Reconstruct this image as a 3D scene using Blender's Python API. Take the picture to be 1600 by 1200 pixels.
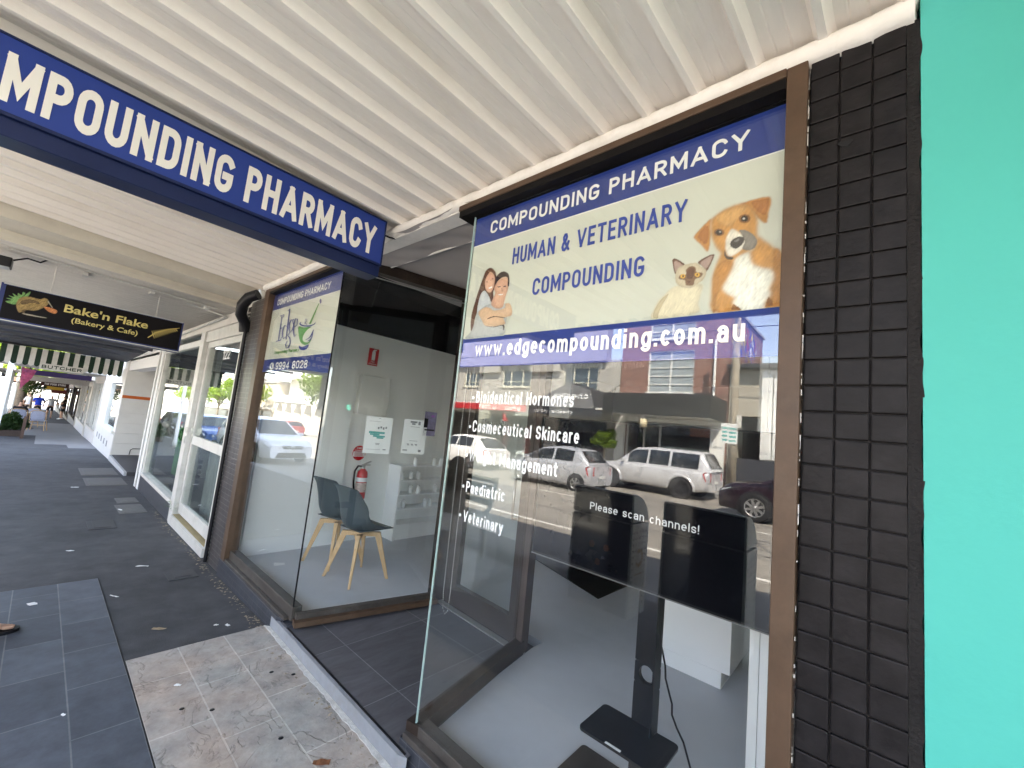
import bpy, bmesh, math, random, json
from mathutils import Vector, Matrix
R_ = math.radians
random.seed(7)
for o in list(bpy.data.objects): bpy.data.objects.remove(o, do_unlink=True)
SC = bpy.context.scene
COL = SC.collection
# ---------------- camera ----------------
cd = bpy.data.cameras.new('camera'); cam = bpy.data.objects.new('camera', cd); COL.objects.link(cam)
RIGHT = Vector((0.74667245, 0.6574055, 0.10148037)); DOWN = Vector((0.00319861, 0.14900788, -0.98883083)); FWD = Vector((-0.66518421, 0.73865733, 0.10915729))
m4 = Matrix.Identity(4)
for i in range(3):
    m4[i][0] = RIGHT[i]; m4[i][1] = -DOWN[i]; m4[i][2] = -FWD[i]
m4[2][3] = 1.617
cam.matrix_world = m4
cd.sensor_width = 36; cd.lens = 648.872/1600*36; cd.clip_start = 0.02; cd.clip_end = 2000
SC.camera = cam
# ---------------- light ----------------
SUN = Vector((0.50, 0.68, 1.0)).normalized()
SUN_EL = math.asin(SUN.z); SUN_AZ = math.atan2(SUN.x, SUN.y)
world = bpy.data.worlds.new('World'); SC.world = world; world.use_nodes = True
wn = world.node_tree.nodes; wl = world.node_tree.links
sky = wn.new('ShaderNodeTexSky'); sky.sky_type = 'NISHITA'; sky.sun_disc = False
sky.sun_elevation = SUN_EL; sky.sun_rotation = SUN_AZ; sky.air_density = 1.0; sky.dust_density = 0.6
bg = wn['Background']; bg.inputs['Strength'].default_value = 0.15
hs = wn.new('ShaderNodeHueSaturation'); hs.inputs['Saturation'].default_value = 0.62
wl.new(sky.outputs['Color'], hs.inputs['Color']); wl.new(hs.outputs['Color'], bg.inputs['Color'])
ld = bpy.data.lights.new('sun', 'SUN'); ld.energy = 5.0; ld.angle = R_(0.53); ld.color = (1, 0.90, 0.76)
so = bpy.data.objects.new('sun', ld); COL.objects.link(so); so.rotation_euler = SUN.to_track_quat('Z', 'Y').to_euler()
SC.view_settings.view_transform = 'Standard'; SC.view_settings.look = 'None'; SC.view_settings.gamma = 1
SC.view_settings.exposure = 3.45
SC.cycles.max_bounces = 14; SC.cycles.transparent_max_bounces = 24; SC.cycles.diffuse_bounces = 8; SC.cycles.glossy_bounces = 4
# ---------------- materials ----------------
MATS = {}
def mat(name, col, rough=0.6, var=0.12, scale=6.0, bump=0.0, bscale=60.0, metal=0.0, spec=0.22, coat=0.0, emit=0.0, emitcol=None, dirt=None, dscale=1.2, stretch=None):
    if name in MATS: return MATS[name]
    m = bpy.data.materials.new(name); m.use_nodes = True
    nt = m.node_tree; N = nt.nodes; L = nt.links; p = N['Principled BSDF']
    tc = N.new('ShaderNodeTexCoord'); vec = tc.outputs['Object']
    if stretch:
        mp = N.new('ShaderNodeMapping'); mp.inputs['Scale'].default_value = stretch; L.new(vec, mp.inputs['Vector']); vec = mp.outputs['Vector']
    nz = N.new('ShaderNodeTexNoise'); nz.inputs['Scale'].default_value = scale; nz.inputs['Detail'].default_value = 6; nz.inputs['Roughness'].default_value = 0.65
    L.new(vec, nz.inputs['Vector'])
    cr = N.new('ShaderNodeValToRGB'); e = cr.color_ramp.elements
    e[0].position = 0.3; e[1].position = 0.7
    e[0].color = (*[max(0, c*(1-var)) for c in col], 1); e[1].color = (*[min(1, c*(1+var)) for c in col], 1)
    L.new(nz.outputs['Fac'], cr.inputs['Fac']); out = cr.outputs['Color']
    if dirt:
        n2 = N.new('ShaderNodeTexNoise'); n2.inputs['Scale'].default_value = dscale; n2.inputs['Detail'].default_value = 8; n2.inputs['Roughness'].default_value = 0.7; L.new(vec, n2.inputs['Vector'])
        r2 = N.new('ShaderNodeMapRange'); r2.inputs[1].default_value = 0.5; r2.inputs[2].default_value = 0.75; r2.inputs[3].default_value = 0; r2.inputs[4].default_value = dirt[3]; L.new(n2.outputs['Fac'], r2.inputs[0])
        mx = N.new('ShaderNodeMix'); mx.data_type = 'RGBA'; L.new(r2.outputs[0], mx.inputs[0]); L.new(out, mx.inputs[6]); mx.inputs[7].default_value = (*dirt[:3], 1); out = mx.outputs[2]
    L.new(out, p.inputs['Base Color'])
    rr = N.new('ShaderNodeMapRange'); rr.inputs[3].default_value = max(0.02, rough*0.85); rr.inputs[4].default_value = min(1, rough*1.15); L.new(nz.outputs['Fac'], rr.inputs[0]); L.new(rr.outputs[0], p.inputs['Roughness'])
    p.inputs['Metallic'].default_value = metal; p.inputs['Specular IOR Level'].default_value = spec; p.inputs['Coat Weight'].default_value = coat
    if bump:
        n3 = N.new('ShaderNodeTexNoise'); n3.inputs['Scale'].default_value = bscale; n3.inputs['Detail'].default_value = 5; L.new(vec, n3.inputs['Vector'])
        b = N.new('ShaderNodeBump'); b.inputs['Strength'].default_value = bump; b.inputs['Distance'].default_value = 0.01; L.new(n3.outputs['Fac'], b.inputs['Height']); L.new(b.outputs['Normal'], p.inputs['Normal'])
    if emit:
        p.inputs['Emission Color'].default_value = (*(emitcol or col), 1); p.inputs['Emission Strength'].default_value = emit
    MATS[name] = m
    return m
def glassmat(name, tint=(0.93, 0.97, 0.96), f0=0.045, rough=0.0, haze=0.0, hazecol=(0.8, 0.85, 0.88)):
    if name in MATS: return MATS[name]
    m = bpy.data.materials.new(name); m.use_nodes = True
    nt = m.node_tree; N = nt.nodes; L = nt.links; N.remove(N['Principled BSDF']); out = N['Material Output']
    tr = N.new('ShaderNodeBsdfTransparent'); tr.inputs['Color'].default_value = (*tint, 1)
    gl = N.new('ShaderNodeBsdfGlossy'); gl.inputs['Roughness'].default_value = rough; gl.inputs['Color'].default_value = (1, 1, 1, 1)
    g = N.new('ShaderNodeNewGeometry'); d = N.new('ShaderNodeVectorMath'); d.operation = 'DOT_PRODUCT'
    L.new(g.outputs['Incoming'], d.inputs[0]); L.new(g.outputs['Normal'], d.inputs[1])
    def mth(op, a, b=None):
        n = N.new('ShaderNodeMath'); n.operation = op
        for i, v in enumerate((a, b)):
            if v is None: continue
            if isinstance(v, (int, float)): n.inputs[i].default_value = v
            else: L.new(v, n.inputs[i])
        return n.outputs[0]
    a = mth('ABSOLUTE', d.outputs['Value']); b = mth('SUBTRACT', 1.0, a); c = mth('POWER', b, 5.0); e = mth('MULTIPLY', c, 1-f0); f = mth('ADD', e, f0)
    fc = N.new('ShaderNodeClamp'); L.new(f, fc.inputs[0])
    mx = N.new('ShaderNodeMixShader'); L.new(fc.outputs[0], mx.inputs[0])
    if haze:
        df = N.new('ShaderNodeBsdfDiffuse'); df.inputs['Color'].default_value = (*hazecol, 1)
        nz = N.new('ShaderNodeTexNoise'); nz.inputs['Scale'].default_value = 2.2; nz.inputs['Detail'].default_value = 9; nz.inputs['Roughness'].default_value = 0.7
        tc = N.new('ShaderNodeTexCoord'); L.new(tc.outputs['Object'], nz.inputs['Vector'])
        r2 = N.new('ShaderNodeMapRange'); r2.inputs[1].default_value = 0.35; r2.inputs[2].default_value = 0.8; r2.inputs[3].default_value = 0.25*haze; r2.inputs[4].default_value = haze; L.new(nz.outputs['Fac'], r2.inputs[0])
        m2 = N.new('ShaderNodeMixShader'); L.new(r2.outputs[0], m2.inputs[0]); L.new(tr.outputs[0], m2.inputs[1]); L.new(df.outputs[0], m2.inputs[2]); L.new(m2.outputs[0], mx.inputs[1])
    else: L.new(tr.outputs[0], mx.inputs[1])
    L.new(gl.outputs[0], mx.inputs[2]); L.new(mx.outputs[0], out.inputs['Surface'])
    MATS[name] = m
    return m
def tilemat(name, col, col2, mortar, w, h, joint, axes=(0, 1), offset=0.0, origin=(0, 0, 0), rough=0.5, bump=0.3, streak=None, spec=0.22):
    """rectangular tiles in the plane of the two named axes of object space"""
    if name in MATS: return MATS[name]
    m = bpy.data.materials.new(name); m.use_nodes = True
    nt = m.node_tree; N = nt.nodes; L = nt.links; p = N['Principled BSDF']
    tc = N.new('ShaderNodeTexCoord'); sp = N.new('ShaderNodeSeparateXYZ')
    mp = N.new('ShaderNodeMapping'); mp.inputs['Location'].default_value = [-v for v in origin]; L.new(tc.outputs['Object'], mp.inputs['Vector']); L.new(mp.outputs['Vector'], sp.inputs[0])
    cb = N.new('ShaderNodeCombineXYZ'); L.new(sp.outputs[axes[0]], cb.inputs[0]); L.new(sp.outputs[axes[1]], cb.inputs[1])
    br = N.new('ShaderNodeTexBrick'); br.offset = offset; br.inputs['Scale'].default_value = 1.0
    br.inputs['Brick Width'].default_value = w; br.inputs['Row Height'].default_value = h; br.inputs['Mortar Size'].default_value = joint; br.inputs['Mortar Smooth'].default_value = 0.15
    br.inputs['Color1'].default_value = (*col, 1); br.inputs['Color2'].default_value = (*col2, 1); br.inputs['Mortar'].default_value = (*mortar, 1); br.inputs['Bias'].default_value = 0.0
    L.new(cb.outputs[0], br.inputs['Vector'])
    nz = N.new('ShaderNodeTexNoise'); nz.inputs['Scale'].default_value = 7; nz.inputs['Detail'].default_value = 9; nz.inputs['Roughness'].default_value = 0.7; nz.inputs['Distortion'].default_value = 0.8 if streak else 0
    if streak:
        m3 = N.new('ShaderNodeMapping'); m3.inputs['Scale'].default_value = streak; L.new(tc.outputs['Object'], m3.inputs['Vector']); L.new(m3.outputs['Vector'], nz.inputs['Vector'])
    else: L.new(tc.outputs['Object'], nz.inputs['Vector'])
    mr = N.new('ShaderNodeMapRange'); mr.inputs[1].default_value = 0.3; mr.inputs[2].default_value = 0.7; mr.inputs[3].default_value = 0.72; mr.inputs[4].default_value = 1.25; L.new(nz.outputs['Fac'], mr.inputs[0])
    mx = N.new('ShaderNodeMix'); mx.data_type = 'RGBA'; mx.blend_type = 'MULTIPLY'; mx.inputs[0].default_value = 1; L.new(br.outputs['Color'], mx.inputs[6]); L.new(mr.outputs[0], mx.inputs[7])
    L.new(mx.outputs[2], p.inputs['Base Color'])
    r3 = N.new('ShaderNodeMapRange'); r3.inputs[3].default_value = rough*0.8; r3.inputs[4].default_value = min(1, rough*1.25); L.new(nz.outputs['Fac'], r3.inputs[0]); L.new(r3.outputs[0], p.inputs['Roughness'])
    p.inputs['Specular IOR Level'].default_value = spec
    ad = N.new('ShaderNodeMath'); ad.operation = 'MULTIPLY_ADD'; ad.inputs[1].default_value = -1.0; L.new(br.outputs['Fac'], ad.inputs[0])
    n4 = N.new('ShaderNodeTexNoise'); n4.inputs['Scale'].default_value = 45; n4.inputs['Detail'].default_value = 6; L.new(tc.outputs['Object'], n4.inputs['Vector'])
    ms = N.new('ShaderNodeMath'); ms.operation = 'MULTIPLY'; ms.inputs[1].default_value = 0.6; L.new(n4.outputs['Fac'], ms.inputs[0]); L.new(ms.outputs[0], ad.inputs[2])
    b = N.new('ShaderNodeBump'); b.inputs['Strength'].default_value = bump; b.inputs['Distance'].default_value = 0.008; L.new(ad.outputs[0], b.inputs['Height']); L.new(b.outputs['Normal'], p.inputs['Normal'])
    MATS[name] = m
    return m
# ---------------- object helpers ----------------
def root_loc(o):
    while o.parent: o = o.parent
    return o.location
def tag(o, label=None, cat=None, group=None, kind=None):
    if label: o['label'] = label
    if cat: o['category'] = cat
    if group: o['group'] = group
    if kind: o['kind'] = kind
    return o
def thing(name, label, cat, loc=(0, 0, 0), rz=0.0, group=None):
    o = bpy.data.objects.new(name, None); o.empty_display_size = 0.1; COL.objects.link(o); o.location = loc; o.rotation_euler = (0, 0, rz)
    return tag(o, label, cat, group)
class MB:
    def __init__(s): s.v = []; s.f = []; s.sm = []
    def add(s, vs, fs, smooth=False):
        n = len(s.v); s.v += [tuple(v) for v in vs]; s.f += [tuple(i+n for i in f) for f in fs]; s.sm += [smooth]*len(fs); return s
    def box(s, x0, y0, z0, x1, y1, z1):
        x0, x1 = min(x0, x1), max(x0, x1); y0, y1 = min(y0, y1), max(y0, y1); z0, z1 = min(z0, z1), max(z0, z1)
        return s.add([(x0, y0, z0), (x1, y0, z0), (x1, y1, z0), (x0, y1, z0), (x0, y0, z1), (x1, y0, z1), (x1, y1, z1), (x0, y1, z1)],
                     [(0, 3, 2, 1), (4, 5, 6, 7), (0, 1, 5, 4), (1, 2, 6, 5), (2, 3, 7, 6), (3, 0, 4, 7)])
    def bbox(s, x0, y0, z0, x1, y1, z1, b=0.005):
        """box with chamfered edges along z/x/y through a bmesh bevel"""
        bm = bmesh.new(); bmesh.ops.create_cube(bm, size=1)
        for v in bm.verts: v.co = Vector(((x0+x1)/2+v.co.x*abs(x1-x0), (y0+y1)/2+v.co.y*abs(y1-y0), (z0+z1)/2+v.co.z*abs(z1-z0)))
        bmesh.ops.bevel(bm, geom=bm.edges[:], offset=b, segments=2, profile=0.6, affect='EDGES')
        return s.addbm(bm)
    def addbm(s, bm, smooth=False):
        bm.verts.index_update(); s.add([v.co[:] for v in bm.verts], [[v.index for v in f.verts] for f in bm.faces], smooth); bm.free(); return s
    def wall(s, p, q, thick, z0, z1):
        """vertical slab whose front face runs from p to q (xy), thickness to the left of p->q"""
        d = Vector((q[0]-p[0], q[1]-p[1], 0)).normalized(); n = Vector((-d.y, d.x, 0))*thick
        P = [Vector((p[0], p[1], 0)), Vector((q[0], q[1], 0))]; P += [P[1]+n, P[0]+n]
        return s.prism([(a.x, a.y) for a in P], z0, z1)
    def prism(s, poly, z0, z1):
        a = sum(poly[i][0]*poly[(i+1) % len(poly)][1]-poly[(i+1) % len(poly)][0]*poly[i][1] for i in range(len(poly)))
        if a < 0: poly = poly[::-1]
        n = len(poly); vs = [(x, y, z0) for x, y in poly]+[(x, y, z1) for x, y in poly]
        return s.add(vs, [tuple(range(n))[::-1], tuple(range(n, 2*n))]+[(i, (i+1) % n, n+(i+1) % n, n+i) for i in range(n)])
    def extr(s, poly3, vec):
        """polygon of 3-d points extruded along vec"""
        n = len(poly3); V = Vector(vec); vs = [Vector(p) for p in poly3]; vs2 = [p+V for p in vs]
        return s.add([v[:] for v in vs+vs2], [tuple(range(n))[::-1], tuple(range(n, 2*n))]+[(i, (i+1) % n, n+(i+1) % n, n+i) for i in range(n)])
    def tube(s, path, r, seg=8, cap=True):
        P = [Vector(p) for p in path]; rs = r if isinstance(r, (list, tuple)) else [r]*len(P); rings = []
        up = None
        for i, p in enumerate(P):
            t = (P[min(i+1, len(P)-1)]-P[max(i-1, 0)]).normalized()
            if up is None: up = Vector((0, 0, 1)) if abs(t.z) < 0.9 else Vector((1, 0, 0))
            a = t.cross(up).normalized(); b = a.cross(t).normalized(); up = b
            rings.append([p+(a*math.cos(k*2*math.pi/seg)+b*math.sin(k*2*math.pi/seg))*rs[i] for k in range(seg)])
        vs = [v[:] for r_ in rings for v in r_]; fs = []
        for i in range(len(P)-1):
            for k in range(seg):
                fs.append((i*seg+k, i*seg+(k+1) % seg, (i+1)*seg+(k+1) % seg, (i+1)*seg+k))
        s.add(vs, fs, True)
        if cap:
            n = len(vs); s.add(rings[0], [tuple(range(seg))[::-1]]); s.add(rings[-1], [tuple(range(seg))])
        return s
    def lathe(s, prof, c=(0, 0, 0), axis='z', seg=20):
        n = len(prof); vs = []
        for k in range(seg):
            a = 2*math.pi*k/seg
            for r, h in prof:
                x, y = r*math.cos(a), r*math.sin(a)
                q = {'z': (x, y, h), 'y': (x, h, y), 'x': (h, x, y)}[axis]; vs.append((c[0]+q[0], c[1]+q[1], c[2]+q[2]))
        fs = [(k*n+i, ((k+1) % seg)*n+i, ((k+1) % seg)*n+i+1, k*n+i+1) for k in range(seg) for i in range(n-1)]
        if axis == 'y': fs = [f[::-1] for f in fs]
        return s.add(vs, fs, True)
    def grid(s, fn, nu, nv, smooth=True):
        vs = [fn(i/nu, j/nv) for i in range(nu+1) for j in range(nv+1)]
        return s.add(vs, [(i*(nv+1)+j, (i+1)*(nv+1)+j, (i+1)*(nv+1)+j+1, i*(nv+1)+j+1) for i in range(nu) for j in range(nv)], smooth)
    def build_split(s, name, m, parent, **k):
        par = list(range(len(s.v)))
        def find(a):
            while par[a] != a: par[a] = par[par[a]]; a = par[a]
            return a
        for f in s.f:
            for a in f[1:]: par[find(a)] = find(f[0])
        grp = {}
        for f, sm in zip(s.f, s.sm): grp.setdefault(find(f[0]), []).append((f, sm))
        out = None
        for fl in grp.values():
            mb = MB(); ix = {}
            for f, sm in fl:
                for a in f:
                    if a not in ix: ix[a] = len(mb.v); mb.v.append(s.v[a])
                mb.f.append(tuple(ix[a] for a in f)); mb.sm.append(sm)
            out = mb.build(name, m, parent, **k)
        return out
    def build(s, name, m, parent=None, world=True, bevel=0.0, solid=0.0, sub=0, kind=None, split=False):
        if split: return s.build_split(name, m, parent, world=world, bevel=bevel, solid=solid, sub=sub)
        me = bpy.data.meshes.new(name)
        off = Vector(root_loc(parent)) if (parent is not None and world) else Vector((0, 0, 0))
        me.from_pydata([(v[0]-off.x, v[1]-off.y, v[2]-off.z) for v in s.v], [], s.f)
        me.polygons.foreach_set('use_smooth', s.sm); me.materials.append(m)
        me.update()
        o = bpy.data.objects.new(name, me); COL.objects.link(o)
        if parent is not None: o.parent = parent
        if solid:
            md = o.modifiers.new('solid', 'SOLIDIFY'); md.thickness = solid; md.offset = 0
        if bevel:
            md = o.modifiers.new('bevel', 'BEVEL'); md.width = bevel; md.segments = 2; md.limit_method = 'ANGLE'; md.angle_limit = R_(40)
        if sub:
            md = o.modifiers.new('sub', 'SUBSURF'); md.levels = sub; md.render_levels = sub
        if kind: o['kind'] = kind
        return o
def single(mb, name, m, label, cat, loc, group=None, **k):
    """a thing that is one mesh, origin at its base"""
    o = mb.build(name, m, None, **k)
    L = Vector(loc); o.data.transform(Matrix.Translation(-L)); o.location = L
    return tag(o, label, cat, group)
def copy_tree(o, parent=None):
    c = o.copy(); COL.objects.link(c)
    if parent is not None: c.parent = parent
    for ch in [x for x in bpy.data.objects if x.parent == o]: copy_tree(ch, c)
    return c
def dup(o, label, loc, rz=None):
    c = copy_tree(o); c.location = loc
    if rz is not None: c.rotation_euler = (0, 0, rz)
    if label: c['label'] = label
    return c
_tc = {}
def text_geo(s, bold=0.0):
    key = (s, bold)
    if key in _tc: return _tc[key]
    cu = bpy.data.curves.new('t', 'FONT'); cu.body = s; cu.extrude = 0.004; cu.resolution_u = 5
    if bold: cu.bevel_depth = bold; cu.bevel_resolution = 0
    ob = bpy.data.objects.new('t', cu); COL.objects.link(ob); dg = bpy.context.evaluated_depsgraph_get(); dg.update()
    me = bpy.data.meshes.new_from_object(ob.evaluated_get(dg))
    v = [x.co.copy() for x in me.vertices]; f = [tuple(p.vertices) for p in me.polygons]
    bpy.data.objects.remove(ob); bpy.data.curves.remove(cu); bpy.data.meshes.remove(me)
    _tc[key] = (v, f)
    return _tc[key]
def text_serif(mb, s, p0, U, V, width, cap, bold=0.0, thick=0.0015):
    """lettering from the built-in outline font, fitted to a width and a capital height"""
    v, f = text_geo(s, bold); h, _ = text_geo('H', bold)
    hh = max(x.y for x in h)-min(x.y for x in h); x0 = min(x.x for x in v); x1 = max(x.x for x in v); yb = min(x.y for x in h)
    U = Vector(U); V = Vector(V); Nn = U.cross(V); p0 = Vector(p0); k = thick/0.008
    mb.add([(p0+U*((x.x-x0)/(x1-x0)*width)+V*((x.y-yb)/hh*cap)+Nn*x.z*k)[:] for x in v], f)
    return mb
def arc(cx, cy, rx, ry, a0, a1, n=9): return [(cx+rx*math.cos(R_(a0+(a1-a0)*i/n)), cy+ry*math.sin(R_(a0+(a1-a0)*i/n))) for i in range(n+1)]
def el(cx, cy, rx, ry): return arc(cx, cy, rx, ry, 0, 360, 18)
_S = arc(.5, .745, .5, .255, 15, 265, 12)+arc(.5, .245, .5, .245, 85, -165, 12)
GLY = {'A': (.56, [[(0, 0), (.5, 1)], [(1, 0), (.5, 1)], [(.2, .28), (.8, .28)]]), 'B': (.42, [[(0, 0), (0, 1)], [(.1, 1), (.5, 1)]+arc(.5, .765, .42, .235, 90, -90)+[(.1, .53)], [(.4, .53)]+arc(.5, .265, .5, .265, 90, -90)+[(.1, 0)]]),
 'C': (.46, [arc(.5, .74, .5, .26, 14, 180)+arc(.5, .26, .5, .26, 180, 346)]), 'D': (.44, [[(0, 0), (0, 1), (.45, 1)]+arc(.45, .70, .55, .30, 90, 0)+arc(.45, .30, .55, .30, 0, -90)+[(0, 0)]]),
 'E': (.38, [[(1, 1), (0, 1), (0, 0), (1, 0)], [(0, .52), (.85, .52)]]), 'F': (.36, [[(1, 1), (0, 1), (0, 0)], [(0, .5), (.85, .5)]]), 'G': (.46, [arc(.5, .74, .5, .26, 28, 180)+arc(.5, .26, .5, .26, 180, 360)+[(1, .43), (.58, .43)]]),
 'H': (.46, [[(0, 0), (0, 1)], [(1, 0), (1, 1)], [(0, .52), (1, .52)]]), 'I': (0, [[(0, 0), (0, 1)]]), 'K': (.46, [[(0, 0), (0, 1)], [(1, 1), (0, .4)], [(.35, .6), (1, 0)]]), 'L': (.34, [[(0, 1), (0, 0), (1, 0)]]),
 'M': (.62, [[(0, 0), (0, 1)], [(.03, .98), (.5, .24), (.97, .98)], [(1, 0), (1, 1)]]), 'N': (.46, [[(0, 0), (0, 1)], [(.02, .98), (.98, .02)], [(1, 0), (1, 1)]]), 'O': (.46, [arc(.5, .74, .5, .26, 0, 180)+arc(.5, .26, .5, .26, 180, 360)+[(1, .74)]]),
 'P': (.42, [[(0, 0), (0, 1)], [(.1, 1), (.5, 1)]+arc(.5, .735, .5, .265, 90, -90)+[(.1, .47)]]), 'R': (.44, [[(0, 0), (0, 1)], [(.1, 1), (.5, 1)]+arc(.5, .745, .48, .255, 90, -90)+[(.1, .49)], [(.56, .44), (1, 0)]]), 'S': (.42, [_S]),
 'T': (.46, [[(0, 1), (1, 1)], [(.5, 1), (.5, 0)]]), 'U': (.44, [[(0, 1), (0, .28)]+arc(.5, .28, .5, .28, 180, 360)+[(1, 1)]]), 'V': (.54, [[(0, 1), (.5, 0)], [(1, 1), (.5, 0)]]), 'W': (.84, [[(0, 1), (.25, 0), (.5, .85), (.75, 0), (1, 1)]]), 'X': (.5, [[(0, 0), (1, 1)], [(0, 1), (1, 0)]]), 'Y': (.52, [[(0, 1), (.5, .45), (1, 1)], [(.5, .45), (.5, 0)]]),
 'a': (.34, [[(.06, .58)]+arc(.5, .49, .5, .23, 155, 0)+[(1, 0)], [(.9, .42), (.45, .42)]+arc(.42, .21, .42, .21, 90, 270)+[(.62, 0), (.95, .16)]]), 'b': (.38, [[(0, 0), (0, 1)], el(.5, .36, .5, .36)]), 'c': (.34, [arc(.5, .36, .5, .36, 55, 305, 14)]), 'd': (.38, [[(1, 0), (1, 1)], el(.5, .36, .5, .36)]),
 'e': (.36, [[(.15, .37), (.85, .37)], arc(.5, .36, .5, .36, -2, 302, 16)]), 'f': (.22, [[(1, 1)]+arc(.78, .78, .42, .22, 90, 180)+[(.36, 0)], [(0, .72), (.95, .72)]]), 'g': (.38, [el(.5, .36, .5, .36), [(1, .72), (1, -.06)]+arc(.5, -.06, .5, .22, 0, -150)]), 'h': (.34, [[(0, 0), (0, 1)], [(0, .42)]+arc(.5, .44, .5, .28, 180, 0)+[(1, 0)]]),
 'i': (0, [[(0, 0), (0, .655)], [(0, 1.0), (0, 1.01)]]), 'k': (.34, [[(0, 0), (0, 1)], [(1, .72), (0, .26)], [(.4, .44), (1, 0)]]), 'l': (0, [[(0, 0), (0, 1)]]), 'm': (.64, [[(0, 0), (0, .72)], [(0, .44)]+arc(.25, .46, .25, .26, 180, 0)+[(.5, 0)], [(.5, .44)]+arc(.75, .46, .25, .26, 180, 0)+[(1, 0)]]), 'n': (.34, [[(0, 0), (0, .72)], [(0, .42)]+arc(.5, .44, .5, .28, 180, 0)+[(1, 0)]]),
 'o': (.38, [el(.5, .36, .5, .36)]), 'p': (.38, [[(0, -.28), (0, .72)], el(.5, .36, .5, .36)]), 'r': (.2, [[(0, 0), (0, .72)], [(0, .36)]+arc(.8, .36, .8, .36, 180, 80)]), 's': (.32, [[(x, y*.72) for x, y in _S]]), 't': (.22, [[(.42, .98), (.42, .18)]+arc(.80, .18, .38, .18, 180, 275)+[(1, 0)], [(0, .72), (1, .72)]]),
 'u': (.34, [[(0, .72), (0, .28)]+arc(.5, .28, .5, .28, 180, 360), [(1, 0), (1, .72)]]), 'v': (.4, [[(0, .72), (.5, 0), (1, .72)]]), 'w': (.62, [[(0, .72), (.25, 0), (.5, .66), (.75, 0), (1, .72)]]), 'y': (.4, [[(0, .72), (.5, .02)], [(1, .72), (.4, -.22), (.08, -.28)]]), 'z': (.34, [[(0, .72), (1, .72), (0, 0), (1, 0)]]),
 '0': (.42, [arc(.5, .74, .5, .26, 0, 180)+arc(.5, .26, .5, .26, 180, 360)+[(1, .74)]]), '1': (.24, [[(0, .78), (1, 1), (1, 0)]]), '2': (.42, [arc(.5, .72, .5, .28, 170, -35, 12)+[(0, 0), (1, 0)]]), '4': (.46, [[(.75, 0), (.75, 1), (0, .26), (1, .26)]]), '7': (.42, [[(0, 1), (1, 1), (.35, 0)]]), '8': (.42, [el(.5, .755, .44, .245), el(.5, .255, .5, .255)]), '9': (.42, [el(.5, .70, .5, .30), [(1, .70)]+arc(.5, .36, .5, .36, 0, -130)]),
 '.': (0, [[(0, 0), (0, .01)]]), '!': (0, [[(0, .32), (0, 1)], [(0, 0), (0, .01)]]), '-': (.24, [[(0, .38), (1, .38)]]), "'": (0, [[(0, .8), (0, 1)]]), '&': (.52, [[(1, 0), (.17, .68), (.13, .85), (.30, 1), (.52, .98), (.62, .82), (.5, .66)], [(.5, .66), (.1, .42), (0, .22), (.12, .05), (.38, 0), (.68, .12), (.95, .48)]]), '(': (.16, [arc(1, .4, 1, .62, 110, 250)]), ')': (.16, [arc(0, .4, 1, .62, 70, -70)])}
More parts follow.
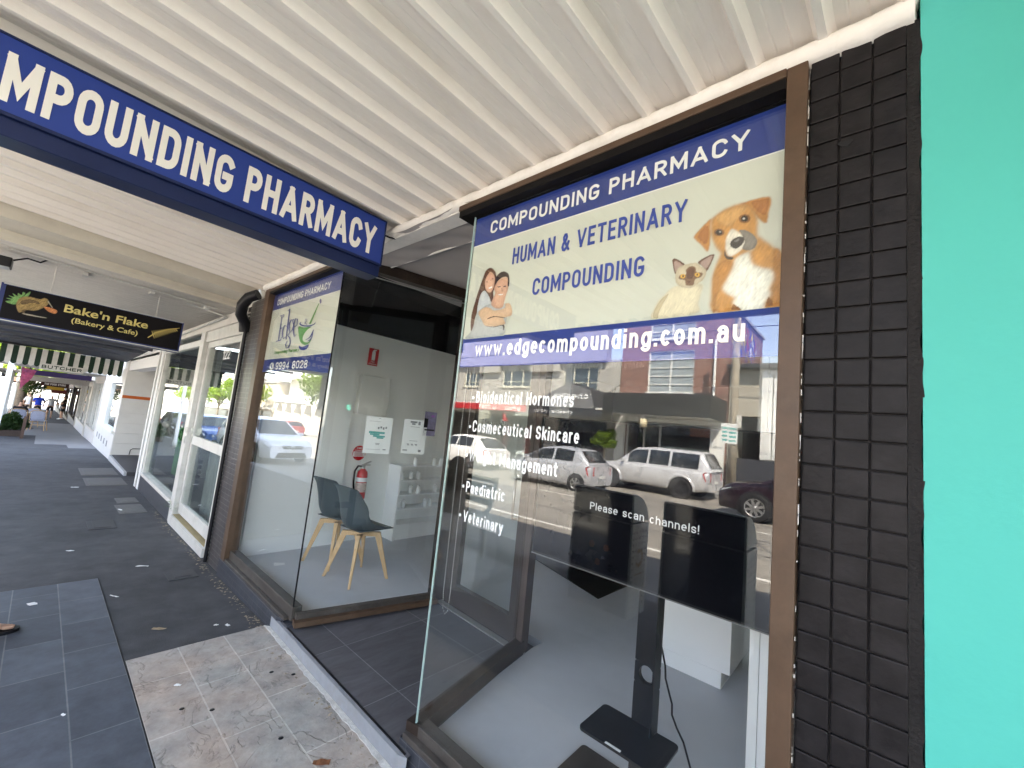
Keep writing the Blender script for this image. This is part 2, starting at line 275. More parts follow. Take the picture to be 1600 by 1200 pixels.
def text(mb, s, p0, U, V, width, cap, bold=0.0, thick=0.0012, stroke=None):
    """sign-writer's sans lettering: every letter a few mitred strokes; p0 = left end of the baseline"""
    sw = stroke or (0.205 if bold > 0.017 else 0.165 if bold > 0.005 else 0.135)
    tot = sum(0.26 if ch == ' ' else GLY[ch][0] for ch in s); n = sum(1 for ch in s if ch != ' '); g0 = 0.17 if sw < 0.19 else 0.13
    # width/cap = kx*tot + n*sw + (len-1)*g0*(0.35+0.65*kx)
    kx = 1.0 if width is None else max(0.1, (width/cap-n*sw-(len(s)-1)*g0*0.35)/(tot+(len(s)-1)*g0*0.65)); g = g0*(0.35+0.65*kx); xs = 1.0
    if kx < 0.92: kx = 0.92; g = g0*(0.35+0.65*kx); xs = (width/cap)/(kx*tot+n*sw+(len(s)-1)*g)
    U = Vector(U); V = Vector(V); N3 = U.cross(V); p0 = Vector(p0); x = 0.0; c = 0
    for ch in s:
        if ch == ' ': x += 0.26*kx+g; continue
        W, st = GLY[ch]
        for pl in st:
            c += 1; P = [Vector((x+sw/2+px*W*kx, sw/2+py*(1-sw))) for px, py in pl]
            closed = (P[0]-P[-1]).length < 1e-5 and len(P) > 3
            Q = [P[0]]
            for q in P[1:]:
                if (q-Q[-1]).length > 1e-4: Q.append(q)
            P = Q
            if closed: P = P[:-1] if (P[0]-P[-1]).length < 1e-3 else P
            else:
                P[0] = P[0]+(P[0]-P[1]).normalized()*sw/2; P[-1] = P[-1]+(P[-1]-P[-2]).normalized()*sw/2
            m_ = len(P); Lf = []; Rt = []
            for i in range(m_):
                a = P[i]-P[i-1] if (i > 0 or closed) else P[1]-P[0]; b = P[(i+1) % m_]-P[i] if (i < m_-1 or closed) else P[-1]-P[-2]
                a = a.normalized(); b = b.normalized(); t = (a+b); t = t.normalized() if t.length > 1e-6 else a; nn = Vector((-t.y, t.x)); k = sw/2/max(0.5, nn.dot(Vector((-a.y, a.x))))
                Lf.append(P[i]+nn*k); Rt.append(P[i]-nn*k)
            d = thick+(c % 7)*0.00011
            lo = 0.0 if min(py for _, py in pl) >= 0 else -9
            def w3(q, z):
                q = Vector((q.x, min(1.0, max(lo, q.y))))
                return (p0+U*(q.x*cap*xs)+V*(q.y*cap)+N3*z)[:]
            vs = [w3(q, d) for q in Lf]+[w3(q, d) for q in Rt]+[w3(q, 0) for q in Lf]+[w3(q, 0) for q in Rt]; fs = []
            for i in range(m_ if closed else m_-1):
                j = (i+1) % m_; fs += [(m_+i, m_+j, j, i), (i, j, 2*m_+j, 2*m_+i), (m_+j, m_+i, 3*m_+i, 3*m_+j)]
            if not closed: fs += [(0, 2*m_, 3*m_, m_), (m_-1, 2*m_-1, 4*m_-1, 3*m_-1)]
            mb.add(vs, fs)
        x += W*kx+sw+g
    return mb
def smooth_poly(pts, n=3):
    if len(pts) < 5: return pts
    out = []; N = len(pts)
    for i in range(N):
        p0, p1, p2, p3 = [Vector((*pts[(i+d) % N], 0)) for d in (-1, 0, 1, 2)]
        for k in range(n):
            t = k/n; out.append(tuple((0.5*((2*p1)+(p2-p0)*t+(2*p0-5*p1+4*p2-p3)*t*t+(3*p1-p0-3*p2+p3)*t**3))[:2]))
    return out
def terr(x):
    pr = [(3, 0), (-3, 0), (-5.3, -0.06), (-10, -0.13), (-15, -0.22), (-20, -0.36), (-25, -0.52), (-37, -0.78), (-45, -1.0), (-80, -2.0), (-160, -4)]
    if x >= pr[0][0]: return 0.0
    for (a, za), (b, zb) in zip(pr, pr[1:]):
        if b <= x <= a: return za+(zb-za)*(a-x)/(a-b)
    return -4.0
ART = json.loads('{"dog":[["tan",[[-0.4176,2.0686],[-0.4259,2.13],[-0.4257,2.1829],[-0.4198,2.2145],[-0.4102,2.2454],[-0.4003,2.2679],[-0.3791,2.2714],[-0.3135,2.257],[-0.2952,2.2998],[-0.2754,2.2833],[-0.2494,2.2543],[-0.2255,2.219],[-0.2207,2.0658],[-0.3167,2.0646]]],["tan2",[[-0.2477,2.2501],[-0.226,2.2173],[-0.2213,2.0677],[-0.2472,2.0666],[-0.2544,2.1052],[-0.2481,2.1525],[-0.2507,2.1904]]],["tan2",[[-0.422,2.1822],[-0.4128,2.2214],[-0.3921,2.2417],[-0.3652,2.2322],[-0.3627,2.2118],[-0.379,2.1829],[-0.3954,2.1536],[-0.4081,2.1154],[-0.4115,2.0699],[-0.4169,2.0693]]],["white",[[-0.3597,2.0931],[-0.3517,2.1076],[-0.373,2.1223],[-0.3915,2.145],[-0.3786,2.1748],[-0.3627,2.2118],[-0.357,2.2425],[-0.3202,2.2585],[-0.3089,2.217],[-0.2823,2.1964],[-0.2536,2.1834],[-0.2481,2.1525],[-0.2581,2.1243],[-0.2544,2.1052],[-0.2692,2.0812],[-0.2719,2.0648],[-0.3366,2.065]]],["brown",[[-0.3639,2.0694],[-0.3572,2.0888],[-0.3369,2.0727],[-0.3333,2.0654]]],["brown",[[-0.2682,2.0688],[-0.2604,2.0986],[-0.2493,2.086],[-0.2472,2.0673]]],["tan",[[-0.4375,2.3978],[-0.414,2.4145],[-0.3853,2.425],[-0.3502,2.4289],[-0.3224,2.4165],[-0.3047,2.3892],[-0.2954,2.3548],[-0.2974,2.316],[-0.2935,2.2954],[-0.3105,2.2642],[-0.3234,2.2552],[-0.3436,2.2517],[-0.3638,2.24],[-0.3815,2.2436],[-0.3965,2.263],[-0.4158,2.2877],[-0.4302,2.3201],[-0.4372,2.3512],[-0.4403,2.3774]]],["tan3",[[-0.4208,2.4017],[-0.3885,2.4155],[-0.3533,2.4196],[-0.3322,2.4073],[-0.3486,2.3856],[-0.3686,2.3625],[-0.3862,2.359],[-0.4085,2.3732]]],["ear",[[-0.4376,2.4],[-0.4578,2.3863],[-0.4911,2.3519],[-0.4884,2.3383],[-0.4657,2.3116],[-0.4453,2.2838],[-0.4386,2.3012],[-0.4366,2.3385],[-0.4403,2.3774]]],["ear",[[-0.3501,2.4269],[-0.3262,2.4298],[-0.2995,2.4308],[-0.2669,2.4261],[-0.2614,2.404],[-0.2669,2.3743],[-0.2708,2.3422],[-0.2804,2.3437],[-0.2974,2.3652],[-0.3149,2.3961],[-0.3326,2.4175]]],["ear2",[[-0.3158,2.4205],[-0.2894,2.4224],[-0.2682,2.4186],[-0.2691,2.3945],[-0.2764,2.3692],[-0.2946,2.3823]]],["ear2",[[-0.4499,2.3799],[-0.4792,2.3489],[-0.4747,2.3371],[-0.4505,2.3123],[-0.4442,2.3403]]],["cream",[[-0.3715,2.3469],[-0.3535,2.3321],[-0.3356,2.3136],[-0.3244,2.2831],[-0.344,2.2637],[-0.3643,2.2521],[-0.3784,2.2551],[-0.3884,2.2816],[-0.3879,2.3142],[-0.3816,2.3331]]],["grey",[[-0.3502,2.3374],[-0.3226,2.3263],[-0.3018,2.3014],[-0.2962,2.2805],[-0.3039,2.2647],[-0.3203,2.2605],[-0.3375,2.2702],[-0.3315,2.2927],[-0.3391,2.3145]]],["dark",[[-0.3908,2.2801],[-0.3827,2.256],[-0.3648,2.2474],[-0.3662,2.2392],[-0.3815,2.2444],[-0.391,2.2598]]],["dark",[[-0.3748,2.2968],[-0.3665,2.309],[-0.3493,2.3142],[-0.3354,2.3076],[-0.3332,2.2931],[-0.3446,2.2798],[-0.3582,2.2748],[-0.3708,2.2837]]],["grey2",[[-0.3662,2.3017],[-0.3508,2.3073],[-0.3455,2.3032],[-0.3556,2.2963]]],["brown",[[-0.394,2.3395],[-0.3967,2.3324],[-0.4046,2.3296],[-0.4146,2.332],[-0.4231,2.339],[-0.4266,2.3477],[-0.4238,2.3549],[-0.4158,2.3577],[-0.4057,2.3551],[-0.3974,2.3481]]],["brown",[[-0.318,2.367],[-0.3209,2.3588],[-0.3292,2.3555],[-0.3398,2.3584],[-0.3487,2.3664],[-0.3524,2.3765],[-0.3494,2.3847],[-0.3409,2.3879],[-0.3302,2.3849],[-0.3215,2.3769]]],["black",[[-0.3991,2.3408],[-0.401,2.3359],[-0.4064,2.3339],[-0.4132,2.3356],[-0.4189,2.3404],[-0.4213,2.3464],[-0.4194,2.3513],[-0.414,2.3533],[-0.4071,2.3515],[-0.4015,2.3467]]],["black",[[-0.3241,2.3687],[-0.3259,2.3633],[-0.3313,2.3611],[-0.3381,2.3629],[-0.3437,2.3681],[-0.3461,2.3747],[-0.3442,2.3802],[-0.3388,2.3823],[-0.332,2.3804],[-0.3264,2.3752]]],["shine",[[-0.4051,2.3444],[-0.4063,2.3425],[-0.4089,2.3432],[-0.4103,2.3457],[-0.4091,2.3475],[-0.4065,2.3469]]],["shine",[[-0.3343,2.3719],[-0.3356,2.3698],[-0.3384,2.3706],[-0.3399,2.3734],[-0.3386,2.3755],[-0.3358,2.3747]]]],"cat":[["cat",[[-0.6219,2.0658],[-0.6217,2.0965],[-0.6065,2.1298],[-0.5822,2.1527],[-0.5461,2.1775],[-0.4588,2.1719],[-0.4589,2.1348],[-0.4649,2.1027],[-0.4708,2.0698]]],["cat2",[[-0.6191,2.0699],[-0.6189,2.094],[-0.602,2.127],[-0.5778,2.1498],[-0.5694,2.1508],[-0.5846,2.1225],[-0.5996,2.0895],[-0.6024,2.0672]]],["catd",[[-0.5494,2.2214],[-0.5617,2.2674],[-0.5604,2.2803],[-0.5478,2.2786],[-0.5156,2.2496],[-0.5374,2.2408]]],["catd",[[-0.4742,2.2499],[-0.4557,2.263],[-0.4242,2.2709],[-0.4252,2.2526],[-0.4438,2.2128],[-0.4581,2.2342]]],["catp",[[-0.5491,2.23],[-0.5562,2.2663],[-0.5473,2.2711],[-0.5237,2.2503],[-0.5382,2.2419]]],["catp",[[-0.4656,2.2474],[-0.4516,2.258],[-0.4288,2.2665],[-0.4306,2.2495],[-0.4454,2.2226],[-0.4581,2.2342]]],["cath",[[-0.5486,2.2212],[-0.5376,2.2452],[-0.5157,2.2518],[-0.482,2.2515],[-0.4619,2.2349],[-0.4439,2.2149],[-0.452,2.1874],[-0.4704,2.1738],[-0.4931,2.1628],[-0.5254,2.1721],[-0.5447,2.1902]]],["catm",[[-0.5126,2.2319],[-0.4972,2.2417],[-0.4812,2.2344],[-0.4764,2.2167],[-0.457,2.211],[-0.4601,2.197],[-0.479,2.192],[-0.4857,2.1721],[-0.5096,2.176],[-0.5145,2.1938],[-0.5351,2.2016],[-0.5319,2.2161],[-0.5117,2.2146]]],["catd",[[-0.5082,2.2246],[-0.4969,2.2353],[-0.4848,2.2288],[-0.4873,2.2018],[-0.4928,2.1943],[-0.5069,2.201]]],["amber",[[-0.5133,2.2085],[-0.5148,2.204],[-0.519,2.2018],[-0.5246,2.2027],[-0.5292,2.2065],[-0.5312,2.2116],[-0.5298,2.2162],[-0.5254,2.2184],[-0.5199,2.2174],[-0.5153,2.2136]]],["amber",[[-0.4651,2.2054],[-0.4664,2.201],[-0.4706,2.1988],[-0.4758,2.1998],[-0.4803,2.2034],[-0.4822,2.2085],[-0.4808,2.2129],[-0.4766,2.2151],[-0.4713,2.2141],[-0.4669,2.2104]]],["black",[[-0.5186,2.2094],[-0.5198,2.2063],[-0.5227,2.2068],[-0.5243,2.2104],[-0.523,2.2135],[-0.5202,2.213]]],["black",[[-0.4709,2.2065],[-0.4721,2.2034],[-0.4748,2.2039],[-0.4763,2.2074],[-0.4751,2.2105],[-0.4724,2.21]]],["catd",[[-0.5084,2.1906],[-0.4925,2.1892],[-0.499,2.1793]]]],"couple":[["hair",[[-1.5502,2.3806],[-1.534,2.4181],[-1.5029,2.4283],[-1.4736,2.4109],[-1.4533,2.3796],[-1.4504,2.3244],[-1.4618,2.2949],[-1.457,2.2631],[-1.4749,2.2423],[-1.5225,2.308],[-1.5474,2.2917],[-1.5624,2.2458],[-1.566,2.1983],[-1.5766,2.1596],[-1.5807,2.0806],[-1.6024,2.1262],[-1.6051,2.1947],[-1.588,2.2653],[-1.5697,2.3273]]],["shirt2",[[-1.5487,2.2999],[-1.5225,2.308],[-1.484,2.2669],[-1.4732,2.2304],[-1.5082,2.2152],[-1.5632,2.198],[-1.5621,2.2618]]],["shirt",[[-1.5559,2.2051],[-1.4738,2.2343],[-1.3697,2.2208],[-1.3508,2.1737],[-1.3509,2.1219],[-1.3642,2.112],[-1.3623,2.0638],[-1.5662,2.0606],[-1.6358,2.0668],[-1.5904,2.1052],[-1.5716,2.1631]]],["skin",[[-1.5276,2.3767],[-1.4995,2.4057],[-1.4694,2.3824],[-1.4599,2.3533],[-1.4647,2.3149],[-1.4827,2.2941],[-1.5114,2.3063],[-1.528,2.3368]]],["skin2",[[-1.4588,2.3101],[-1.4474,2.3395],[-1.4094,2.3602],[-1.3678,2.3491],[-1.3613,2.3025],[-1.3725,2.2589],[-1.3783,2.2295],[-1.3872,2.2042],[-1.4276,2.2035],[-1.4678,2.2297],[-1.457,2.2631],[-1.4472,2.285]]],["hair2",[[-1.4504,2.3244],[-1.4521,2.3715],[-1.4238,2.3899],[-1.393,2.3873],[-1.3649,2.3638],[-1.3569,2.3132],[-1.3664,2.3109],[-1.3744,2.3541],[-1.4094,2.3602],[-1.4427,2.3426]]],["skin3",[[-1.5546,2.197],[-1.5088,2.2192],[-1.4702,2.2106],[-1.4419,2.1956],[-1.3715,2.1986],[-1.3697,2.2208],[-1.3398,2.217],[-1.321,2.185],[-1.3218,2.1557],[-1.3696,2.1497],[-1.3559,2.1223],[-1.3745,2.1148],[-1.4348,2.1129],[-1.4939,2.1222],[-1.5198,2.1499]]],["hair2",[[-1.4834,2.1579],[-1.4374,2.1653],[-1.3673,2.1514],[-1.3684,2.1489],[-1.4368,2.1614],[-1.4786,2.1543]]],["hair2",[[-1.4937,2.121],[-1.4346,2.1118],[-1.3722,2.1157],[-1.3585,2.1059],[-1.363,2.086],[-1.374,2.1111],[-1.4342,2.1087]]],["shine",[[-1.5028,2.3208],[-1.4743,2.3262],[-1.4756,2.3174],[-1.4938,2.3147]]],["shine",[[-1.4279,2.2764],[-1.3895,2.2735],[-1.3962,2.2676],[-1.4193,2.2701]]],["hair",[[-1.5245,2.3562],[-1.5128,2.3582],[-1.5129,2.3519]]],["hair",[[-1.4855,2.3655],[-1.4726,2.368],[-1.4727,2.3617]]],["hair2",[[-1.4366,2.3183],[-1.4133,2.3165],[-1.415,2.311],[-1.4332,2.3131]]],["hair2",[[-1.3952,2.3136],[-1.3767,2.3133],[-1.3779,2.3082],[-1.3929,2.3083]]],["skin4",[[-1.4093,2.3062],[-1.4018,2.307],[-1.3913,2.2863],[-1.4066,2.2874]]]],"logo":[["green",[[-3.9003,2.3391],[-3.7686,2.3173],[-3.6178,2.3117],[-3.7013,2.2888],[-3.7605,2.2452],[-3.7661,2.2092],[-3.7192,2.186],[-3.6414,2.1769],[-3.5803,2.208],[-3.6026,2.1705],[-3.6708,2.1566],[-3.7293,2.1626],[-3.8077,2.1918],[-3.8703,2.2618]]],["green",[[-3.6827,2.3392],[-3.6367,2.3388],[-3.5302,2.5049],[-3.5525,2.5038]]],["navy",[[-3.4949,2.5175],[-3.4951,2.502],[-3.5068,2.4971],[-3.5232,2.5057],[-3.5347,2.5228],[-3.5345,2.5384],[-3.5227,2.5432],[-3.5063,2.5345]]],["navy",[[-3.8896,2.3631],[-3.8496,2.3775],[-3.8581,2.3584],[-3.7762,2.3375],[-3.6597,2.3266],[-3.5715,2.3326],[-3.5504,2.3477],[-3.5554,2.3271],[-3.6372,2.315],[-3.7718,2.3257],[-3.8562,2.3433]]],["navy",[[-3.7054,2.1994],[-3.6217,2.2228],[-3.5634,2.2848],[-3.5735,2.2387],[-3.6173,2.2107]]],["navy",[[-3.6538,2.1856],[-3.5895,2.2087],[-3.5646,2.2537],[-3.5649,2.2147],[-3.6007,2.1899]]],["navy",[[-3.8182,2.1583],[-3.741,2.1433],[-3.6153,2.1556],[-3.6236,2.1287],[-3.6726,2.1117],[-3.7489,2.1141],[-3.7977,2.1304]]],["cream",[[-4.0084,2.1881],[-3.7488,2.1638],[-3.8444,2.1599]]]],"edge":[["navy",[[-4.3679,2.4826],[-4.3556,2.2377],[-4.3214,2.2336],[-4.3333,2.477]]],["navy",[[-4.4022,2.4833],[-4.2974,2.4882],[-4.3086,2.497],[-4.4138,2.4923]]],["navy",[[-4.3123,2.496],[-4.3139,2.4674],[-4.2969,2.4644],[-4.2953,2.493]]],["navy",[[-4.3446,2.3508],[-4.2778,2.3566],[-4.2896,2.365],[-4.3566,2.3593]]],["navy",[[-4.3922,2.23],[-4.2774,2.2348],[-4.2865,2.2431],[-4.4017,2.2384]]],["navy",[[-4.272,2.234],[-4.2645,2.2697],[-4.2812,2.2724],[-4.2887,2.2366]]],["navy",[[-4.1907,2.5356],[-4.1596,2.2373],[-4.1322,2.2341],[-4.1627,2.531]]],["navy",[[-4.2077,2.514],[-4.1668,2.5322],[-4.1788,2.537],[-4.2199,2.5189]]],["navy",[[-4.1759,2.3667],[-4.2475,2.3827],[-4.2811,2.3395],[-4.269,2.2837],[-4.2145,2.2429],[-4.1519,2.2601],[-4.1622,2.2649],[-4.2104,2.25],[-4.2412,2.2823],[-4.2524,2.3346],[-4.2309,2.3752],[-4.1789,2.3621]]],["navy",[[-4.1459,2.2364],[-4.1196,2.2467],[-4.1307,2.2511],[-4.1571,2.2409]]],["navy",[[-4.0376,2.4159],[-4.0976,2.4202],[-4.1331,2.3876],[-4.1219,2.3331],[-4.0739,2.2911],[-4.014,2.3136],[-4.0049,2.3613],[-4.0482,2.4089],[-4.0628,2.4092],[-4.0267,2.3636],[-4.0351,2.3191],[-4.0719,2.2984],[-4.0975,2.3315],[-4.1081,2.3829],[-4.0833,2.4137],[-4.0344,2.4104]]],["navy",[[-4.0424,2.4057],[-4.0172,2.416],[-4.03,2.4214],[-4.0553,2.4111]]],["navy",[[-4.0788,2.2968],[-4.1231,2.2729],[-4.063,2.241],[-4.0359,2.1991],[-4.0564,2.1555],[-4.0942,2.1531],[-4.1198,2.1859],[-4.0936,2.218],[-4.1065,2.2212],[-4.1402,2.1884],[-4.1053,2.1491],[-4.0368,2.1493],[-4.0096,2.1959],[-4.0397,2.2427],[-4.103,2.2714],[-4.067,2.2927]]],["navy",[[-3.9806,2.336],[-3.9221,2.3525],[-3.9355,2.4107],[-3.9998,2.4225],[-4.0188,2.3677],[-4.0023,2.2973],[-3.9544,2.2447],[-3.9042,2.2628],[-3.9148,2.267],[-3.944,2.2495],[-3.9767,2.2956],[-3.9947,2.364],[-3.9818,2.4166],[-3.9572,2.4107],[-3.9388,2.3564],[-3.9904,2.3408]]],["navy",[[-3.7501,2.3414],[-3.7573,2.3904],[-3.733,2.3878],[-3.7337,2.3654],[-3.7638,2.3629],[-3.7121,2.3328],[-3.705,2.3344],[-3.7542,2.3626],[-3.7246,2.3624],[-3.7245,2.3885],[-3.7671,2.3929],[-3.76,2.3427]]]],"kiwi":[["leaf",[[-0.2828,2.3397],[-0.2251,2.4451],[-0.2291,2.3971],[-0.2591,2.376],[-0.2847,2.3046],[-0.3267,2.2977],[-0.3537,2.3122],[-0.3209,2.3303],[-0.3531,2.3408],[-0.3167,2.3499],[-0.3431,2.369],[-0.3084,2.3662],[-0.3237,2.3958],[-0.2925,2.3805],[-0.2931,2.408],[-0.2694,2.3959],[-0.2666,2.4258],[-0.2501,2.4137]]],["kiwi",[[-0.2865,2.2926],[-0.2836,2.3452],[-0.2599,2.3815],[-0.2176,2.3948],[-0.1719,2.3915],[-0.1493,2.3927],[-0.129,2.4109],[-0.1042,2.4007],[-0.0953,2.3676],[-0.1096,2.3336],[-0.1421,2.2944],[-0.1767,2.2727],[-0.2204,2.2659],[-0.2523,2.2336],[-0.2679,2.2406]]],["kiwi2",[[-0.2672,2.333],[-0.2213,2.3703],[-0.1685,2.369],[-0.1498,2.3452],[-0.202,2.3412],[-0.2491,2.3096]]],["kiwi2",[[-0.2416,2.2597],[-0.2248,2.2704],[-0.2268,2.2351],[-0.1995,2.2254],[-0.2056,2.2167],[-0.2414,2.2344]]],["beak",[[-0.1089,2.3909],[-0.0997,2.3913],[-0.0612,2.3335],[-0.0669,2.3295]]],["bread",[[-0.1198,2.3246],[-0.0939,2.3323],[-0.0368,2.319],[-0.0296,2.297],[-0.0468,2.2801],[-0.0878,2.2923]]],["beak",[[-0.2299,2.2307],[-0.0938,2.2289],[-0.0989,2.2216],[-0.161,2.2186],[-0.2285,2.2219]]]],"fern":[["gold",[[0.6626,2.2063],[0.7208,2.2761],[0.8152,2.3363],[0.9142,2.3787],[0.9132,2.3827],[0.8129,2.3439],[0.7164,2.2851],[0.6579,2.2132]]],["gold",[[0.7008,2.2552],[0.6845,2.293],[0.6818,2.2913],[0.6936,2.2508]]],["gold",[[0.6939,2.2501],[0.7164,2.2113],[0.7189,2.2135],[0.7005,2.2559]]],["gold",[[0.7156,2.2643],[0.7,2.3003],[0.6973,2.2986],[0.7083,2.2599]]],["gold",[[0.7087,2.2592],[0.7309,2.2225],[0.7334,2.2248],[0.7153,2.2651]]],["gold",[[0.7305,2.2734],[0.7157,2.3074],[0.7129,2.3058],[0.7232,2.269]]],["gold",[[0.7236,2.2681],[0.7456,2.2336],[0.748,2.2359],[0.7301,2.2742]]],["gold",[[0.7456,2.2822],[0.7315,2.3144],[0.7287,2.3128],[0.7382,2.2778]]],["gold",[[0.7386,2.2768],[0.7603,2.2446],[0.7628,2.247],[0.7451,2.2832]]],["gold",[[0.7607,2.291],[0.7473,2.3213],[0.7446,2.3197],[0.7533,2.2866]]],["gold",[[0.7538,2.2855],[0.7752,2.2555],[0.7776,2.2579],[0.7602,2.2921]]],["gold",[[0.7759,2.2996],[0.7633,2.328],[0.7605,2.3264],[0.7684,2.2952]]],["gold",[[0.7691,2.2939],[0.7902,2.2662],[0.7926,2.2688],[0.7753,2.3008]]],["gold",[[0.7913,2.308],[0.7795,2.3346],[0.7766,2.333],[0.7837,2.3037]]],["gold",[[0.7844,2.3023],[0.8053,2.2768],[0.8076,2.2795],[0.7906,2.3094]]],["gold",[[0.8068,2.3163],[0.7957,2.341],[0.7928,2.3394],[0.7991,2.312]]],["gold",[[0.8,2.3105],[0.8205,2.2872],[0.8228,2.29],[0.8059,2.3179]]],["gold",[[0.8223,2.3245],[0.812,2.3473],[0.8092,2.3457],[0.8147,2.3203]]],["gold",[[0.8156,2.3185],[0.8358,2.2976],[0.838,2.3005],[0.8214,2.3262]]],["gold",[[0.838,2.3325],[0.8285,2.3534],[0.8256,2.3519],[0.8303,2.3283]]],["gold",[[0.8313,2.3264],[0.8513,2.3077],[0.8534,2.3108],[0.8369,2.3345]]],["gold",[[0.8538,2.3403],[0.8451,2.3594],[0.8421,2.3579],[0.846,2.3363]]],["gold",[[0.8472,2.3341],[0.8668,2.3178],[0.8688,2.321],[0.8526,2.3425]]],["gold",[[0.8697,2.348],[0.8618,2.3652],[0.8588,2.3637],[0.8618,2.3441]]],["gold",[[0.8633,2.3416],[0.8825,2.3277],[0.8844,2.331],[0.8683,2.3505]]],["gold",[[0.8858,2.3556],[0.8786,2.3708],[0.8756,2.3694],[0.8778,2.3518]]],["gold",[[0.8795,2.3491],[0.8983,2.3375],[0.9001,2.341],[0.8841,2.3583]]]]}')
# ---------------- palette ----------------
M_asph = mat('asphalt', (0.076, 0.077, 0.083), 0.88, 0.25, 5.0, bump=0.8, bscale=190, dirt=(0.036, 0.036, 0.040, 0.75), dscale=0.9)
M_road = mat('road_asphalt', (0.26, 0.24, 0.21), 0.8, 0.2, 4.0, bump=0.4, bscale=120, dirt=(0.15, 0.14, 0.13, 0.7), dscale=0.5)
M_conc = mat('concrete', (0.33, 0.32, 0.30), 0.85, 0.2, 5, bump=0.3, bscale=90, dirt=(0.15, 0.14, 0.13, 0.7), dscale=3)
M_slate = tilemat('slate_paving', (0.108, 0.119, 0.142), (0.078, 0.087, 0.106), (0.17, 0.18, 0.19), 0.48, 0.2425, 0.0035, (0, 1), 0.5, (-5.17, 0.56, 0), rough=0.6, bump=0.15)
M_stone = tilemat('split_stone', (0.42, 0.375, 0.335), (0.35, 0.33, 0.305), (0.52, 0.485, 0.44), 0.52, 0.2535, 0.0042, (0, 1), 0.37, (-3.4, 0.564, 0), rough=0.85, bump=0.55)
def rough_stone(m):
    """cleft relief and rusty / blue-grey patches for the split stone"""
    nt = m.node_tree; N = nt.nodes; L = nt.links; p = N['Principled BSDF']; tc = N.new('ShaderNodeTexCoord')
    n1 = N.new('ShaderNodeTexNoise'); n1.inputs['Scale'].default_value = 3.2; n1.inputs['Detail'].default_value = 7; n1.inputs['Roughness'].default_value = 0.55; n1.inputs['Distortion'].default_value = 1.1; L.new(tc.outputs['Object'], n1.inputs['Vector'])
    wv = N.new('ShaderNodeMath'); wv.operation = 'MULTIPLY'; wv.inputs[1].default_value = 6.0; L.new(n1.outputs['Fac'], wv.inputs[0])
    fr = N.new('ShaderNodeMath'); fr.operation = 'FRACT'; L.new(wv.outputs[0], fr.inputs[0])
    mr = N.new('ShaderNodeMapRange'); mr.inputs[1].default_value = 0.0; mr.inputs[2].default_value = 0.10; mr.inputs[3].default_value = 0.62; mr.inputs[4].default_value = 1.0; L.new(fr.outputs[0], mr.inputs[0])
    n2 = N.new('ShaderNodeTexNoise'); n2.inputs['Scale'].default_value = 2.3; n2.inputs['Detail'].default_value = 5; L.new(tc.outputs['Object'], n2.inputs['Vector'])
    cr = N.new('ShaderNodeValToRGB'); e = cr.color_ramp.elements; e[0].position = 0.34; e[0].color = (0.86, 0.94, 0.97, 1); e[1].position = 0.62; e[1].color = (1.07, 0.985, 0.92, 1); x = e.new(0.48); x.color = (1, 1, 1, 1); L.new(n2.outputs['Fac'], cr.inputs['Fac'])
    base = p.inputs['Base Color'].links[0].from_socket
    a = N.new('ShaderNodeMix'); a.data_type = 'RGBA'; a.blend_type = 'MULTIPLY'; a.inputs[0].default_value = 1; L.new(base, a.inputs[6]); L.new(cr.outputs['Color'], a.inputs[7])
    c = N.new('ShaderNodeMix'); c.data_type = 'RGBA'; c.blend_type = 'MULTIPLY'; c.inputs[0].default_value = 0.8; L.new(a.outputs[2], c.inputs[6]); L.new(mr.outputs[0], c.inputs[7]); L.new(c.outputs[2], p.inputs['Base Color'])
    bm_ = N.new('ShaderNodeBump'); bm_.inputs['Strength'].default_value = 0.7; bm_.inputs['Distance'].default_value = 0.012; L.new(mr.outputs[0], bm_.inputs['Height']); L.new(p.inputs['Normal'].links[0].from_socket, bm_.inputs['Normal']); L.new(bm_.outputs['Normal'], p.inputs['Normal'])
rough_stone(M_stone)
M_entry = tilemat('entry_tiles', (0.105, 0.102, 0.112), (0.085, 0.084, 0.092), (0.2, 0.2, 0.21), 0.62, 0.62, 0.003, (0, 1), 0.0, (-2.75, 1.42, 0), rough=0.55, bump=0.12, streak=(2.2, 0.6, 1))
M_brown = mat('bronze_frame', (0.082, 0.050, 0.031), 0.42, 0.18, 9, spec=0.3, dirt=(0.13, 0.09, 0.06, 0.5), dscale=6)
M_gasketshade = mat('black_gasket_shade', (0.008, 0.007, 0.007), 0.5, 0.1, 8, spec=0.1)  # near-black for the gasket and the shade painted under the window headers
M_sill = mat('dull_sill', (0.060, 0.052, 0.046), 0.45, 0.2, 8, dirt=(0.15, 0.14, 0.125, 0.6), dscale=5)
M_dkframe = mat('dark_frame', (0.030, 0.021, 0.017), 0.4, 0.2, 8, dirt=(0.08, 0.065, 0.05, 0.4), dscale=8)
M_blacktile = mat('black_painted_tile', (0.0150, 0.0135, 0.0142), 0.42, 0.3, 14, spec=0.12, bump=0.14, bscale=55, dirt=(0.028, 0.025, 0.026, 0.5), dscale=7)
M_blackgrout = mat('black_grout', (0.0115, 0.010, 0.010), 0.7, 0.15, 30, bump=0.4, bscale=90)
M_plinth = tilemat('plinth_tile', (0.055, 0.058, 0.068), (0.042, 0.045, 0.055), (0.09, 0.09, 0.095), 0.105, 0.052, 0.002, (0, 2), 0.0, rough=0.35, bump=0.25)
M_piertile = tilemat('brown_glaze_tile', (0.062, 0.056, 0.056), (0.050, 0.045, 0.046), (0.15, 0.14, 0.13), 0.105, 0.052, 0.003, (0, 2), 0.0, rough=0.3, bump=0.35)
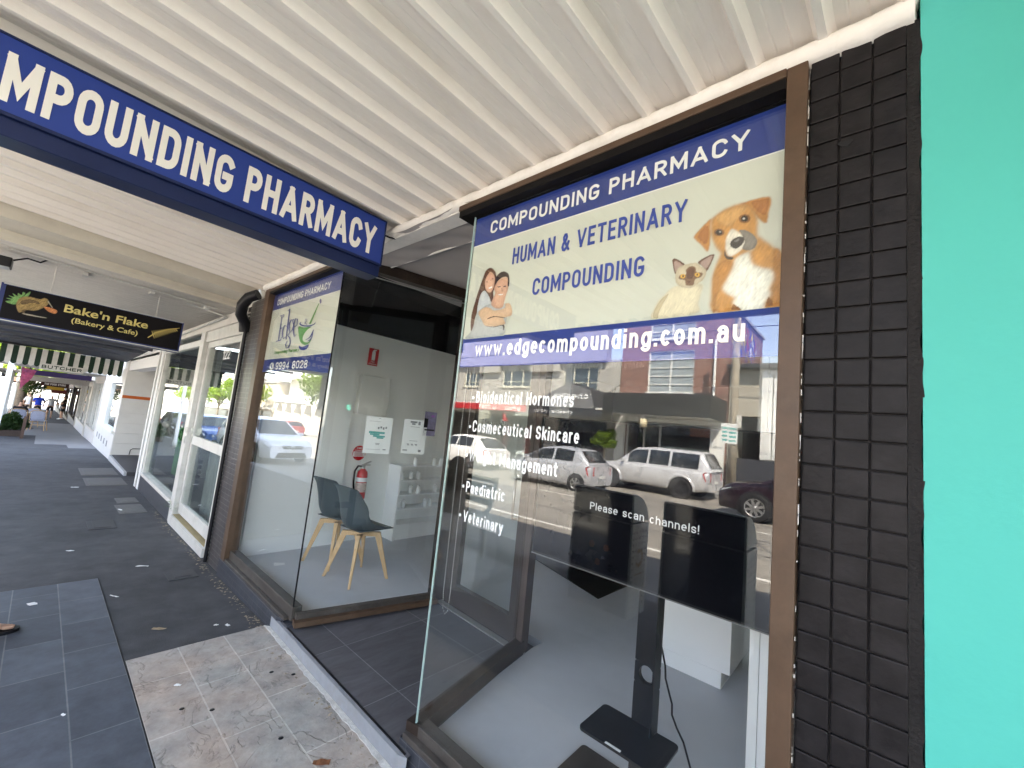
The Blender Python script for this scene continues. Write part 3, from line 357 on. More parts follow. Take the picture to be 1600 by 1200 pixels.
M_awn = mat('cream_awning_paint', (0.82, 0.77, 0.71), 0.45, 0.03, 8, bump=0.06, bscale=30, dirt=(0.64, 0.57, 0.48, 0.7), dscale=1.6, stretch=(3, 0.5, 1))
M_awn2 = mat('aged_awning_paint', (0.60, 0.57, 0.53), 0.55, 0.05, 8, dirt=(0.42, 0.40, 0.37, 0.6), dscale=1.3)
M_plaster = mat('white_plaster', (0.80, 0.77, 0.725), 0.7, 0.05, 12, bump=0.5, bscale=14, dirt=(0.52, 0.46, 0.38, 0.6), dscale=3.5)
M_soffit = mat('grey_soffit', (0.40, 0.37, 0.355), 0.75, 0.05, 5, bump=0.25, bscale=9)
M_white = mat('white_paint', (0.74, 0.74, 0.71), 0.6, 0.03, 5, dirt=(0.62, 0.61, 0.57, 0.5), dscale=1.2)
M_wintwall = mat('interior_wall', (0.84, 0.845, 0.82), 0.65, 0.02, 3, dirt=(0.76, 0.765, 0.74, 0.5), dscale=0.8)
M_lam = mat('white_laminate', (0.88, 0.885, 0.88), 0.35, 0.02, 4)
M_vinyl = mat('grey_vinyl_floor', (0.52, 0.53, 0.56), 0.40, 0.06, 2.0, bump=0.06, bscale=120, dirt=(0.40, 0.41, 0.44, 0.6), dscale=1.5)
M_dark = mat('dark_void_paint', (0.012, 0.012, 0.013), 0.7, 0.2, 4)
M_teal = mat('teal_render', (0.075, 0.42, 0.355), 0.55, 0.02, 2.0, bump=0.12, bscale=25, dirt=(0.085, 0.445, 0.375, 0.6), dscale=0.9)
M_blue = mat('blue_vinyl', (0.018, 0.040, 0.22), 0.32, 0.05, 3)
M_film = mat('cream_print_film', (0.57, 0.585, 0.505), 0.5, 0.03, 2)
M_bluetxt = mat('navy_print', (0.030, 0.060, 0.30), 0.4, 0.03, 6)
M_filmtxt = mat('white_print', (0.74, 0.75, 0.72), 0.45, 0.03, 6)
M_letter = mat('white_vinyl_letters', (0.86, 0.86, 0.85), 0.45, 0.02, 8)
M_signblue = mat('sign_blue', (0.026, 0.052, 0.25), 0.35, 0.06, 2, dirt=(0.022, 0.043, 0.20, 0.5), dscale=2)
M_signnavy = mat('sign_navy_case', (0.012, 0.020, 0.070), 0.35, 0.1, 4)
M_black = mat('black_plastic', (0.012, 0.012, 0.014), 0.35, 0.15, 8)
M_blackgloss = mat('black_gloss', (0.006, 0.006, 0.008), 0.06, 0.1, 6)
M_alu = mat('weathered_aluminium', (0.58, 0.57, 0.54), 0.5, 0.06, 10, metal=0.25, dirt=(0.36, 0.34, 0.31, 0.6), dscale=4)
M_steel = mat('brushed_steel', (0.52, 0.52, 0.50), 0.35, 0.08, 10, metal=0.85, stretch=(1, 1, 12))
M_wood = mat('pale_beech', (0.56, 0.38, 0.21), 0.5, 0.12, 9, stretch=(12, 12, 1.2))
M_shell = mat('slate_plastic_shell', (0.055, 0.072, 0.082), 0.42, 0.05, 5)
M_red = mat('red_enamel', (0.55, 0.015, 0.02), 0.25, 0.06, 5, coat=0.4)
M_paper = mat('paper', (0.80, 0.80, 0.79), 0.8, 0.03, 9)
G_front = glassmat('shop_glass', (0.985, 0.995, 0.99), 0.043)
G_ret = glassmat('return_glass', (0.975, 0.99, 0.985), 0.042)
G_dark = glassmat('far_shop_glass', (0.85, 0.9, 0.88), 0.06)
M_edge = mat('glass_edge', (0.42, 0.55, 0.52), 0.2, 0.1, 20)
# ---------------- ground ----------------
KX = [40, 3, -3, -5.3, -10, -15, -20, -25, -37, -45, -80, -160]
def strip(name, m, y0, y1, dz, x_from=40, x_to=-160, kind='structure', ny=1, depth=None):
    xs = [x for x in KX if x_to < x < x_from]; xs = [x_from]+xs+[x_to]; mb = MB()
    vs = []; fs = []
    for i, x in enumerate(xs):
        for j in range(ny+1): vs.append((x, y0+(y1-y0)*j/ny, terr(x)+dz))
    for i in range(len(xs)-1):
        for j in range(ny):
            a = i*(ny+1)+j; fs.append((a, a+1, a+ny+2, a+ny+1))
    mb.add(vs, fs)
    if depth:
        mb2 = MB()
        for a, b in zip(xs, xs[1:]):
            za, zb = terr(a)+dz, terr(b)+dz
            mb2.add([(a, y0, za-depth), (b, y0, zb-depth), (b, y1, zb-depth), (a, y1, za-depth), (a, y0, za), (b, y0, zb), (b, y1, zb), (a, y1, za)],
                    [(0, 1, 2, 3), (4, 7, 6, 5), (0, 4, 5, 1), (3, 2, 6, 7)])
        mb = mb2
    return mb.build(name, m, kind=kind)
strip('ground', mat('earth', (0.16, 0.14, 0.11), 0.9, 0.2, 1), -400, 400, -0.6)
strip('road', M_road, -15.25, -1.75, -0.15)
strip('pavement', M_asph, -1.70, 9.2, -0.004)
strip('far_pavement', M_conc, -18.4, -15.3, 0.0)
strip('kerb', mat('bluestone_kerb', (0.22, 0.22, 0.22), 0.8, 0.2, 6, bump=0.3), -1.86, -1.66, 0.002, depth=0.3)
strip('far_kerb', MATS['bluestone_kerb'], -15.3, -15.12, 0.002, depth=0.3)
M_line = mat('road_paint', (0.72, 0.70, 0.65), 0.7, 0.1, 12, dirt=(0.4, 0.38, 0.34, 0.7), dscale=3)
strip('road_line', M_line, -4.42, -4.30, -0.144)
for k, x in enumerate(range(6, -60, -6)):
    strip('road_marking', M_line, -8.56, -8.46, -0.143, x, x-3)
M_rail = mat('tram_rail', (0.20, 0.18, 0.16), 0.45, 0.2, 8, metal=0.6)
for y in (-6.0, -7.435, -9.6, -11.035):
    strip('road', M_rail, y-0.035, y+0.035, -0.142)
    strip('road', mat('track_concrete', (0.25, 0.235, 0.21), 0.8, 0.2, 5, bump=0.2), y-0.28, y+0.28, -0.146)
MB().add([(-5.17, 0.56, 0.003-0.055), (-5.17, -1.2, -0.052), (-3, -1.2, 0.003), (-3, 0.56, 0.003), (4, -1.2, 0.003), (4, 0.56, 0.003)], [(0, 1, 2, 3), (3, 2, 4, 5)]).build('pavement', M_slate, kind='structure')
MB().add([(-3.40, 0.566, 0.003), (-3.40, 1.335, 0.003), (-3.0, 1.335, 0.004), (-3.0, 0.566, 0.004), (4, 1.335, 0.004), (4, 0.566, 0.004)], [(3, 2, 1, 0), (5, 4, 2, 3)]).build('pavement', M_stone, kind='structure')
def gpatch(name, x0, x1, y0, y1, m, dz=0.004):
    MB().add([(x0, y0, terr(x0)+dz), (x1, y0, terr(x1)+dz), (x1, y1, terr(x1)+dz), (x0, y1, terr(x0)+dz)], [(0, 1, 2, 3)]).build(name, m, kind='structure')
M_conc2 = mat('pale_path_concrete', (0.20, 0.20, 0.205), 0.85, 0.1, 3, dirt=(0.13, 0.13, 0.14, 0.5), dscale=2)
gpatch('pavement', -25, -20, 0.05, 1.4, M_conc2); gpatch('pavement', -20, -18.6, 0.75, 1.4, M_conc2); gpatch('pavement', -37, -25, -0.3, 1.38, M_conc2)
# ---------------- the pharmacy ----------------
PH = thing('pharmacy_building', 'dark framed compounding pharmacy with two blue and cream printed windows round a recessed entry', 'building', (-2.4, 1.4, 0))
CY = (0.5, 1.0)
# shell
m = MB(); m.box(-4.98, 1.45, 3.0, 0.068, 1.75, 6.3); m.build('upper_wall', mat('cream_render', (0.5, 0.46, 0.4), 0.85, 0.1, 3), PH)
m = MB(); m.box(-5.0, 1.45, -0.1, -4.80, 9.2, 6.3); m.box(0.03, 1.42, 0, 0.068, 9.2, 6.3); m.build('party_wall', M_wintwall, PH, split=True)
m = MB(); m.box(-4.80, 9.0, 0, 0.03, 9.2, 6.3); m.build('back_wall', M_wintwall, PH)
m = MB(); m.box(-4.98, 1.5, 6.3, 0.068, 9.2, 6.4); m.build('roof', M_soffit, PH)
fl = MB(); fl.prism([(-4.8, 1.5), (-3.17, 1.5), (-2.93, 2.6), (-2.93, 2.75), (-1.85, 2.68), (-1.85, 2.55), (-1.68, 1.5), (0.03, 1.5), (0.03, 9), (-4.8, 9)], 0.0, 0.1); fl.build('floor', M_vinyl, PH)
m = MB(); m.box(-4.8, 1.52, 3.2, -2.4, 4.6, 3.25); m.build('dark_ceiling', M_dark, PH); m = MB(); m.box(-2.4, 1.75, 2.9, 0.03, 9, 2.95); m.box(-4.8, 4.62, 2.9, -2.4, 9, 2.95); m.build('ceiling', M_wintwall, PH)
m = MB(); m.box(-4.8, 1.52, 2.64, -4.77, 4.6, 3.2); m.box(-4.77, 4.6, 2.64, -2.4, 4.62, 3.2); m.box(-2.42, 2.7, 2.64, -2.4, 4.6, 3.2); m.build('bulkhead', M_dark, PH)
m = MB(); m.box(-4.8, 1.52, 0.1, -4.745, 2.47, 2.62); m.build('wall_lining', M_wintwall, PH)
m = MB(); m.box(-4.745, 1.53, 0.1, -4.735, 2.47, 0.26); m.box(-4.8, 2.47, 0.1, -4.79, 3.1, 0.24); m.build('skirting', M_lam, PH)
m = MB(); m.box(-4.8, 4.62, 0.1, -3.1, 4.7, 2.64); m.build('partition_wall', M_wintwall, PH)
# recess floor, riser, soffit
m = MB(); m.add([(-3.33, 1.372, 0.081), (-1.62, 1.345, 0.081), (-1.75, 2.6, 0.081), (-3.0, 2.68, 0.081)], [(0, 1, 2, 3)]); m.build('entry_floor', M_entry, PH)
m = MB(); m.prism([(-3.36, 1.352), (-1.66, 1.325), (-1.62, 1.345), (-3.33, 1.3715)], 0, 0.079); m.build('riser', mat('worn_white_step', (0.27, 0.28, 0.30), 0.6, 0.1, 14, dirt=(0.25, 0.24, 0.23, 0.8), dscale=9), PH)
m = MB(); m.prism([(-3.40+1.7*i/40, 1.325-0.027*i/40+0.004*math.sin(i*2.7)+0.004*math.sin(i*0.6)) for i in range(41)]+[(-1.66, 1.3245), (-3.36, 1.3515)], 0.0, 0.007); m.build('mortar_strip', mat('lime_mortar', (0.55, 0.54, 0.51), 0.9, 0.15, 18, bump=0.6, bscale=60, dirt=(0.3, 0.28, 0.26, 0.8), dscale=14), PH)
m = MB(); m.prism([(-3.36, 1.372), (-1.64, 1.345), (-1.64, 1.355), (-3.36, 1.382)], 0.0795, 0.0835); m.build('nosing', M_black, PH)
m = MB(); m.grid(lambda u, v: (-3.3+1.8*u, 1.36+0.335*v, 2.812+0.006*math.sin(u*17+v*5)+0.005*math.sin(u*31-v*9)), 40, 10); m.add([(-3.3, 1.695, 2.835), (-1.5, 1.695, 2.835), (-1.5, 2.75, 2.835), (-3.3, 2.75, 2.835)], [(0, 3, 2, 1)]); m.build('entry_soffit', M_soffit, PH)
m = MB(); m.tube([(-3.2, 1.697, 2.815), (-2.6, 1.698, 2.817), (-2.3, 1.695, 2.814), (-1.6, 1.697, 2.815)], 0.008, 6); m.build('soffit_bead', M_plaster, PH)
# cornice under the awning, rough
def corn(u, v):
    x = 0.062-4.95*u; a = v*math.pi*0.9
    w = 0.0025*math.sin(x*37)+0.002*math.sin(x*71+1)
    return (x, 1.395-0.036*math.sin(a)*(1+0.1*math.sin(x*13))-0.004, 2.806+0.07*(1-math.cos(a))/1.95+w*(0.4+0.6*(1-v)))
m = MB(); m.grid(corn, 170, 8); m.box(-4.9, 1.392, 2.80, 0.064, 1.5, 2.88); m.build('cornice', M_plaster, PH)
# right tiled pier, every tile bevelled
m = MB(); m.box(-0.165, 1.395, 0, 0.047, 1.42, 2.815); m.build('pier_backing', M_blackgrout, PH)
m = MB(); P = 0.0714
for r in range(40):
    z0 = r*P-0.035
    if z0+P > 2.83: break
    for c in range(3):
        x0 = -0.165+c*0.0713; j = random.uniform(-0.0007, 0.0007)
        m.bbox(x0+0.002, 1.386+j, max(0.002, z0+0.002), x0+0.0693, 1.397, min(2.812, z0+P-0.002), 0.0034)
tp = m.build('tile_pier', M_blacktile, PH)
m = MB(); m.grid(lambda u, v: (0.047+0.026*u+(0.0022*math.sin(v*190)+0.0018*math.sin(v*77+2))*u, 1.388-0.004*math.sin(v*60), 2.815*v), 3, 260); m.build('painted_edge', M_blackgrout, PH)
m = MB()
for i in range(70):
    z = random.uniform(0.2, 2.8); h = random.uniform(0.004, 0.03)
    m.box(-0.1685, 1.3835, z, -0.1685+random.uniform(0.0015, 0.003), 1.3855, z+h)
m.build('paint_chips', M_plaster, PH, kind='stuff')
# plinth and left pier
m = MB(); m.box(-1.72, 1.368, 0.0, -0.165, 1.46, 0.112); m.prism([(-1.72, 1.37), (-1.62, 1.37), (-1.86, 2.5), (-1.95, 2.5)], 0.0, 0.112); m.prism([(-4.77, 1.352), (-3.27, 1.352), (-3.12, 1.46), (-4.77, 1.46)], -0.1, 0.105); m.prism([(-3.2, 1.365), (-3.11, 1.365), (-2.87, 2.5), (-2.97, 2.5)], 0.0, 0.098); m.build('plinth', M_plinth, PH, split=True)
m = MB(); m.box(-5.22, 1.378, -0.1, -4.77, 1.46, 2.72); m.build('tile_pier', M_piertile, PH)
m = MB(); m.box(-5.345, 1.385, -0.1, -5.22, 1.46, 2.68); m.build('pier_backing', M_blackgrout, PH)
m = MB()
for r in range(66):
    m.box(-5.34, 1.372, -0.06+r*0.041, -5.232, 1.39, -0.06+r*0.041+0.012)
m.build('mortar_ridges', mat('pale_mortar', (0.42, 0.40, 0.37), 0.9, 0.2, 20), PH)
m = MB(); m.tube([(-4.93, 1.34, 2.76), (-5.0, 1.28, 2.72), (-5.07, 1.25, 2.64), (-5.15, 1.27, 2.55), (-5.20, 1.33, 2.48), (-5.215, 1.35, 2.38)], 0.055, 14); m.tube([(-5.215, 1.355, 2.4), (-5.215, 1.355, -0.05)], 0.018, 8); m.build('downpipe', M_black, PH)
# ---- windows
def lerp3(a, b, t): return tuple(a[i]+(b[i]-a[i])*t for i in range(3))
rw = MB()
rw.box(-0.222, 1.36, 0.115, -0.168, 1.47, 2.806)                       # jamb
rw.box(-1.745, 1.355, 2.776, -0.222, 1.47, 2.806)                       # header
RWIN = rw.build('window', M_brown, PH, bevel=0.003)
m = MB(); m.box(-1.66, 1.40, 0.113, -0.222, 1.47, 0.185); m.box(-1.70, 1.366, 0.113, -0.222, 1.40, 0.140); m.build('sill', M_sill, RWIN, bevel=0.003)
m = MB(); m.box(-1.74, 1.360, 2.742, -0.224, 1.468, 2.7755); m.build('head_gasket_shade', M_gasketshade, RWIN)  # gasket strip deepened into a black box, putting shade under the header
m = MB(); m.extr([(-0.079+0.017*math.cos(k*0.7)*(1+0.3*math.sin(k*2.1)), 1.3838, 2.513+0.010*math.sin(k*0.7)*(1+0.3*math.cos(k*1.7))) for k in range(9)], (0, 0.002, 0)); m.build('chip', M_dark, PH)
m = MB(); m.box(-1.655, 1.404, 0.185, -0.222, 1.412, 2.74); m.build('glass', G_front, RWIN)
# right return : from (-1.655,1.41) to (-1.865,2.44)
a, b = (-1.662, 1.415), (-1.868, 2.43)
m = MB(); m.wall(a, b, 0.008, 0.185, 2.76); m.build('return_glass', G_ret, RWIN)
m = MB(); m.wall((-1.63, 1.40), (-1.835, 2.44), 0.075, 0.112, 0.185); m.wall((-1.62, 1.42), (-1.83, 2.44), 0.09, 2.76, 2.83); m.build('return_sill', M_dkframe, RWIN, split=True)
m = MB(); m.prism([(-1.835, 2.40), (-1.90, 2.42), (-1.93, 2.53), (-1.86, 2.51)], 0.1, 2.84); m.build('return_jamb', mat('brown_stained_frame', (0.070, 0.052, 0.045), 0.5, 0.15, 8, stretch=(8, 8, 1)), RWIN)
m = MB(); m.box(-1.6585, 1.403, 0.186, -1.6555, 1.413, 2.75); m.build('glass_edge', M_edge, RWIN)
FY = 1.415
def film(name, x0, x1, z0, z1, mm, par, y=FY): return MB().box(x0, y, z0, x1, y+0.0012, z1).build(name, mm, par)
film('blue_band', -1.652, -0.222, 2.5755, 2.731, M_blue, RWIN); film('white_line', -1.652, -0.222, 2.571, 2.5755, M_filmtxt, RWIN)
film('printed_film', -1.652, -0.222, 2.064, 2.571, M_film, RWIN); film('blue_band', -1.652, -0.222, 1.9125, 2.064, M_blue, RWIN)
TX = FY-0.0022
U, V = (1, 0, 0), (0, 0, 1)
m = MB(); text(m, 'COMPOUNDING PHARMACY', (-1.532, TX, 2.618), U, V, 1.202, 0.068, stroke=0.17)
m.build('lettering', M_filmtxt, RWIN)
m = MB(); text(m, 'HUMAN & VETERINARY', (-1.352, TX, 2.416), U, V, 0.830, 0.084, stroke=0.155); m.build('lettering', M_bluetxt, RWIN); m = MB(); text(m, 'COMPOUNDING', (-1.205, TX, 2.238), U, V, 0.537, 0.080, stroke=0.155)
m.build('lettering', M_bluetxt, RWIN)
m = MB(); text(m, 'www.edgecompounding.com.au', (-1.546, TX, 1.9635), U, V, 1.226, 0.075, stroke=0.165); m.build('lettering', M_letter, RWIN)
for s, z, x0, x1, c in (('Bioidentical Hormones', 1.732, -1.499, -0.928, 0.057), ('Cosmeceutical Skincare', 1.588, -1.501, -0.889, 0.057), ('Weight Management', 1.447, -1.504, -0.979, 0.057), ('Paediatric', 1.298, -1.5, -1.246, 0.052), ('Veterinary', 1.161, -1.497, -1.238, 0.053)):
    m = MB(); text(m, s, (x0, TX, z), U, V, x1-x0, c, stroke=0.155)
    n = 12; m.extr([(-1.522+0.008*math.cos(2*math.pi*k/n), TX, z+0.024+0.008*math.sin(2*math.pi*k/n)) for k in range(n)], (0, 0.001, 0)); m.build('lettering', M_letter, RWIN)
G_faint = glassmat('faint_letters', (0.95, 0.95, 0.95), 0.02, haze=0.13, hazecol=(0.75, 0.75, 0.72))
m = MB(); text(m, 'Professional Service Area', (-0.962, FY+0.004, 1.889), U, V, 0.318, 0.028); m.build('faint_lettering', G_faint, RWIN); m = MB(); text(m, 'Mon - Fri', (-1.444, FY+0.004, 1.622), U, V, 0.168, 0.034)
m.build('faint_lettering', G_faint, RWIN)
ACOL = dict(tan=(0.50, 0.255, 0.075), tan2=(0.42, 0.20, 0.055), tan3=(0.56, 0.32, 0.12), white=(0.72, 0.71, 0.63), brown=(0.24, 0.11, 0.04), ear=(0.46, 0.215, 0.06), ear2=(0.36, 0.15, 0.045), cream=(0.66, 0.62, 0.53), grey=(0.20, 0.18, 0.155), grey2=(0.22, 0.21, 0.20), dark=(0.06, 0.05, 0.042), black=(0.02, 0.016, 0.013), shine=(0.78, 0.78, 0.75),
            cat=(0.64, 0.58, 0.42), cat2=(0.46, 0.39, 0.25), catd=(0.12, 0.055, 0.03), catp=(0.36, 0.25, 0.21), cath=(0.52, 0.45, 0.32), catm=(0.20, 0.11, 0.06), amber=(0.62, 0.36, 0.06),
            hair=(0.12, 0.055, 0.03), shirt2=(0.50, 0.53, 0.54), shirt=(0.42, 0.44, 0.43), skin=(0.60, 0.36, 0.25), skin2=(0.58, 0.35, 0.235), hair2=(0.055, 0.04, 0.032), skin3=(0.62, 0.43, 0.28), skin4=(0.42, 0.24, 0.16),
            green=(0.065, 0.28, 0.045), navy=(0.03, 0.045, 0.22), leaf=(0.13, 0.25, 0.075), kiwi=(0.25, 0.165, 0.06), kiwi2=(0.11, 0.07, 0.03), beak=(0.30, 0.26, 0.2), bread=(0.45, 0.17, 0.06), gold=(0.55, 0.42, 0.13))
def amat(c): return mat('print_'+c, ACOL[c], 0.5, 0.16, 38, stretch=(1, 1, 1))
import numpy as np
def blur(a, s):
    n = int(3*s)+1; k = np.exp(-0.5*(np.arange(-n, n+1)/s)**2); k /= k.sum()
    for ax in (0, 1): a = np.apply_along_axis(lambda r: np.convolve(np.pad(r, n, mode='edge'), k, mode='valid'), ax, a)
    return a
def printed(key, name, parent, step=0.0022, soft=0.9, fur=0.10, seed=1, paperc=(0.57, 0.585, 0.505), pos=None, axis='y'):
    """a printed photograph: a fine sheet of ink cells, colours softened into each other, with hair-like grain"""
    pos = TX if pos is None else pos; P = [p for _, q in ART[key] for p in q]; x0 = min(p[0] for p in P)-4*step; x1 = max(p[0] for p in P)+4*step; z0 = min(p[1] for p in P); z1 = max(p[1] for p in P)+4*step
    nx, nz = int((x1-x0)/step)+1, int((z1-z0)/step)+1; X_, Z_ = np.meshgrid(x0+np.arange(nx)*step, z0+np.arange(nz)*step, indexing='ij')
    img = np.zeros((nx, nz, 3)); img[:] = paperc; al = np.zeros((nx, nz)); rs = np.random.RandomState(seed)
    for col, pts in ART[key]:
        q = np.array(smooth_poly(pts, 4)); ins = np.zeros((nx, nz), bool); n = len(q)
        for i in range(n):
            xa, za = q[i]; xb, zb = q[(i+1) % n]
            if za == zb: continue
            ins ^= ((Z_ < za) != (Z_ < zb)) & (X_ < (xb-xa)*(Z_-za)/(zb-za)+xa)
        mk = ins.astype(float); ar = ins.sum(); s_ = soft*(2.6 if ar > 2500 else 1.3 if ar > 500 else 0.6); mk = blur(mk, max(0.45, s_*0.55))
        c = np.array(ACOL[col]); sh = 0.72+0.36*np.clip(blur(ins.astype(float), max(1.0, math.sqrt(max(ar, 1))*0.10)), 0, 1)**1.2
        img = img*(1-mk[..., None])+(c*sh[..., None])*mk[..., None]; al = np.maximum(al, mk)
    g = rs.randn(nx, nz); g = blur(g, 0.7); g2 = np.zeros_like(g)
    for k in range(-3, 4): g2 += np.roll(np.roll(g, k, 1), k//2, 0)
    g2 /= g2.std(); g3 = blur(rs.randn(nx, nz), 5); g3 /= g3.std()
    img *= np.clip(1+fur*(0.7*g2+0.5*g3)*al, 0.3, 1.6)[..., None]; img = np.clip(img, 0, 1)
    keep = al > 0.04; idx = -np.ones((nx, nz), int); off = Vector(root_loc(parent)); vs = []; cs = []
    cell = keep[:-1, :-1] | keep[1:, :-1] | keep[:-1, 1:] | keep[1:, 1:]; use = np.zeros((nx, nz), bool)
    for a_, b_ in ((0, 0), (1, 0), (0, 1), (1, 1)): use[a_:nx-1+a_, b_:nz-1+b_] |= cell
    I = np.argwhere(use); idx[use] = np.arange(len(I)); vs = [((x0+i*step-off.x, pos-off.y, z0+j*step-off.z) if axis == 'y' else (pos-off.x, x0+i*step-off.y, z0+j*step-off.z)) for i, j in I]
    C_ = np.argwhere(cell); fs = [(int(idx[i, j]), int(idx[i+1, j]), int(idx[i+1, j+1]), int(idx[i, j+1])) for i, j in C_]
    me = bpy.data.meshes.new(name); me.from_pydata(vs, [], fs); at = me.color_attributes.new('ink', 'FLOAT_COLOR', 'POINT')
    at.data.foreach_set('color', np.concatenate([img[use], np.ones((len(I), 1))], 1).astype(np.float32).ravel())
    if 'photo_print' not in MATS:
        m_ = bpy.data.materials.new('photo_print'); m_.use_nodes = True; nt = m_.node_tree; v = nt.nodes.new('ShaderNodeVertexColor'); v.layer_name = 'ink'; nt.links.new(v.outputs['Color'], nt.nodes['Principled BSDF'].inputs['Base Color']); nt.nodes['Principled BSDF'].inputs['Roughness'].default_value = 0.5; nt.nodes['Principled BSDF'].inputs['Specular IOR Level'].default_value = 0.2; MATS['photo_print'] = m_
    me.materials.append(MATS['photo_print']); me.update(); o = bpy.data.objects.new(name, me); COL.objects.link(o); o.parent = parent
    return o
def art(key, name, parent, axis='y', pos=TX, step=0.00035, sm=3):
    """flat printed picture: one mesh, one material slot per ink"""
    me = bpy.data.meshes.new(name); off = Vector(root_loc(parent)); vs = []; fs = []; mi = []; mats = []
    for i, (c, pts) in enumerate(ART[key]):
        if c not in mats: mats.append(c)
        q = smooth_poly(pts, sm); d = pos-(i*step if axis == 'y' else -i*step); n = len(vs)
        vs += [((p[0]-off.x, d-off.y, p[1]-off.z) if axis == 'y' else (d-off.x, p[0]-off.y, p[1]-off.z)) for p in q]; fs.append(tuple(range(n, n+len(q)))); mi.append(mats.index(c))
    me.from_pydata(vs, [], fs); me.update()
    for c in mats: me.materials.append(amat(c))
    for p, k in zip(me.polygons, mi): p.material_index = k
    # split the concave outlines into triangles
    bm = bmesh.new(); bm.from_mesh(me); bmesh.ops.triangulate(bm, faces=bm.faces[:], ngon_method='EAR_CLIP'); bm.to_mesh(me); bm.free()
    o = bpy.data.objects.new(name, me); COL.objects.link(o); o.parent = parent
    return o
printed('dog', 'puppy_print', RWIN, fur=0.10, soft=1.5); printed('cat', 'cat_print', RWIN, step=0.0018, fur=0.06, seed=2, pos=TX-0.0006); printed('couple', 'couple_print', RWIN, step=0.0018, fur=0.05, seed=3, soft=0.7)
# left window
lw = MB()
lw.box(-4.77, 1.36, 0.105, -4.655, 1.47, 2.79); lw.box(-4.655, 1.36, 2.758, -3.12, 1.47, 2.785); LWIN = lw.build('window', M_brown, PH, bevel=0.003)
m = MB(); m.box(-4.65, 1.365, 2.736, -3.125, 1.468, 2.7575); m.build('head_gasket_shade', M_gasketshade, LWIN)  # left gasket, likewise boxed out in black as the header's painted underside shade
m = MB(); m.box(-4.655, 1.40, 0.106, -3.14, 1.47, 0.20); m.box(-4.655, 1.366, 0.106, -3.18, 1.40, 0.128); m.build('sill', M_sill, LWIN, bevel=0.003)
m = MB(); m.box(-4.655, 1.404, 0.20, -3.153, 1.412, 2.74); m.build('glass', G_front, LWIN)
a, b = (-3.147, 1.412), (-2.905, 2.47)
m = MB(); m.wall(b, a, 0.008, 0.17, 2.74); m.build('return_glass', G_ret, LWIN)
m = MB(); m.wall((-2.868, 2.47), (-3.11, 1.40), 0.075, 0.1, 0.135); m.build('return_sill', M_brown, LWIN); m = MB(); m.wall((-2.885, 2.47), (-3.13, 1.42), 0.05, 0.135, 0.17); m.build('return_bead', M_sill, LWIN)
m = MB(); m.wall((-2.868, 2.47), (-3.11, 1.40), 0.08, 2.745, 2.83); m.build('return_header', M_dkframe, LWIN)
m = MB(); m.tube([(-3.14, 1.42, 2.735), (-2.905, 2.45, 2.735)], 0.005, 6); m.build('header_trim', M_steel, LWIN)
m = MB(); m.prism([(-2.95, 2.46), (-2.868, 2.46), (-2.855, 2.60), (-2.94, 2.60)], 0.09, 2.83); m.build('return_jamb', M_dkframe, LWIN)
m = MB(); m.box(-3.154, 1.403, 0.20, -3.150, 1.413, 2.74); m.build('glass_edge', M_black, LWIN)
film('blue_band', -4.65, -3.156, 2.569, 2.731, M_blue, LWIN); film('white_line', -4.65, -3.156, 2.565, 2.569, M_filmtxt, LWIN)
film('printed_film', -4.65, -3.156, 2.061, 2.565, M_film, LWIN)
m = MB(); bt = [(-4.65, 1.935), (-4.4, 1.945), (-4.32, 1.915), (-4.27, 1.94), (-4.0, 1.95), (-3.6, 1.935), (-3.3, 1.91), (-3.156, 1.905)]
m.extr([(x, FY, z) for x, z in bt]+[(-3.156, FY, 2.061), (-4.65, FY, 2.061)], (0, 0.0012, 0)); m.build('blue_band', M_blue, LWIN)
m = MB(); text(m, 'COMPOUNDING PHARMACY', (-4.535, TX, 2.609), U, V, 1.17, 0.063, stroke=0.17); m.build('lettering', M_filmtxt, LWIN); m = MB(); text(m, '9994 8028', (-4.30, TX, 1.953), U, V, 0.72, 0.071, stroke=0.16)
n = 16; m.extr([(-4.408+0.055*math.cos(2*math.pi*k/n), TX, 1.99+0.036*math.sin(2*math.pi*k/n)) for k in range(n)], (0, 0.001, 0)); m.build('lettering', M_filmtxt, LWIN)
m = MB(); m.extr([(-4.43, TX-0.001, 2.01), (-4.415, TX-0.001, 2.01), (-4.40, TX-0.001, 1.985), (-4.378, TX-0.001, 1.98), (-4.378, TX-0.001, 1.968), (-4.405, TX-0.001, 1.972), (-4.43, TX-0.001, 1.995)], (0, 0.0005, 0)); m.build('phone_symbol', M_blue, LWIN)
art('logo', 'mortar_logo', LWIN); art('edge', 'logo_lettering', LWIN, sm=1)
m = MB(); text(m, 'Compounding Pharmacy', (-4.39, TX, 2.107), U, V, 0.578, 0.030, stroke=0.14); m.build('lettering', mat('green_print', (0.11, 0.27, 0.08), 0.5), LWIN)
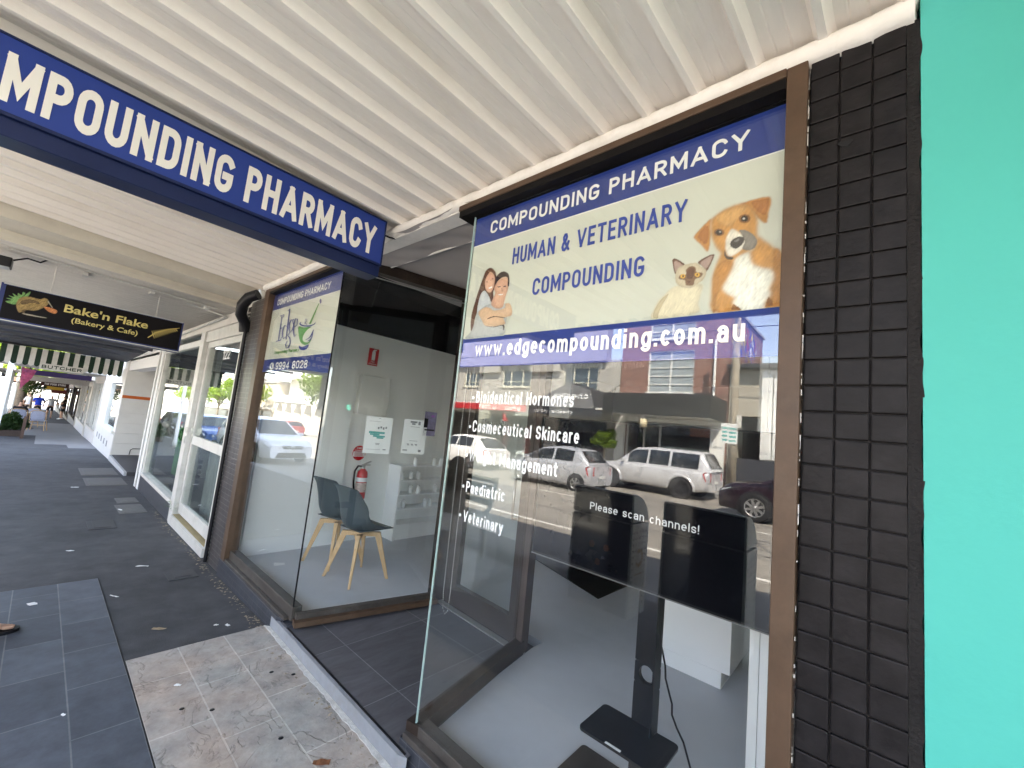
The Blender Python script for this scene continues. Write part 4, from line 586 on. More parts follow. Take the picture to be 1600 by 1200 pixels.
# entry door
dr = MB(); A0 = Vector((-2.855, 2.56, 0)); B0 = Vector((-1.90, 2.49, 0))
def dpt(t, dy=0): p = A0.lerp(B0, t); return (p.x, p.y+dy)
def dbar(mb, t0, t1, z0, z1, th=0.05): return mb.wall(dpt(t0), dpt(t1), th, z0, z1)
dbar(dr, 0, 0.09, 0.09, 2.83); dbar(dr, 0.91, 1, 0.09, 2.83); dbar(dr, 0.09, 0.91, 2.25, 2.33); dbar(dr, 0.09, 0.91, 2.76, 2.83); dbar(dr, 0.09, 0.91, 0.09, 0.26); dbar(dr, 0.09, 0.16, 0.26, 2.25); dbar(dr, 0.84, 0.91, 0.26, 2.25)
DOOR = dr.build('door', M_dkframe, PH)
m = MB(); m.wall(dpt(0.16, 0.02), dpt(0.84, 0.02), 0.008, 0.26, 2.25); m.wall(dpt(0.09, 0.02), dpt(0.91, 0.02), 0.008, 2.33, 2.76); m.build('glass', G_ret, DOOR)
p = dpt(0.82, -0.05); m = MB(); m.tube([(p[0], p[1]+0.05, 0.95), (p[0], p[1], 0.95), (p[0], p[1], 1.25), (p[0], p[1]+0.05, 1.25)], 0.01); m.build('handle', M_steel, DOOR)
m = MB(); m.wall(dpt(-0.05, -0.06), dpt(1.05, -0.06), 0.05, 0.081, 0.092); m.build('threshold', M_steel, DOOR)
# awning : ribbed sheets running from the wall out to the kerb
def awz(y): return 2.893+0.0455*(1.4-y)
def awx(x, y): return x-(0.0505-0.10*min(1.0, max(0.0, (-x-1.0)/4.2)))*(1.4-y)
aw = MB(); prof = []; x = 0.072
ribs = [0.052-0.1826*k for k in range(29)]
for rx in ribs:
    for dx, dz in ((0.027, 0), (0.010, -0.040), (-0.010, -0.040), (-0.027, 0), (-0.075, -0.0015), (-0.08, 0.002), (-0.085, 0), (-0.118, 0), (-0.123, 0.002), (-0.128, 0)):
        prof.append((rx+dx, dz))
prof = [p for p in prof if p[0] > -5.26]
ys = [1.42, 0.9, 0.4, -0.2, -0.8, -1.5]
vs = [(awx(px, y), y, awz(y)+dz) for y in ys for px, dz in prof]; n = len(prof)
aw.add(vs, [(j*n+i, j*n+i+1, (j+1)*n+i+1, (j+1)*n+i) for j in range(len(ys)-1) for i in range(n-1)])
AWN = aw.build('awning', M_awn, PH, solid=0.003)
m = MB(); m.tube([(awx(-1.088, y), y, awz(y)-0.004) for y in (1.4, 0, -1.45)], 0.009, 6); m.tube([(awx(-2.55, y), y, awz(y)-0.004) for y in (1.4, 0, -1.45)], 0.009, 6); m.build('lap_joint', M_awn, AWN)
m = MB(); m.box(-5.33, -1.56, 2.93, -0.09, -1.5, 3.3); m.build('fascia', mat('blue_fascia', (0.03, 0.06, 0.25), 0.5), AWN)
m = MB(); m.add([(0.07, 1.45, 3.16), (-5.3, 1.45, 3.16), (-5.3, -1.5, 3.28), (0.0, -1.5, 3.28)], [(0, 1, 2, 3)]); m.build('roof_sheet', M_steel, AWN, solid=0.01)
# hanging sign
HS = thing('hanging_sign', 'big blue and white box sign lettered COMPOUNDING PHARMACY hung across under the ribbed awning', 'sign', (-2.4, 0.3, 2.5))
sx = -2.4; y0, y1 = -0.75, 1.3
m = MB(); m.box(sx-0.15, y0, 2.567, sx-0.004, y1, 2.868); m.box(sx-0.145, y0+0.01, 2.497, sx-0.012, y1, 2.567); m.build('case', M_signnavy, HS, bevel=0.004)
m = MB(); m.box(sx-0.004, y0+0.01, 2.580, sx, y1-0.008, 2.860); m.build('face_panel', M_signblue, HS)
m = MB(); m.box(sx-0.004, y0, 2.86, sx+0.006, y1, 2.868); m.box(sx-0.004, y0, 2.567, sx+0.006, y1, 2.58); m.box(sx-0.004, y1-0.008, 2.58, sx+0.006, y1, 2.86); m.build('frame', M_signnavy, HS)
tU = (0, 1, 0)
m = MB(); text(m, 'MPOUNDING PHARMACY', (sx+0.001, -0.270, 2.617), tU, V, 1.506, 0.190, stroke=0.20); text(m, 'CO', (sx+0.001, -0.442, 2.617), tU, V, 0.145, 0.19, stroke=0.20); m.build('lettering', mat('sign_white', (0.78, 0.75, 0.69), 0.45, 0.03, 6), HS)
m = MB()
m.tube([(sx-0.05, 1.3, 2.80), (sx-0.05, 1.36, 2.80), (sx-0.04, 1.40, 2.805)], 0.006, 6); m.build('hanger', M_black, HS)
# teal neighbour
TE = thing('teal_building', 'plain teal painted rendered shop wall beside the black tiled pier', 'building', (2, 1.4, 0))
m = MB(); m.box(0.0735, 1.386, -0.05, 2.2, 1.7, 6.6); m.box(4.6, 1.386, -0.05, 8, 1.7, 6.6); m.box(2.2, 1.386, 2.4, 4.6, 1.7, 6.6); m.box(2.2, 1.386, -0.05, 4.6, 1.7, 0.4); m.build('wall', M_teal, TE)
m = MB(); m.box(0.0735, 1.7, 0, 0.25, 9, 6.6); m.box(7.8, 1.7, 0, 8, 9, 6.6); m.box(0.25, 8.8, 0, 7.8, 9, 6.6); m.box(0.25, 1.7, 6.4, 7.8, 8.8, 6.6); m.build('shell', M_wintwall, TE)
m = MB(); m.box(2.2, 1.5, 0.4, 2.27, 1.56, 2.4); m.box(4.53, 1.5, 0.4, 4.6, 1.56, 2.4); m.box(2.27, 1.5, 0.4, 4.53, 1.56, 0.47); m.box(2.27, 1.5, 2.33, 4.53, 1.56, 2.4); w = m.build('window', M_alu, TE)
m = MB(); m.box(2.27, 1.52, 0.47, 4.53, 1.528, 2.33); m.build('glass', G_dark, w)
m = MB(); m.box(0.12, -1.5, 3.02, 8, 1.386, 3.2); m.build('canopy', M_awn2, TE)
# ---------------- things inside the shop ----------------
def shell_chair(name, label, loc, rz, group=None):
    t = thing(name, label, 'chair', loc, rz, group)
    # moulded bucket shell, seat front towards +y; the rim falls from the back top to the seat front
    prof_ = [(0.245, 0.452), (0.20, 0.462), (0.10, 0.452), (0.0, 0.442), (-0.09, 0.444), (-0.15, 0.475), (-0.185, 0.54), (-0.205, 0.62), (-0.225, 0.70), (-0.245, 0.78), (-0.265, 0.835), (-0.285, 0.865)]
    wid_ = [0.13, 0.185, 0.215, 0.225, 0.228, 0.226, 0.22, 0.21, 0.198, 0.19, 0.188, 0.165]
    lift_ = [0.0, 0.012, 0.035, 0.075, 0.12, 0.14, 0.11, 0.075, 0.045, 0.025, 0.01, -0.01]
    fwd_ = [0.0, 0.0, 0.0, 0.005, 0.02, 0.05, 0.085, 0.09, 0.075, 0.055, 0.035, 0.015]
    def sh(u, v):
        a = (u-0.5)*2; f = v*(len(prof_)-1); i = min(int(f), len(prof_)-2); t_ = f-i
        L = lambda q: q[i]+(q[i+1]-q[i])*t_
        y = prof_[i][0]+(prof_[i+1][0]-prof_[i][0])*t_; z = prof_[i][1]+(prof_[i+1][1]-prof_[i][1])*t_; e = abs(a)**2.4
        return (a*L(wid_)*(1-0.06*e), y+L(fwd_)*e, z+L(lift_)*e)
    m = MB(); m.grid(sh, 16, 33); o = m.build('seat_shell', M_shell, t, world=False, solid=0.010, sub=1)
    m = MB(); m.grid(lambda u, v: ((u-0.5)*0.36*(1-0.12*v), 0.225-0.36*v, 0.462+0.018*math.sin(math.pi*u)*math.sin(math.pi*v)), 8, 8); m.build('seat_cushion', mat('slate_leatherette', (0.05, 0.064, 0.072), 0.5, 0.05, 8), t, world=False, solid=0.006)
    m = MB(); m.bbox(-0.165, -0.022, 0.385, 0.165, 0.022, 0.425, 0.004); m.bbox(-0.022, -0.165, 0.387, 0.022, 0.165, 0.423, 0.004); m.v = [((x-y)*0.70711, (x+y)*0.70711, z) for x, y, z in m.v]; m.lathe([(0.0, 0.423), (0.1, 0.423), (0.1, 0.432), (0, 0.432)], seg=16); m.build('cross_frame', M_wood, t, world=False)
    q7 = 0.70711
    for sx_, sy_ in ((q7, q7), (-q7, -q7), (-q7, q7), (q7, -q7)):
        m = MB(); P0 = Vector((sx_*0.145, sy_*0.145, 0.425)); P1 = Vector((sx_*0.285, sy_*0.285, 0.0)); q = Vector((-sy_, sx_, 0))
        o = Vector((sx_, sy_, 0)); vs = []
        for p, h, w in ((P0, 0.03, 0.024), (P0.lerp(P1, 0.25), 0.025, 0.02), (P1, 0.014, 0.012)):
            for a_, b_ in ((-1, -1), (1, -1), (1, 1), (-1, 1)): vs.append((p+q*w*a_*0.8+o*h*b_)[:])
        fs = [(0, 3, 2, 1), (8, 9, 10, 11)]+[(r*4+k, r*4+(k+1) % 4, r*4+4+(k+1) % 4, r*4+4+k) for r in range(2) for k in range(4)]
        m.add(vs, fs); m.build('leg', M_wood, t, world=False, bevel=0.004)
    return t
ch = shell_chair('shell_chair', 'slate blue moulded chair on pale wooden legs, in front by the glass corner', (-3.68, 2.18, 0.1), R_(6), 'moulded waiting chairs')
dup(ch, 'slate blue moulded chair on pale wooden legs, half hidden behind the nearer chair', (-4.19, 2.20, 0.1), R_(12))
# fire extinguisher on the left wall
t = thing('fire_extinguisher', 'red fire extinguisher with a black hose hung on the white wall behind the chairs', 'extinguisher', (-4.70, 2.69, 0.61))
m = MB(); m.lathe([(0.0, 0.0), (0.055, 0.0), (0.062, 0.012), (0.062, 0.29), (0.055, 0.325), (0.03, 0.35), (0.02, 0.36), (0, 0.36)], seg=24); m.build('cylinder', M_red, t, world=False)
m = MB(); m.grid(lambda u, v: (0.0632*math.cos(2*math.pi*u), 0.0632*math.sin(2*math.pi*u), 0.085+0.11*v), 24, 2); m.build('label', mat('extinguisher_label', (0.55, 0.42, 0.38), 0.5, 0.5, 45), t, world=False)
m = MB(); m.grid(lambda u, v: (0.0634*math.cos(2*math.pi*u), 0.0634*math.sin(2*math.pi*u), 0.205+0.05*v), 24, 2); m.build('band', M_paper, t, world=False)
m = MB(); m.lathe([(0.022, 0.355), (0.022, 0.40), (0, 0.40)], seg=12); m.box(-0.012, -0.02, 0.395, 0.012, 0.085, 0.41); m.extr([(-0.01, 0.0, 0.412), (-0.01, 0.09, 0.45), (-0.01, 0.1, 0.443), (-0.01, 0.02, 0.405)], (0.02, 0, 0)); m.build('handle', M_steel, t, world=False)
m = MB(); m.tube([(0, -0.02, 0.385), (0, -0.07, 0.39), (0, -0.105, 0.33), (0.005, -0.105, 0.2), (0.01, -0.09, 0.1), (0.01, -0.085, 0.05)], 0.011, 8); m.build('hose', M_black, t, world=False)
m = MB(); m.box(-0.085, -0.03, 0.05, -0.06, 0.03, 0.33); m.build('bracket', M_steel, t, world=False)
def wallsign(name, label, x, y0, y1, z0, z1, m_, extra):
    t = thing(name, label, 'sign', (x, (y0+y1)/2, z0)); MB().box(x, y0, z0, x+0.004, y1, z1).build('panel', m_, t); extra(t, x+0.005); return t
def ex1(t, x):
    m = MB(); m.extr([(x, 2.632, 2.30), (x, 2.632, 2.40), (x, 2.64, 2.425), (x, 2.655, 2.43), (x, 2.67, 2.425), (x, 2.678, 2.40), (x, 2.678, 2.30)], (0.001, 0, 0)); m.box(x, 2.65, 2.425, x+0.001, 2.69, 2.44)
    text(m, 'FIRE', (x, 2.627, 2.272), (0, 1, 0), V, 0.06, 0.018); text(m, 'EXTINGUISHER', (x, 2.60, 2.247), (0, 1, 0), V, 0.108, 0.013); m.build('symbol', M_letter, t)
wallsign('extinguisher_sign', 'red rectangular sign with a white extinguisher symbol high on the white wall', -4.768, 2.588, 2.722, 2.235, 2.45, M_red, ex1)
t = thing('round_sign', 'round red and white notice on the wall just above the fire extinguisher', 'sign', (-4.765, 2.645, 1.06)); n = 28
m = MB(); m.extr([(-4.768, 2.645+0.085*math.cos(2*math.pi*k/n), 1.148+0.09*math.sin(2*math.pi*k/n)) for k in range(n)], (0.003, 0, 0)); m.build('disc', M_red, t)
m = MB(); m.box(-4.7648, 2.568, 1.105, -4.7638, 2.722, 1.165); text(m, 'FIRE', (-4.7645, 2.612, 1.195), (0, 1, 0), V, 0.066, 0.022); text(m, 'EXTINGUISHER', (-4.7645, 2.583, 1.172), (0, 1, 0), V, 0.124, 0.013); m.build('panel', M_paper, t)
m = MB()
for k in range(4): m.box(-4.7636, 2.585, 1.113+k*0.013, -4.763, 2.585+0.12-0.01*(k % 2), 1.118+k*0.013)
m.build('printing', M_red, t)
single(MB().box(-4.80, 2.52, 1.62, -4.715, 2.92, 2.10), 'wall_cabinet', M_white, 'flat white metal board mounted on the wall above the posters', 'cabinet', (-4.76, 2.72, 1.62), bevel=0.004)
# posters on the left return glass
rn = Vector((1.058, -0.242, 0)).normalized(); rd = Vector((0.242, 1.058, 0)).normalized(); r0 = Vector((-3.147, 1.412, 0))-rn*0.012
def rp(y, z, off=0.0):
    p = r0+rd*((y-1.412)/rd.y)+rn*off; return (p.x, p.y, z)
def poster(name, label, y0, y1, z0, z1, cat='poster', m_=None):
    t = thing(name, label, cat, rp((y0+y1)/2, z0)); m = MB(); m.extr([rp(y0, z0), rp(y1, z0), rp(y1, z1), rp(y0, z1)], -rn*0.001); m.build('sheet', m_ or M_paper, t); return t
def pbox(m, y0, y1, z0, z1): m.extr([rp(y0, z0, 0.0004), rp(y1, z0, 0.0004), rp(y1, z1, 0.0004), rp(y0, z1, 0.0004)], rn*0.0004)
M_tealprint = mat('teal_print', (0.10, 0.36, 0.33), 0.6); M_greyprint = mat('grey_print', (0.22, 0.22, 0.23), 0.6)
t = poster('notice_poster', 'white A4 notice with teal words taped inside the angled glass, left of the pair', 1.735, 1.945, 1.315, 1.61)
m = MB(); pbox(m, 1.765, 1.89, 1.475, 1.492); pbox(m, 1.775, 1.85, 1.462, 1.474); pbox(m, 1.80, 1.895, 1.448, 1.461); pbox(m, 1.83, 1.885, 1.436, 1.447); m.build('printing', M_tealprint, t)
m = MB()
for k in range(4): pbox(m, 1.83+0.02*k, 1.843+0.02*k, 1.512+0.008*(k % 2), 1.53+0.006*(k % 2))
pbox(m, 1.825, 1.86, 1.395, 1.399); pbox(m, 1.828, 1.858, 1.386, 1.39); pbox(m, 1.76, 1.87, 1.347, 1.349); pbox(m, 1.89, 1.915, 1.345, 1.353); pbox(m, 1.83, 1.845, 1.598, 1.602); pbox(m, 1.76, 1.85, 1.572, 1.574); m.build('small_print', M_greyprint, t)
t = poster('notice_poster', 'white A4 notice with dark printed heading taped inside the angled glass, right of the pair', 2.042, 2.246, 1.328, 1.618)
m = MB(); pbox(m, 2.095, 2.155, 1.59, 1.605); pbox(m, 2.11, 2.14, 1.574, 1.587); pbox(m, 2.165, 2.185, 1.575, 1.605)
for k in range(3): pbox(m, 2.085+0.035*k, 2.105+0.035*k, 1.405, 1.412); pbox(m, 2.09+0.035*k, 2.108+0.035*k, 1.398, 1.402)
pbox(m, 2.10, 2.18, 1.555, 1.558); pbox(m, 2.105, 2.175, 1.436, 1.439); pbox(m, 2.055, 2.095, 1.352, 1.362); pbox(m, 2.19, 2.215, 1.345, 1.365); m.build('printing', M_greyprint, t)
t = poster('card_notice', 'small purple and black card notice behind the right hand A4 notice', 2.215, 2.325, 1.49, 1.70, m_=mat('purple_card', (0.19, 0.17, 0.26), 0.5, 0.3, 25))
m = MB(); pbox(m, 2.215, 2.25, 1.56, 1.64); pbox(m, 2.225, 2.318, 1.535, 1.548); m.build('printing', M_black, t); m = MB(); pbox(m, 2.275, 2.305, 1.655, 1.672); m.build('badge', mat('violet_print', (0.30, 0.10, 0.36), 0.5), t)
t = thing('shelf_unit', 'white open shelf unit with four shelves against the left wall', 'shelves', (-4.68, 3.5, 0.1))
m = MB(); m.box(-4.80, 3.11, 0.1, -4.53, 3.135, 1.02); m.box(-4.80, 4.0, 0.1, -4.53, 4.025, 1.02); m.build('side_panel', M_lam, t)
m = MB(); m.box(-4.80, 3.135, 0.12, -4.79, 4.0, 1.0); m.build('back_panel', M_lam, t)
for z in (0.27, 0.46, 0.64, 0.82, 1.0): MB().box(-4.79, 3.135, z, -4.535, 4.0, z+0.018).build('shelf', M_lam, t)
MB().box(-4.79, 3.135, 0.1, -4.55, 4.0, 0.262).build('plinth', M_lam, t)
jar = MB(); jar.lathe([(0, 0), (0.028, 0), (0.03, 0.004), (0.03, 0.07), (0.02, 0.078), (0, 0.078)], seg=14)
def jarat(y, z, x=-4.62, lid=True):
    t = thing('jar', 'small white jar standing on a shelf of the white unit', 'jar', (x, y, z), 0, 'white jars on the shelf unit')
    jar.build('body', M_lam, t, world=False); MB().lathe([(0, 0.078), (0.024, 0.078), (0.024, 0.1), (0, 0.1)], seg=14).build('lid', M_paper, t, world=False); return t
j0 = jarat(3.2, 0.838)
for y, z in ((3.36, 0.838), (3.47, 0.838), (3.38, 0.658), (3.47, 0.658), (3.78, 0.658), (3.22, 0.478), (3.28, 0.478), (3.6, 0.478), (3.68, 0.478), (3.40, 1.018), (3.72, 1.018), (3.80, 1.018)): dup(j0, None, (-4.62+random.uniform(-0.03, 0.03), y, z))
single(MB().add([(-4.42, 1.72, 0.1035), (-4.32, 1.69, 0.1035), (-4.30, 1.78, 0.106), (-4.36, 1.80, 0.104)], [(0, 1, 2, 3)]), 'paper_scrap', M_paper, 'scrap of white paper lying on the shop floor by the left wall', 'litter', (-4.36, 1.75, 0.1), solid=0.0006)
# television on its stand in the right window
tx = -0.74; tyy = 1.80
t = thing('television', 'large black flat television facing out of the right window, showing white scan message', 'television', (tx, tyy, 1.0))
m = MB(); m.bbox(tx-0.615, tyy-0.012, 1.0, tx+0.615, tyy+0.03, 1.705, 0.006); m.build('casing', M_black, t)
m = MB(); m.box(tx-0.606, tyy-0.0135, 1.014, tx+0.606, tyy-0.0125, 1.697); m.build('screen', M_blackgloss, t)
m = MB(); m.box(tx-0.615, tyy-0.016, 1.0, tx+0.615, tyy-0.0125, 1.004); m.build('bottom_trim', mat('dark_trim', (0.22, 0.22, 0.22), 0.35, metal=0.6), t)
m = MB(); text(m, 'Please scan channels!', (-1.031, tyy-0.015, 1.284), U, V, 0.493, 0.0335, stroke=0.115); m.build('screen_text', mat('lit_screen_text', (0.3, 0.3, 0.3), 0.5, 0.0, 3, emit=0.055, emitcol=(0.95, 0.97, 1)), t)
t = thing('television_stand', 'black floor stand with a pierced post, shelf and base plate carrying the television', 'stand', (tx, 1.85, 0.1))
def rrect(cx, cy, w, d, r, n=5):
    out = []
    for (sx_, sy_, a0) in ((1, 1, 0), (-1, 1, 90), (-1, -1, 180), (1, -1, 270)):
        for k in range(n+1):
            a = R_(a0+90*k/n); out.append((cx+sx_*(w/2-r)+r*math.cos(a), cy+sy_*(d/2-r)+r*math.sin(a)))
    return out
pz = [(tx-0.052, z) for z in (0.13, 0.68)]
m = MB(); n = 20
def post_face(y):
    pts = []
    return pts
for z0, z1 in ((0.12, 0.605), (0.695, 1.02), (1.11, 1.5)): m.box(tx-0.052, 1.852, z0, tx+0.052, 1.875, z1)
for zc in (0.65, 1.065):
    for k in range(n):
        a0, a1 = 2*math.pi*k/n, 2*math.pi*(k+1)/n
        def sq(a): c, s_ = math.cos(a), math.sin(a); q = 1/max(abs(c)/0.052, abs(s_)/0.045); return (c*q, s_*q)
        i0, i1 = (0.032*math.cos(a0), 0.036*math.sin(a0)), (0.032*math.cos(a1), 0.036*math.sin(a1)); o0, o1 = sq(a0), sq(a1)
        m.extr([(tx+i0[0], 1.852, zc+i0[1]), (tx+o0[0], 1.852, zc+o0[1]), (tx+o1[0], 1.852, zc+o1[1]), (tx+i1[0], 1.852, zc+i1[1])], (0, 0.023, 0))
m.box(tx-0.06, 1.84, 0.10, tx+0.06, 1.89, 0.14); m.box(tx+0.046, 1.80, 0.14, tx+0.054, 1.86, 1.0); m.build('post', M_black, t)
m = MB(); m.prism(rrect(tx-0.015, 1.745, 0.33, 0.225, 0.022), 0.442, 0.452); m.build('shelf', M_black, t)
m = MB(); m.box(tx-0.06, 1.634, 0.4525, tx+0.005, 1.646, 0.4532); m.build('shelf_label', M_paper, t)
m = MB(); m.prism(rrect(tx, 1.81, 0.72, 0.42, 0.02), 0.1005, 0.114); m.build('base_plate', M_black, t)
m = MB(); m.box(tx-0.2, 1.832, 1.1, tx+0.2, 1.852, 1.5); m.build('bracket', M_black, t)
m = MB(); m.tube([(-0.69, 1.87, 1.0), (-0.688, 1.84, 0.82), (-0.668, 1.83, 0.775), (-0.655, 1.83, 0.73), (-0.651, 1.83, 0.684), (-0.635, 1.83, 0.64), (-0.62, 1.83, 0.602), (-0.618, 1.83, 0.563), (-0.597, 1.83, 0.525), (-0.569, 1.83, 0.488), (-0.541, 1.83, 0.418), (-0.50, 1.82, 0.30), (-0.46, 1.80, 0.16), (-0.42, 1.77, 0.107), (-0.3, 1.74, 0.106)], 0.004, 6)
single(m, 'power_cable', M_black, 'thin black cable dropping from the television to the floor', 'cable', (tx+0.1, 1.8, 0.1))
t = thing('counter', 'white laminate counter standing on the grey floor behind the television', 'counter', (-0.95, 3.4, 0.1))
m = MB(); m.box(-1.20, 3.155, 0.2, -0.722, 3.7, 0.96); m.build('body', M_lam, t); m = MB(); m.box(-1.19, 3.15, 0.1, -0.77, 3.6, 0.2); m.build('toe_kick', M_lam, t); m = MB(); m.box(-1.21, 3.13, 0.96, -0.70, 3.72, 0.99); m.build('top', M_lam, t)
t = thing('tall_cupboard', 'tall white cupboard door panels at the right hand side of the window', 'cupboard', (-0.2, 2.2, 0.1))
m = MB(); m.box(-0.41, 2.10, 0.1, -0.375, 2.55, 2.2); m.build('end_panel', M_lam, t); m = MB(); m.box(-0.371, 2.095, 0.1, 0.02, 2.12, 2.2); m.build('door', M_lam, t)
m = MB(); m.box(-0.374, 2.125, 0.1, 0.02, 2.55, 2.19); m.build('carcass', M_lam, t)
m = MB()
cz = [(-1.60, 1.445), (-1.56, 1.445)]
pts = [(-1.612, 1.432, 2.72), (-1.607, 1.432, 1.6), (-1.60, 1.432, 0.80), (-1.593, 1.434, 0.725), (-1.575, 1.436, 0.705), (-1.557, 1.434, 0.725), (-1.55, 1.432, 0.80), (-1.556, 1.432, 1.6), (-1.565, 1.432, 2.72)]
for a, b in zip(pts, pts[1:]):
    L_ = (Vector(b)-Vector(a)).length; k = max(1, int(L_/0.009))
    for i in range(k):
        p = Vector(a).lerp(Vector(b), i/k); r_ = 0.0026; m.add([(p.x-r_, p.y, p.z), (p.x, p.y-r_, p.z), (p.x+r_, p.y, p.z), (p.x, p.y+r_, p.z), (p.x, p.y, p.z+r_*1.3), (p.x, p.y, p.z-r_*1.3)], [(0, 1, 4), (1, 2, 4), (2, 3, 4), (3, 0, 4), (1, 0, 5), (2, 1, 5), (3, 2, 5), (0, 3, 5)], True)
single(m, 'blind_chain', mat('white_bead', (0.7, 0.7, 0.66), 0.5), 'looped white beaded blind chain hanging inside the corner of the right window', 'chain', (-1.58, 1.43, 0.70))
# ---------------- small things on the footpath ----------------
def scrap(x, y, w, l, a, col=None, lab='scrap of white paper lying on the asphalt footpath', grp='scraps of litter on the footpath', name='paper_scrap', cat='litter'):
    z = terr(x)+0.006; m = MB(); c, s_ = math.cos(a), math.sin(a); n = 5; vs = []
    for i in range(n+1):
        k = i/n-0.5
        for j in (-0.5, 0.5):
            px, py = k*l, j*w*(1-0.5*abs(k)+random.uniform(-.1, .1)); vs.append((x+px*c-py*s_, y+px*s_+py*c, z+random.uniform(0, 0.006)))
    m.add(vs, [(2*i, 2*i+1, 2*i+3, 2*i+2) for i in range(n)])
    return single(m, name, col or M_paper, lab, cat, (x, y, z), grp, solid=0.0012)
import itertools
for x, y, w, l, a in ((-5.35, 0.88, 0.03, 0.10, 1.1), (-4.62, 0.62, 0.012, 0.09, 0.5), (-6.2, 0.42, 0.025, 0.06, 1.2), (-8.2, 0.98, 0.04, 0.10, 0.3), (-10.4, 0.6, 0.05, 0.10, 1.2), (-3.62, 1.08, 0.018, 0.03, 1.4), (-3.57, 1.14, 0.022, 0.035, 0.4), (-2.95, 0.74, 0.014, 0.035, 0.8), (-3.0, 0.30, 0.012, 0.02, 0.4)):
    scrap(x, y, w, l, a)
scrap(-4.75, -0.12+0.3, 0.05, 0.055, 0.3, lab='crumpled white tissue lying on the slate paving at the left', grp=None, name='crumpled_tissue')
M_leaf_dry = mat('dry_leaf', (0.20, 0.085, 0.04), 0.7, 0.3, 20)
scrap(-3.78, 0.78, 0.03, 0.085, 0.9, mat('pale_dry_leaf', (0.36, 0.28, 0.18), 0.7, 0.3, 20), 'long pale dry leaf lying on the asphalt footpath', None, 'fallen_leaf', 'leaf')
scrap(-1.93, 1.10, 0.035, 0.075, 0.9, M_leaf_dry, 'reddish brown dry leaf lying on the split stone paving', None, 'fallen_leaf', 'leaf')
for x, y in ((-2.78, 1.17), (-2.68, 1.26), (-2.72, 0.72), (-2.62, 0.83), (-2.2, 1.02), (-2.05, 0.88)):
    mm = MB(); mm.lathe([(0, 0.007), (0.011, 0.006), (0.013, 0.003)], c=(x, y, 0.0), seg=9); single(mm, 'gum_spot', M_black, 'flattened black chewing gum spot on the split stone paving', 'gum spot', (x, y, 0), 'gum spots on the stone paving')
m = MB()
for i in range(420):
    x = -random.uniform(3.35, 8.0) if i < 330 else -random.uniform(1.7, 3.3); y = (1.335 if x < -3.3 else 1.30)-abs(random.gauss(0, 0.035)); z = terr(x)+0.003; s_ = random.uniform(0.004, 0.016); a = random.uniform(0, 6)
    m.add([(x+s_*math.cos(a), y+s_*math.sin(a), z), (x+s_*math.cos(a+2), y+s_*0.7*math.sin(a+2), z+s_*0.3), (x+s_*0.8*math.cos(a+4), y+s_*math.sin(a+4), z+s_*0.15)], [(0, 1, 2)])
o = m.build('leaf_litter', mat('grey_leaf_litter', (0.30, 0.25, 0.19), 0.9, 0.6, 60), kind='stuff'); tag(o, 'dusty crumbs and leaf litter along the foot of the shopfronts', 'leaf litter')
# covers in the footpath
def cover(x0, x1, y0, y1, m_, label, name='pit_cover', slots=0):
    z = max(terr(x0), terr(x1))+0.002; t = thing(name, label, 'pit cover', ((x0+x1)/2, (y0+y1)/2, z))
    m = MB(); m.add([(x0, y0, terr(x0)-0.02), (x1, y0, terr(x1)-0.02), (x1, y1, terr(x1)-0.02), (x0, y1, terr(x0)-0.02), (x0, y0, terr(x0)+0.004), (x1, y0, terr(x1)+0.004), (x1, y1, terr(x1)+0.004), (x0, y1, terr(x0)+0.004)], [(0, 3, 2, 1), (4, 5, 6, 7), (0, 1, 5, 4), (1, 2, 6, 5), (2, 3, 7, 6), (3, 0, 4, 7)]); m.build('rim', m_, t)
    m = MB(); e = 0.05
    def q(x, y, d): return (x, y, terr(x)+d)
    m.add([q(x0+e, y0+e, 0.009), q(x1-e, y0+e, 0.009), q(x1-e, y1-e, 0.009), q(x0+e, y1-e, 0.009), q(x0+e, y0+e, 0), q(x1-e, y0+e, 0), q(x1-e, y1-e, 0), q(x0+e, y1-e, 0)], [(0, 1, 2, 3), (0, 4, 5, 1), (1, 5, 6, 2), (2, 6, 7, 3), (3, 7, 4, 0)]); m.build('lid', m_, t)
M_cov = mat('cover_concrete', (0.145, 0.143, 0.14), 0.85, 0.15, 12, bump=0.3)
cover(-8.6, -7.95, 0.95, 1.25, M_cov, 'square pale concrete pit cover beside the dark tiled shop base'); cover(-9.2, -8.75, 1.0, 1.25, M_cov, 'smaller pale pit cover just beyond the square one')
cover(-11.6, -10.6, 0.75, 1.3, M_cov, 'long pale concrete pit cover before the white boarded wall'); cover(-13.2, -12.0, 0.75, 1.3, M_cov, 'pale concrete pit cover farthest along the footpath')
cover(-5.05, -4.80, 1.0, 1.22, mat('cast_iron', (0.055, 0.055, 0.06), 0.6, 0.2, 20, bump=0.3), 'small dark cast iron cover in the asphalt near the pharmacy corner'); cover(-7.6, -7.1, 0.6, 0.85, MATS['cast_iron'], 'dark iron cover in the asphalt in front of the next shop door')
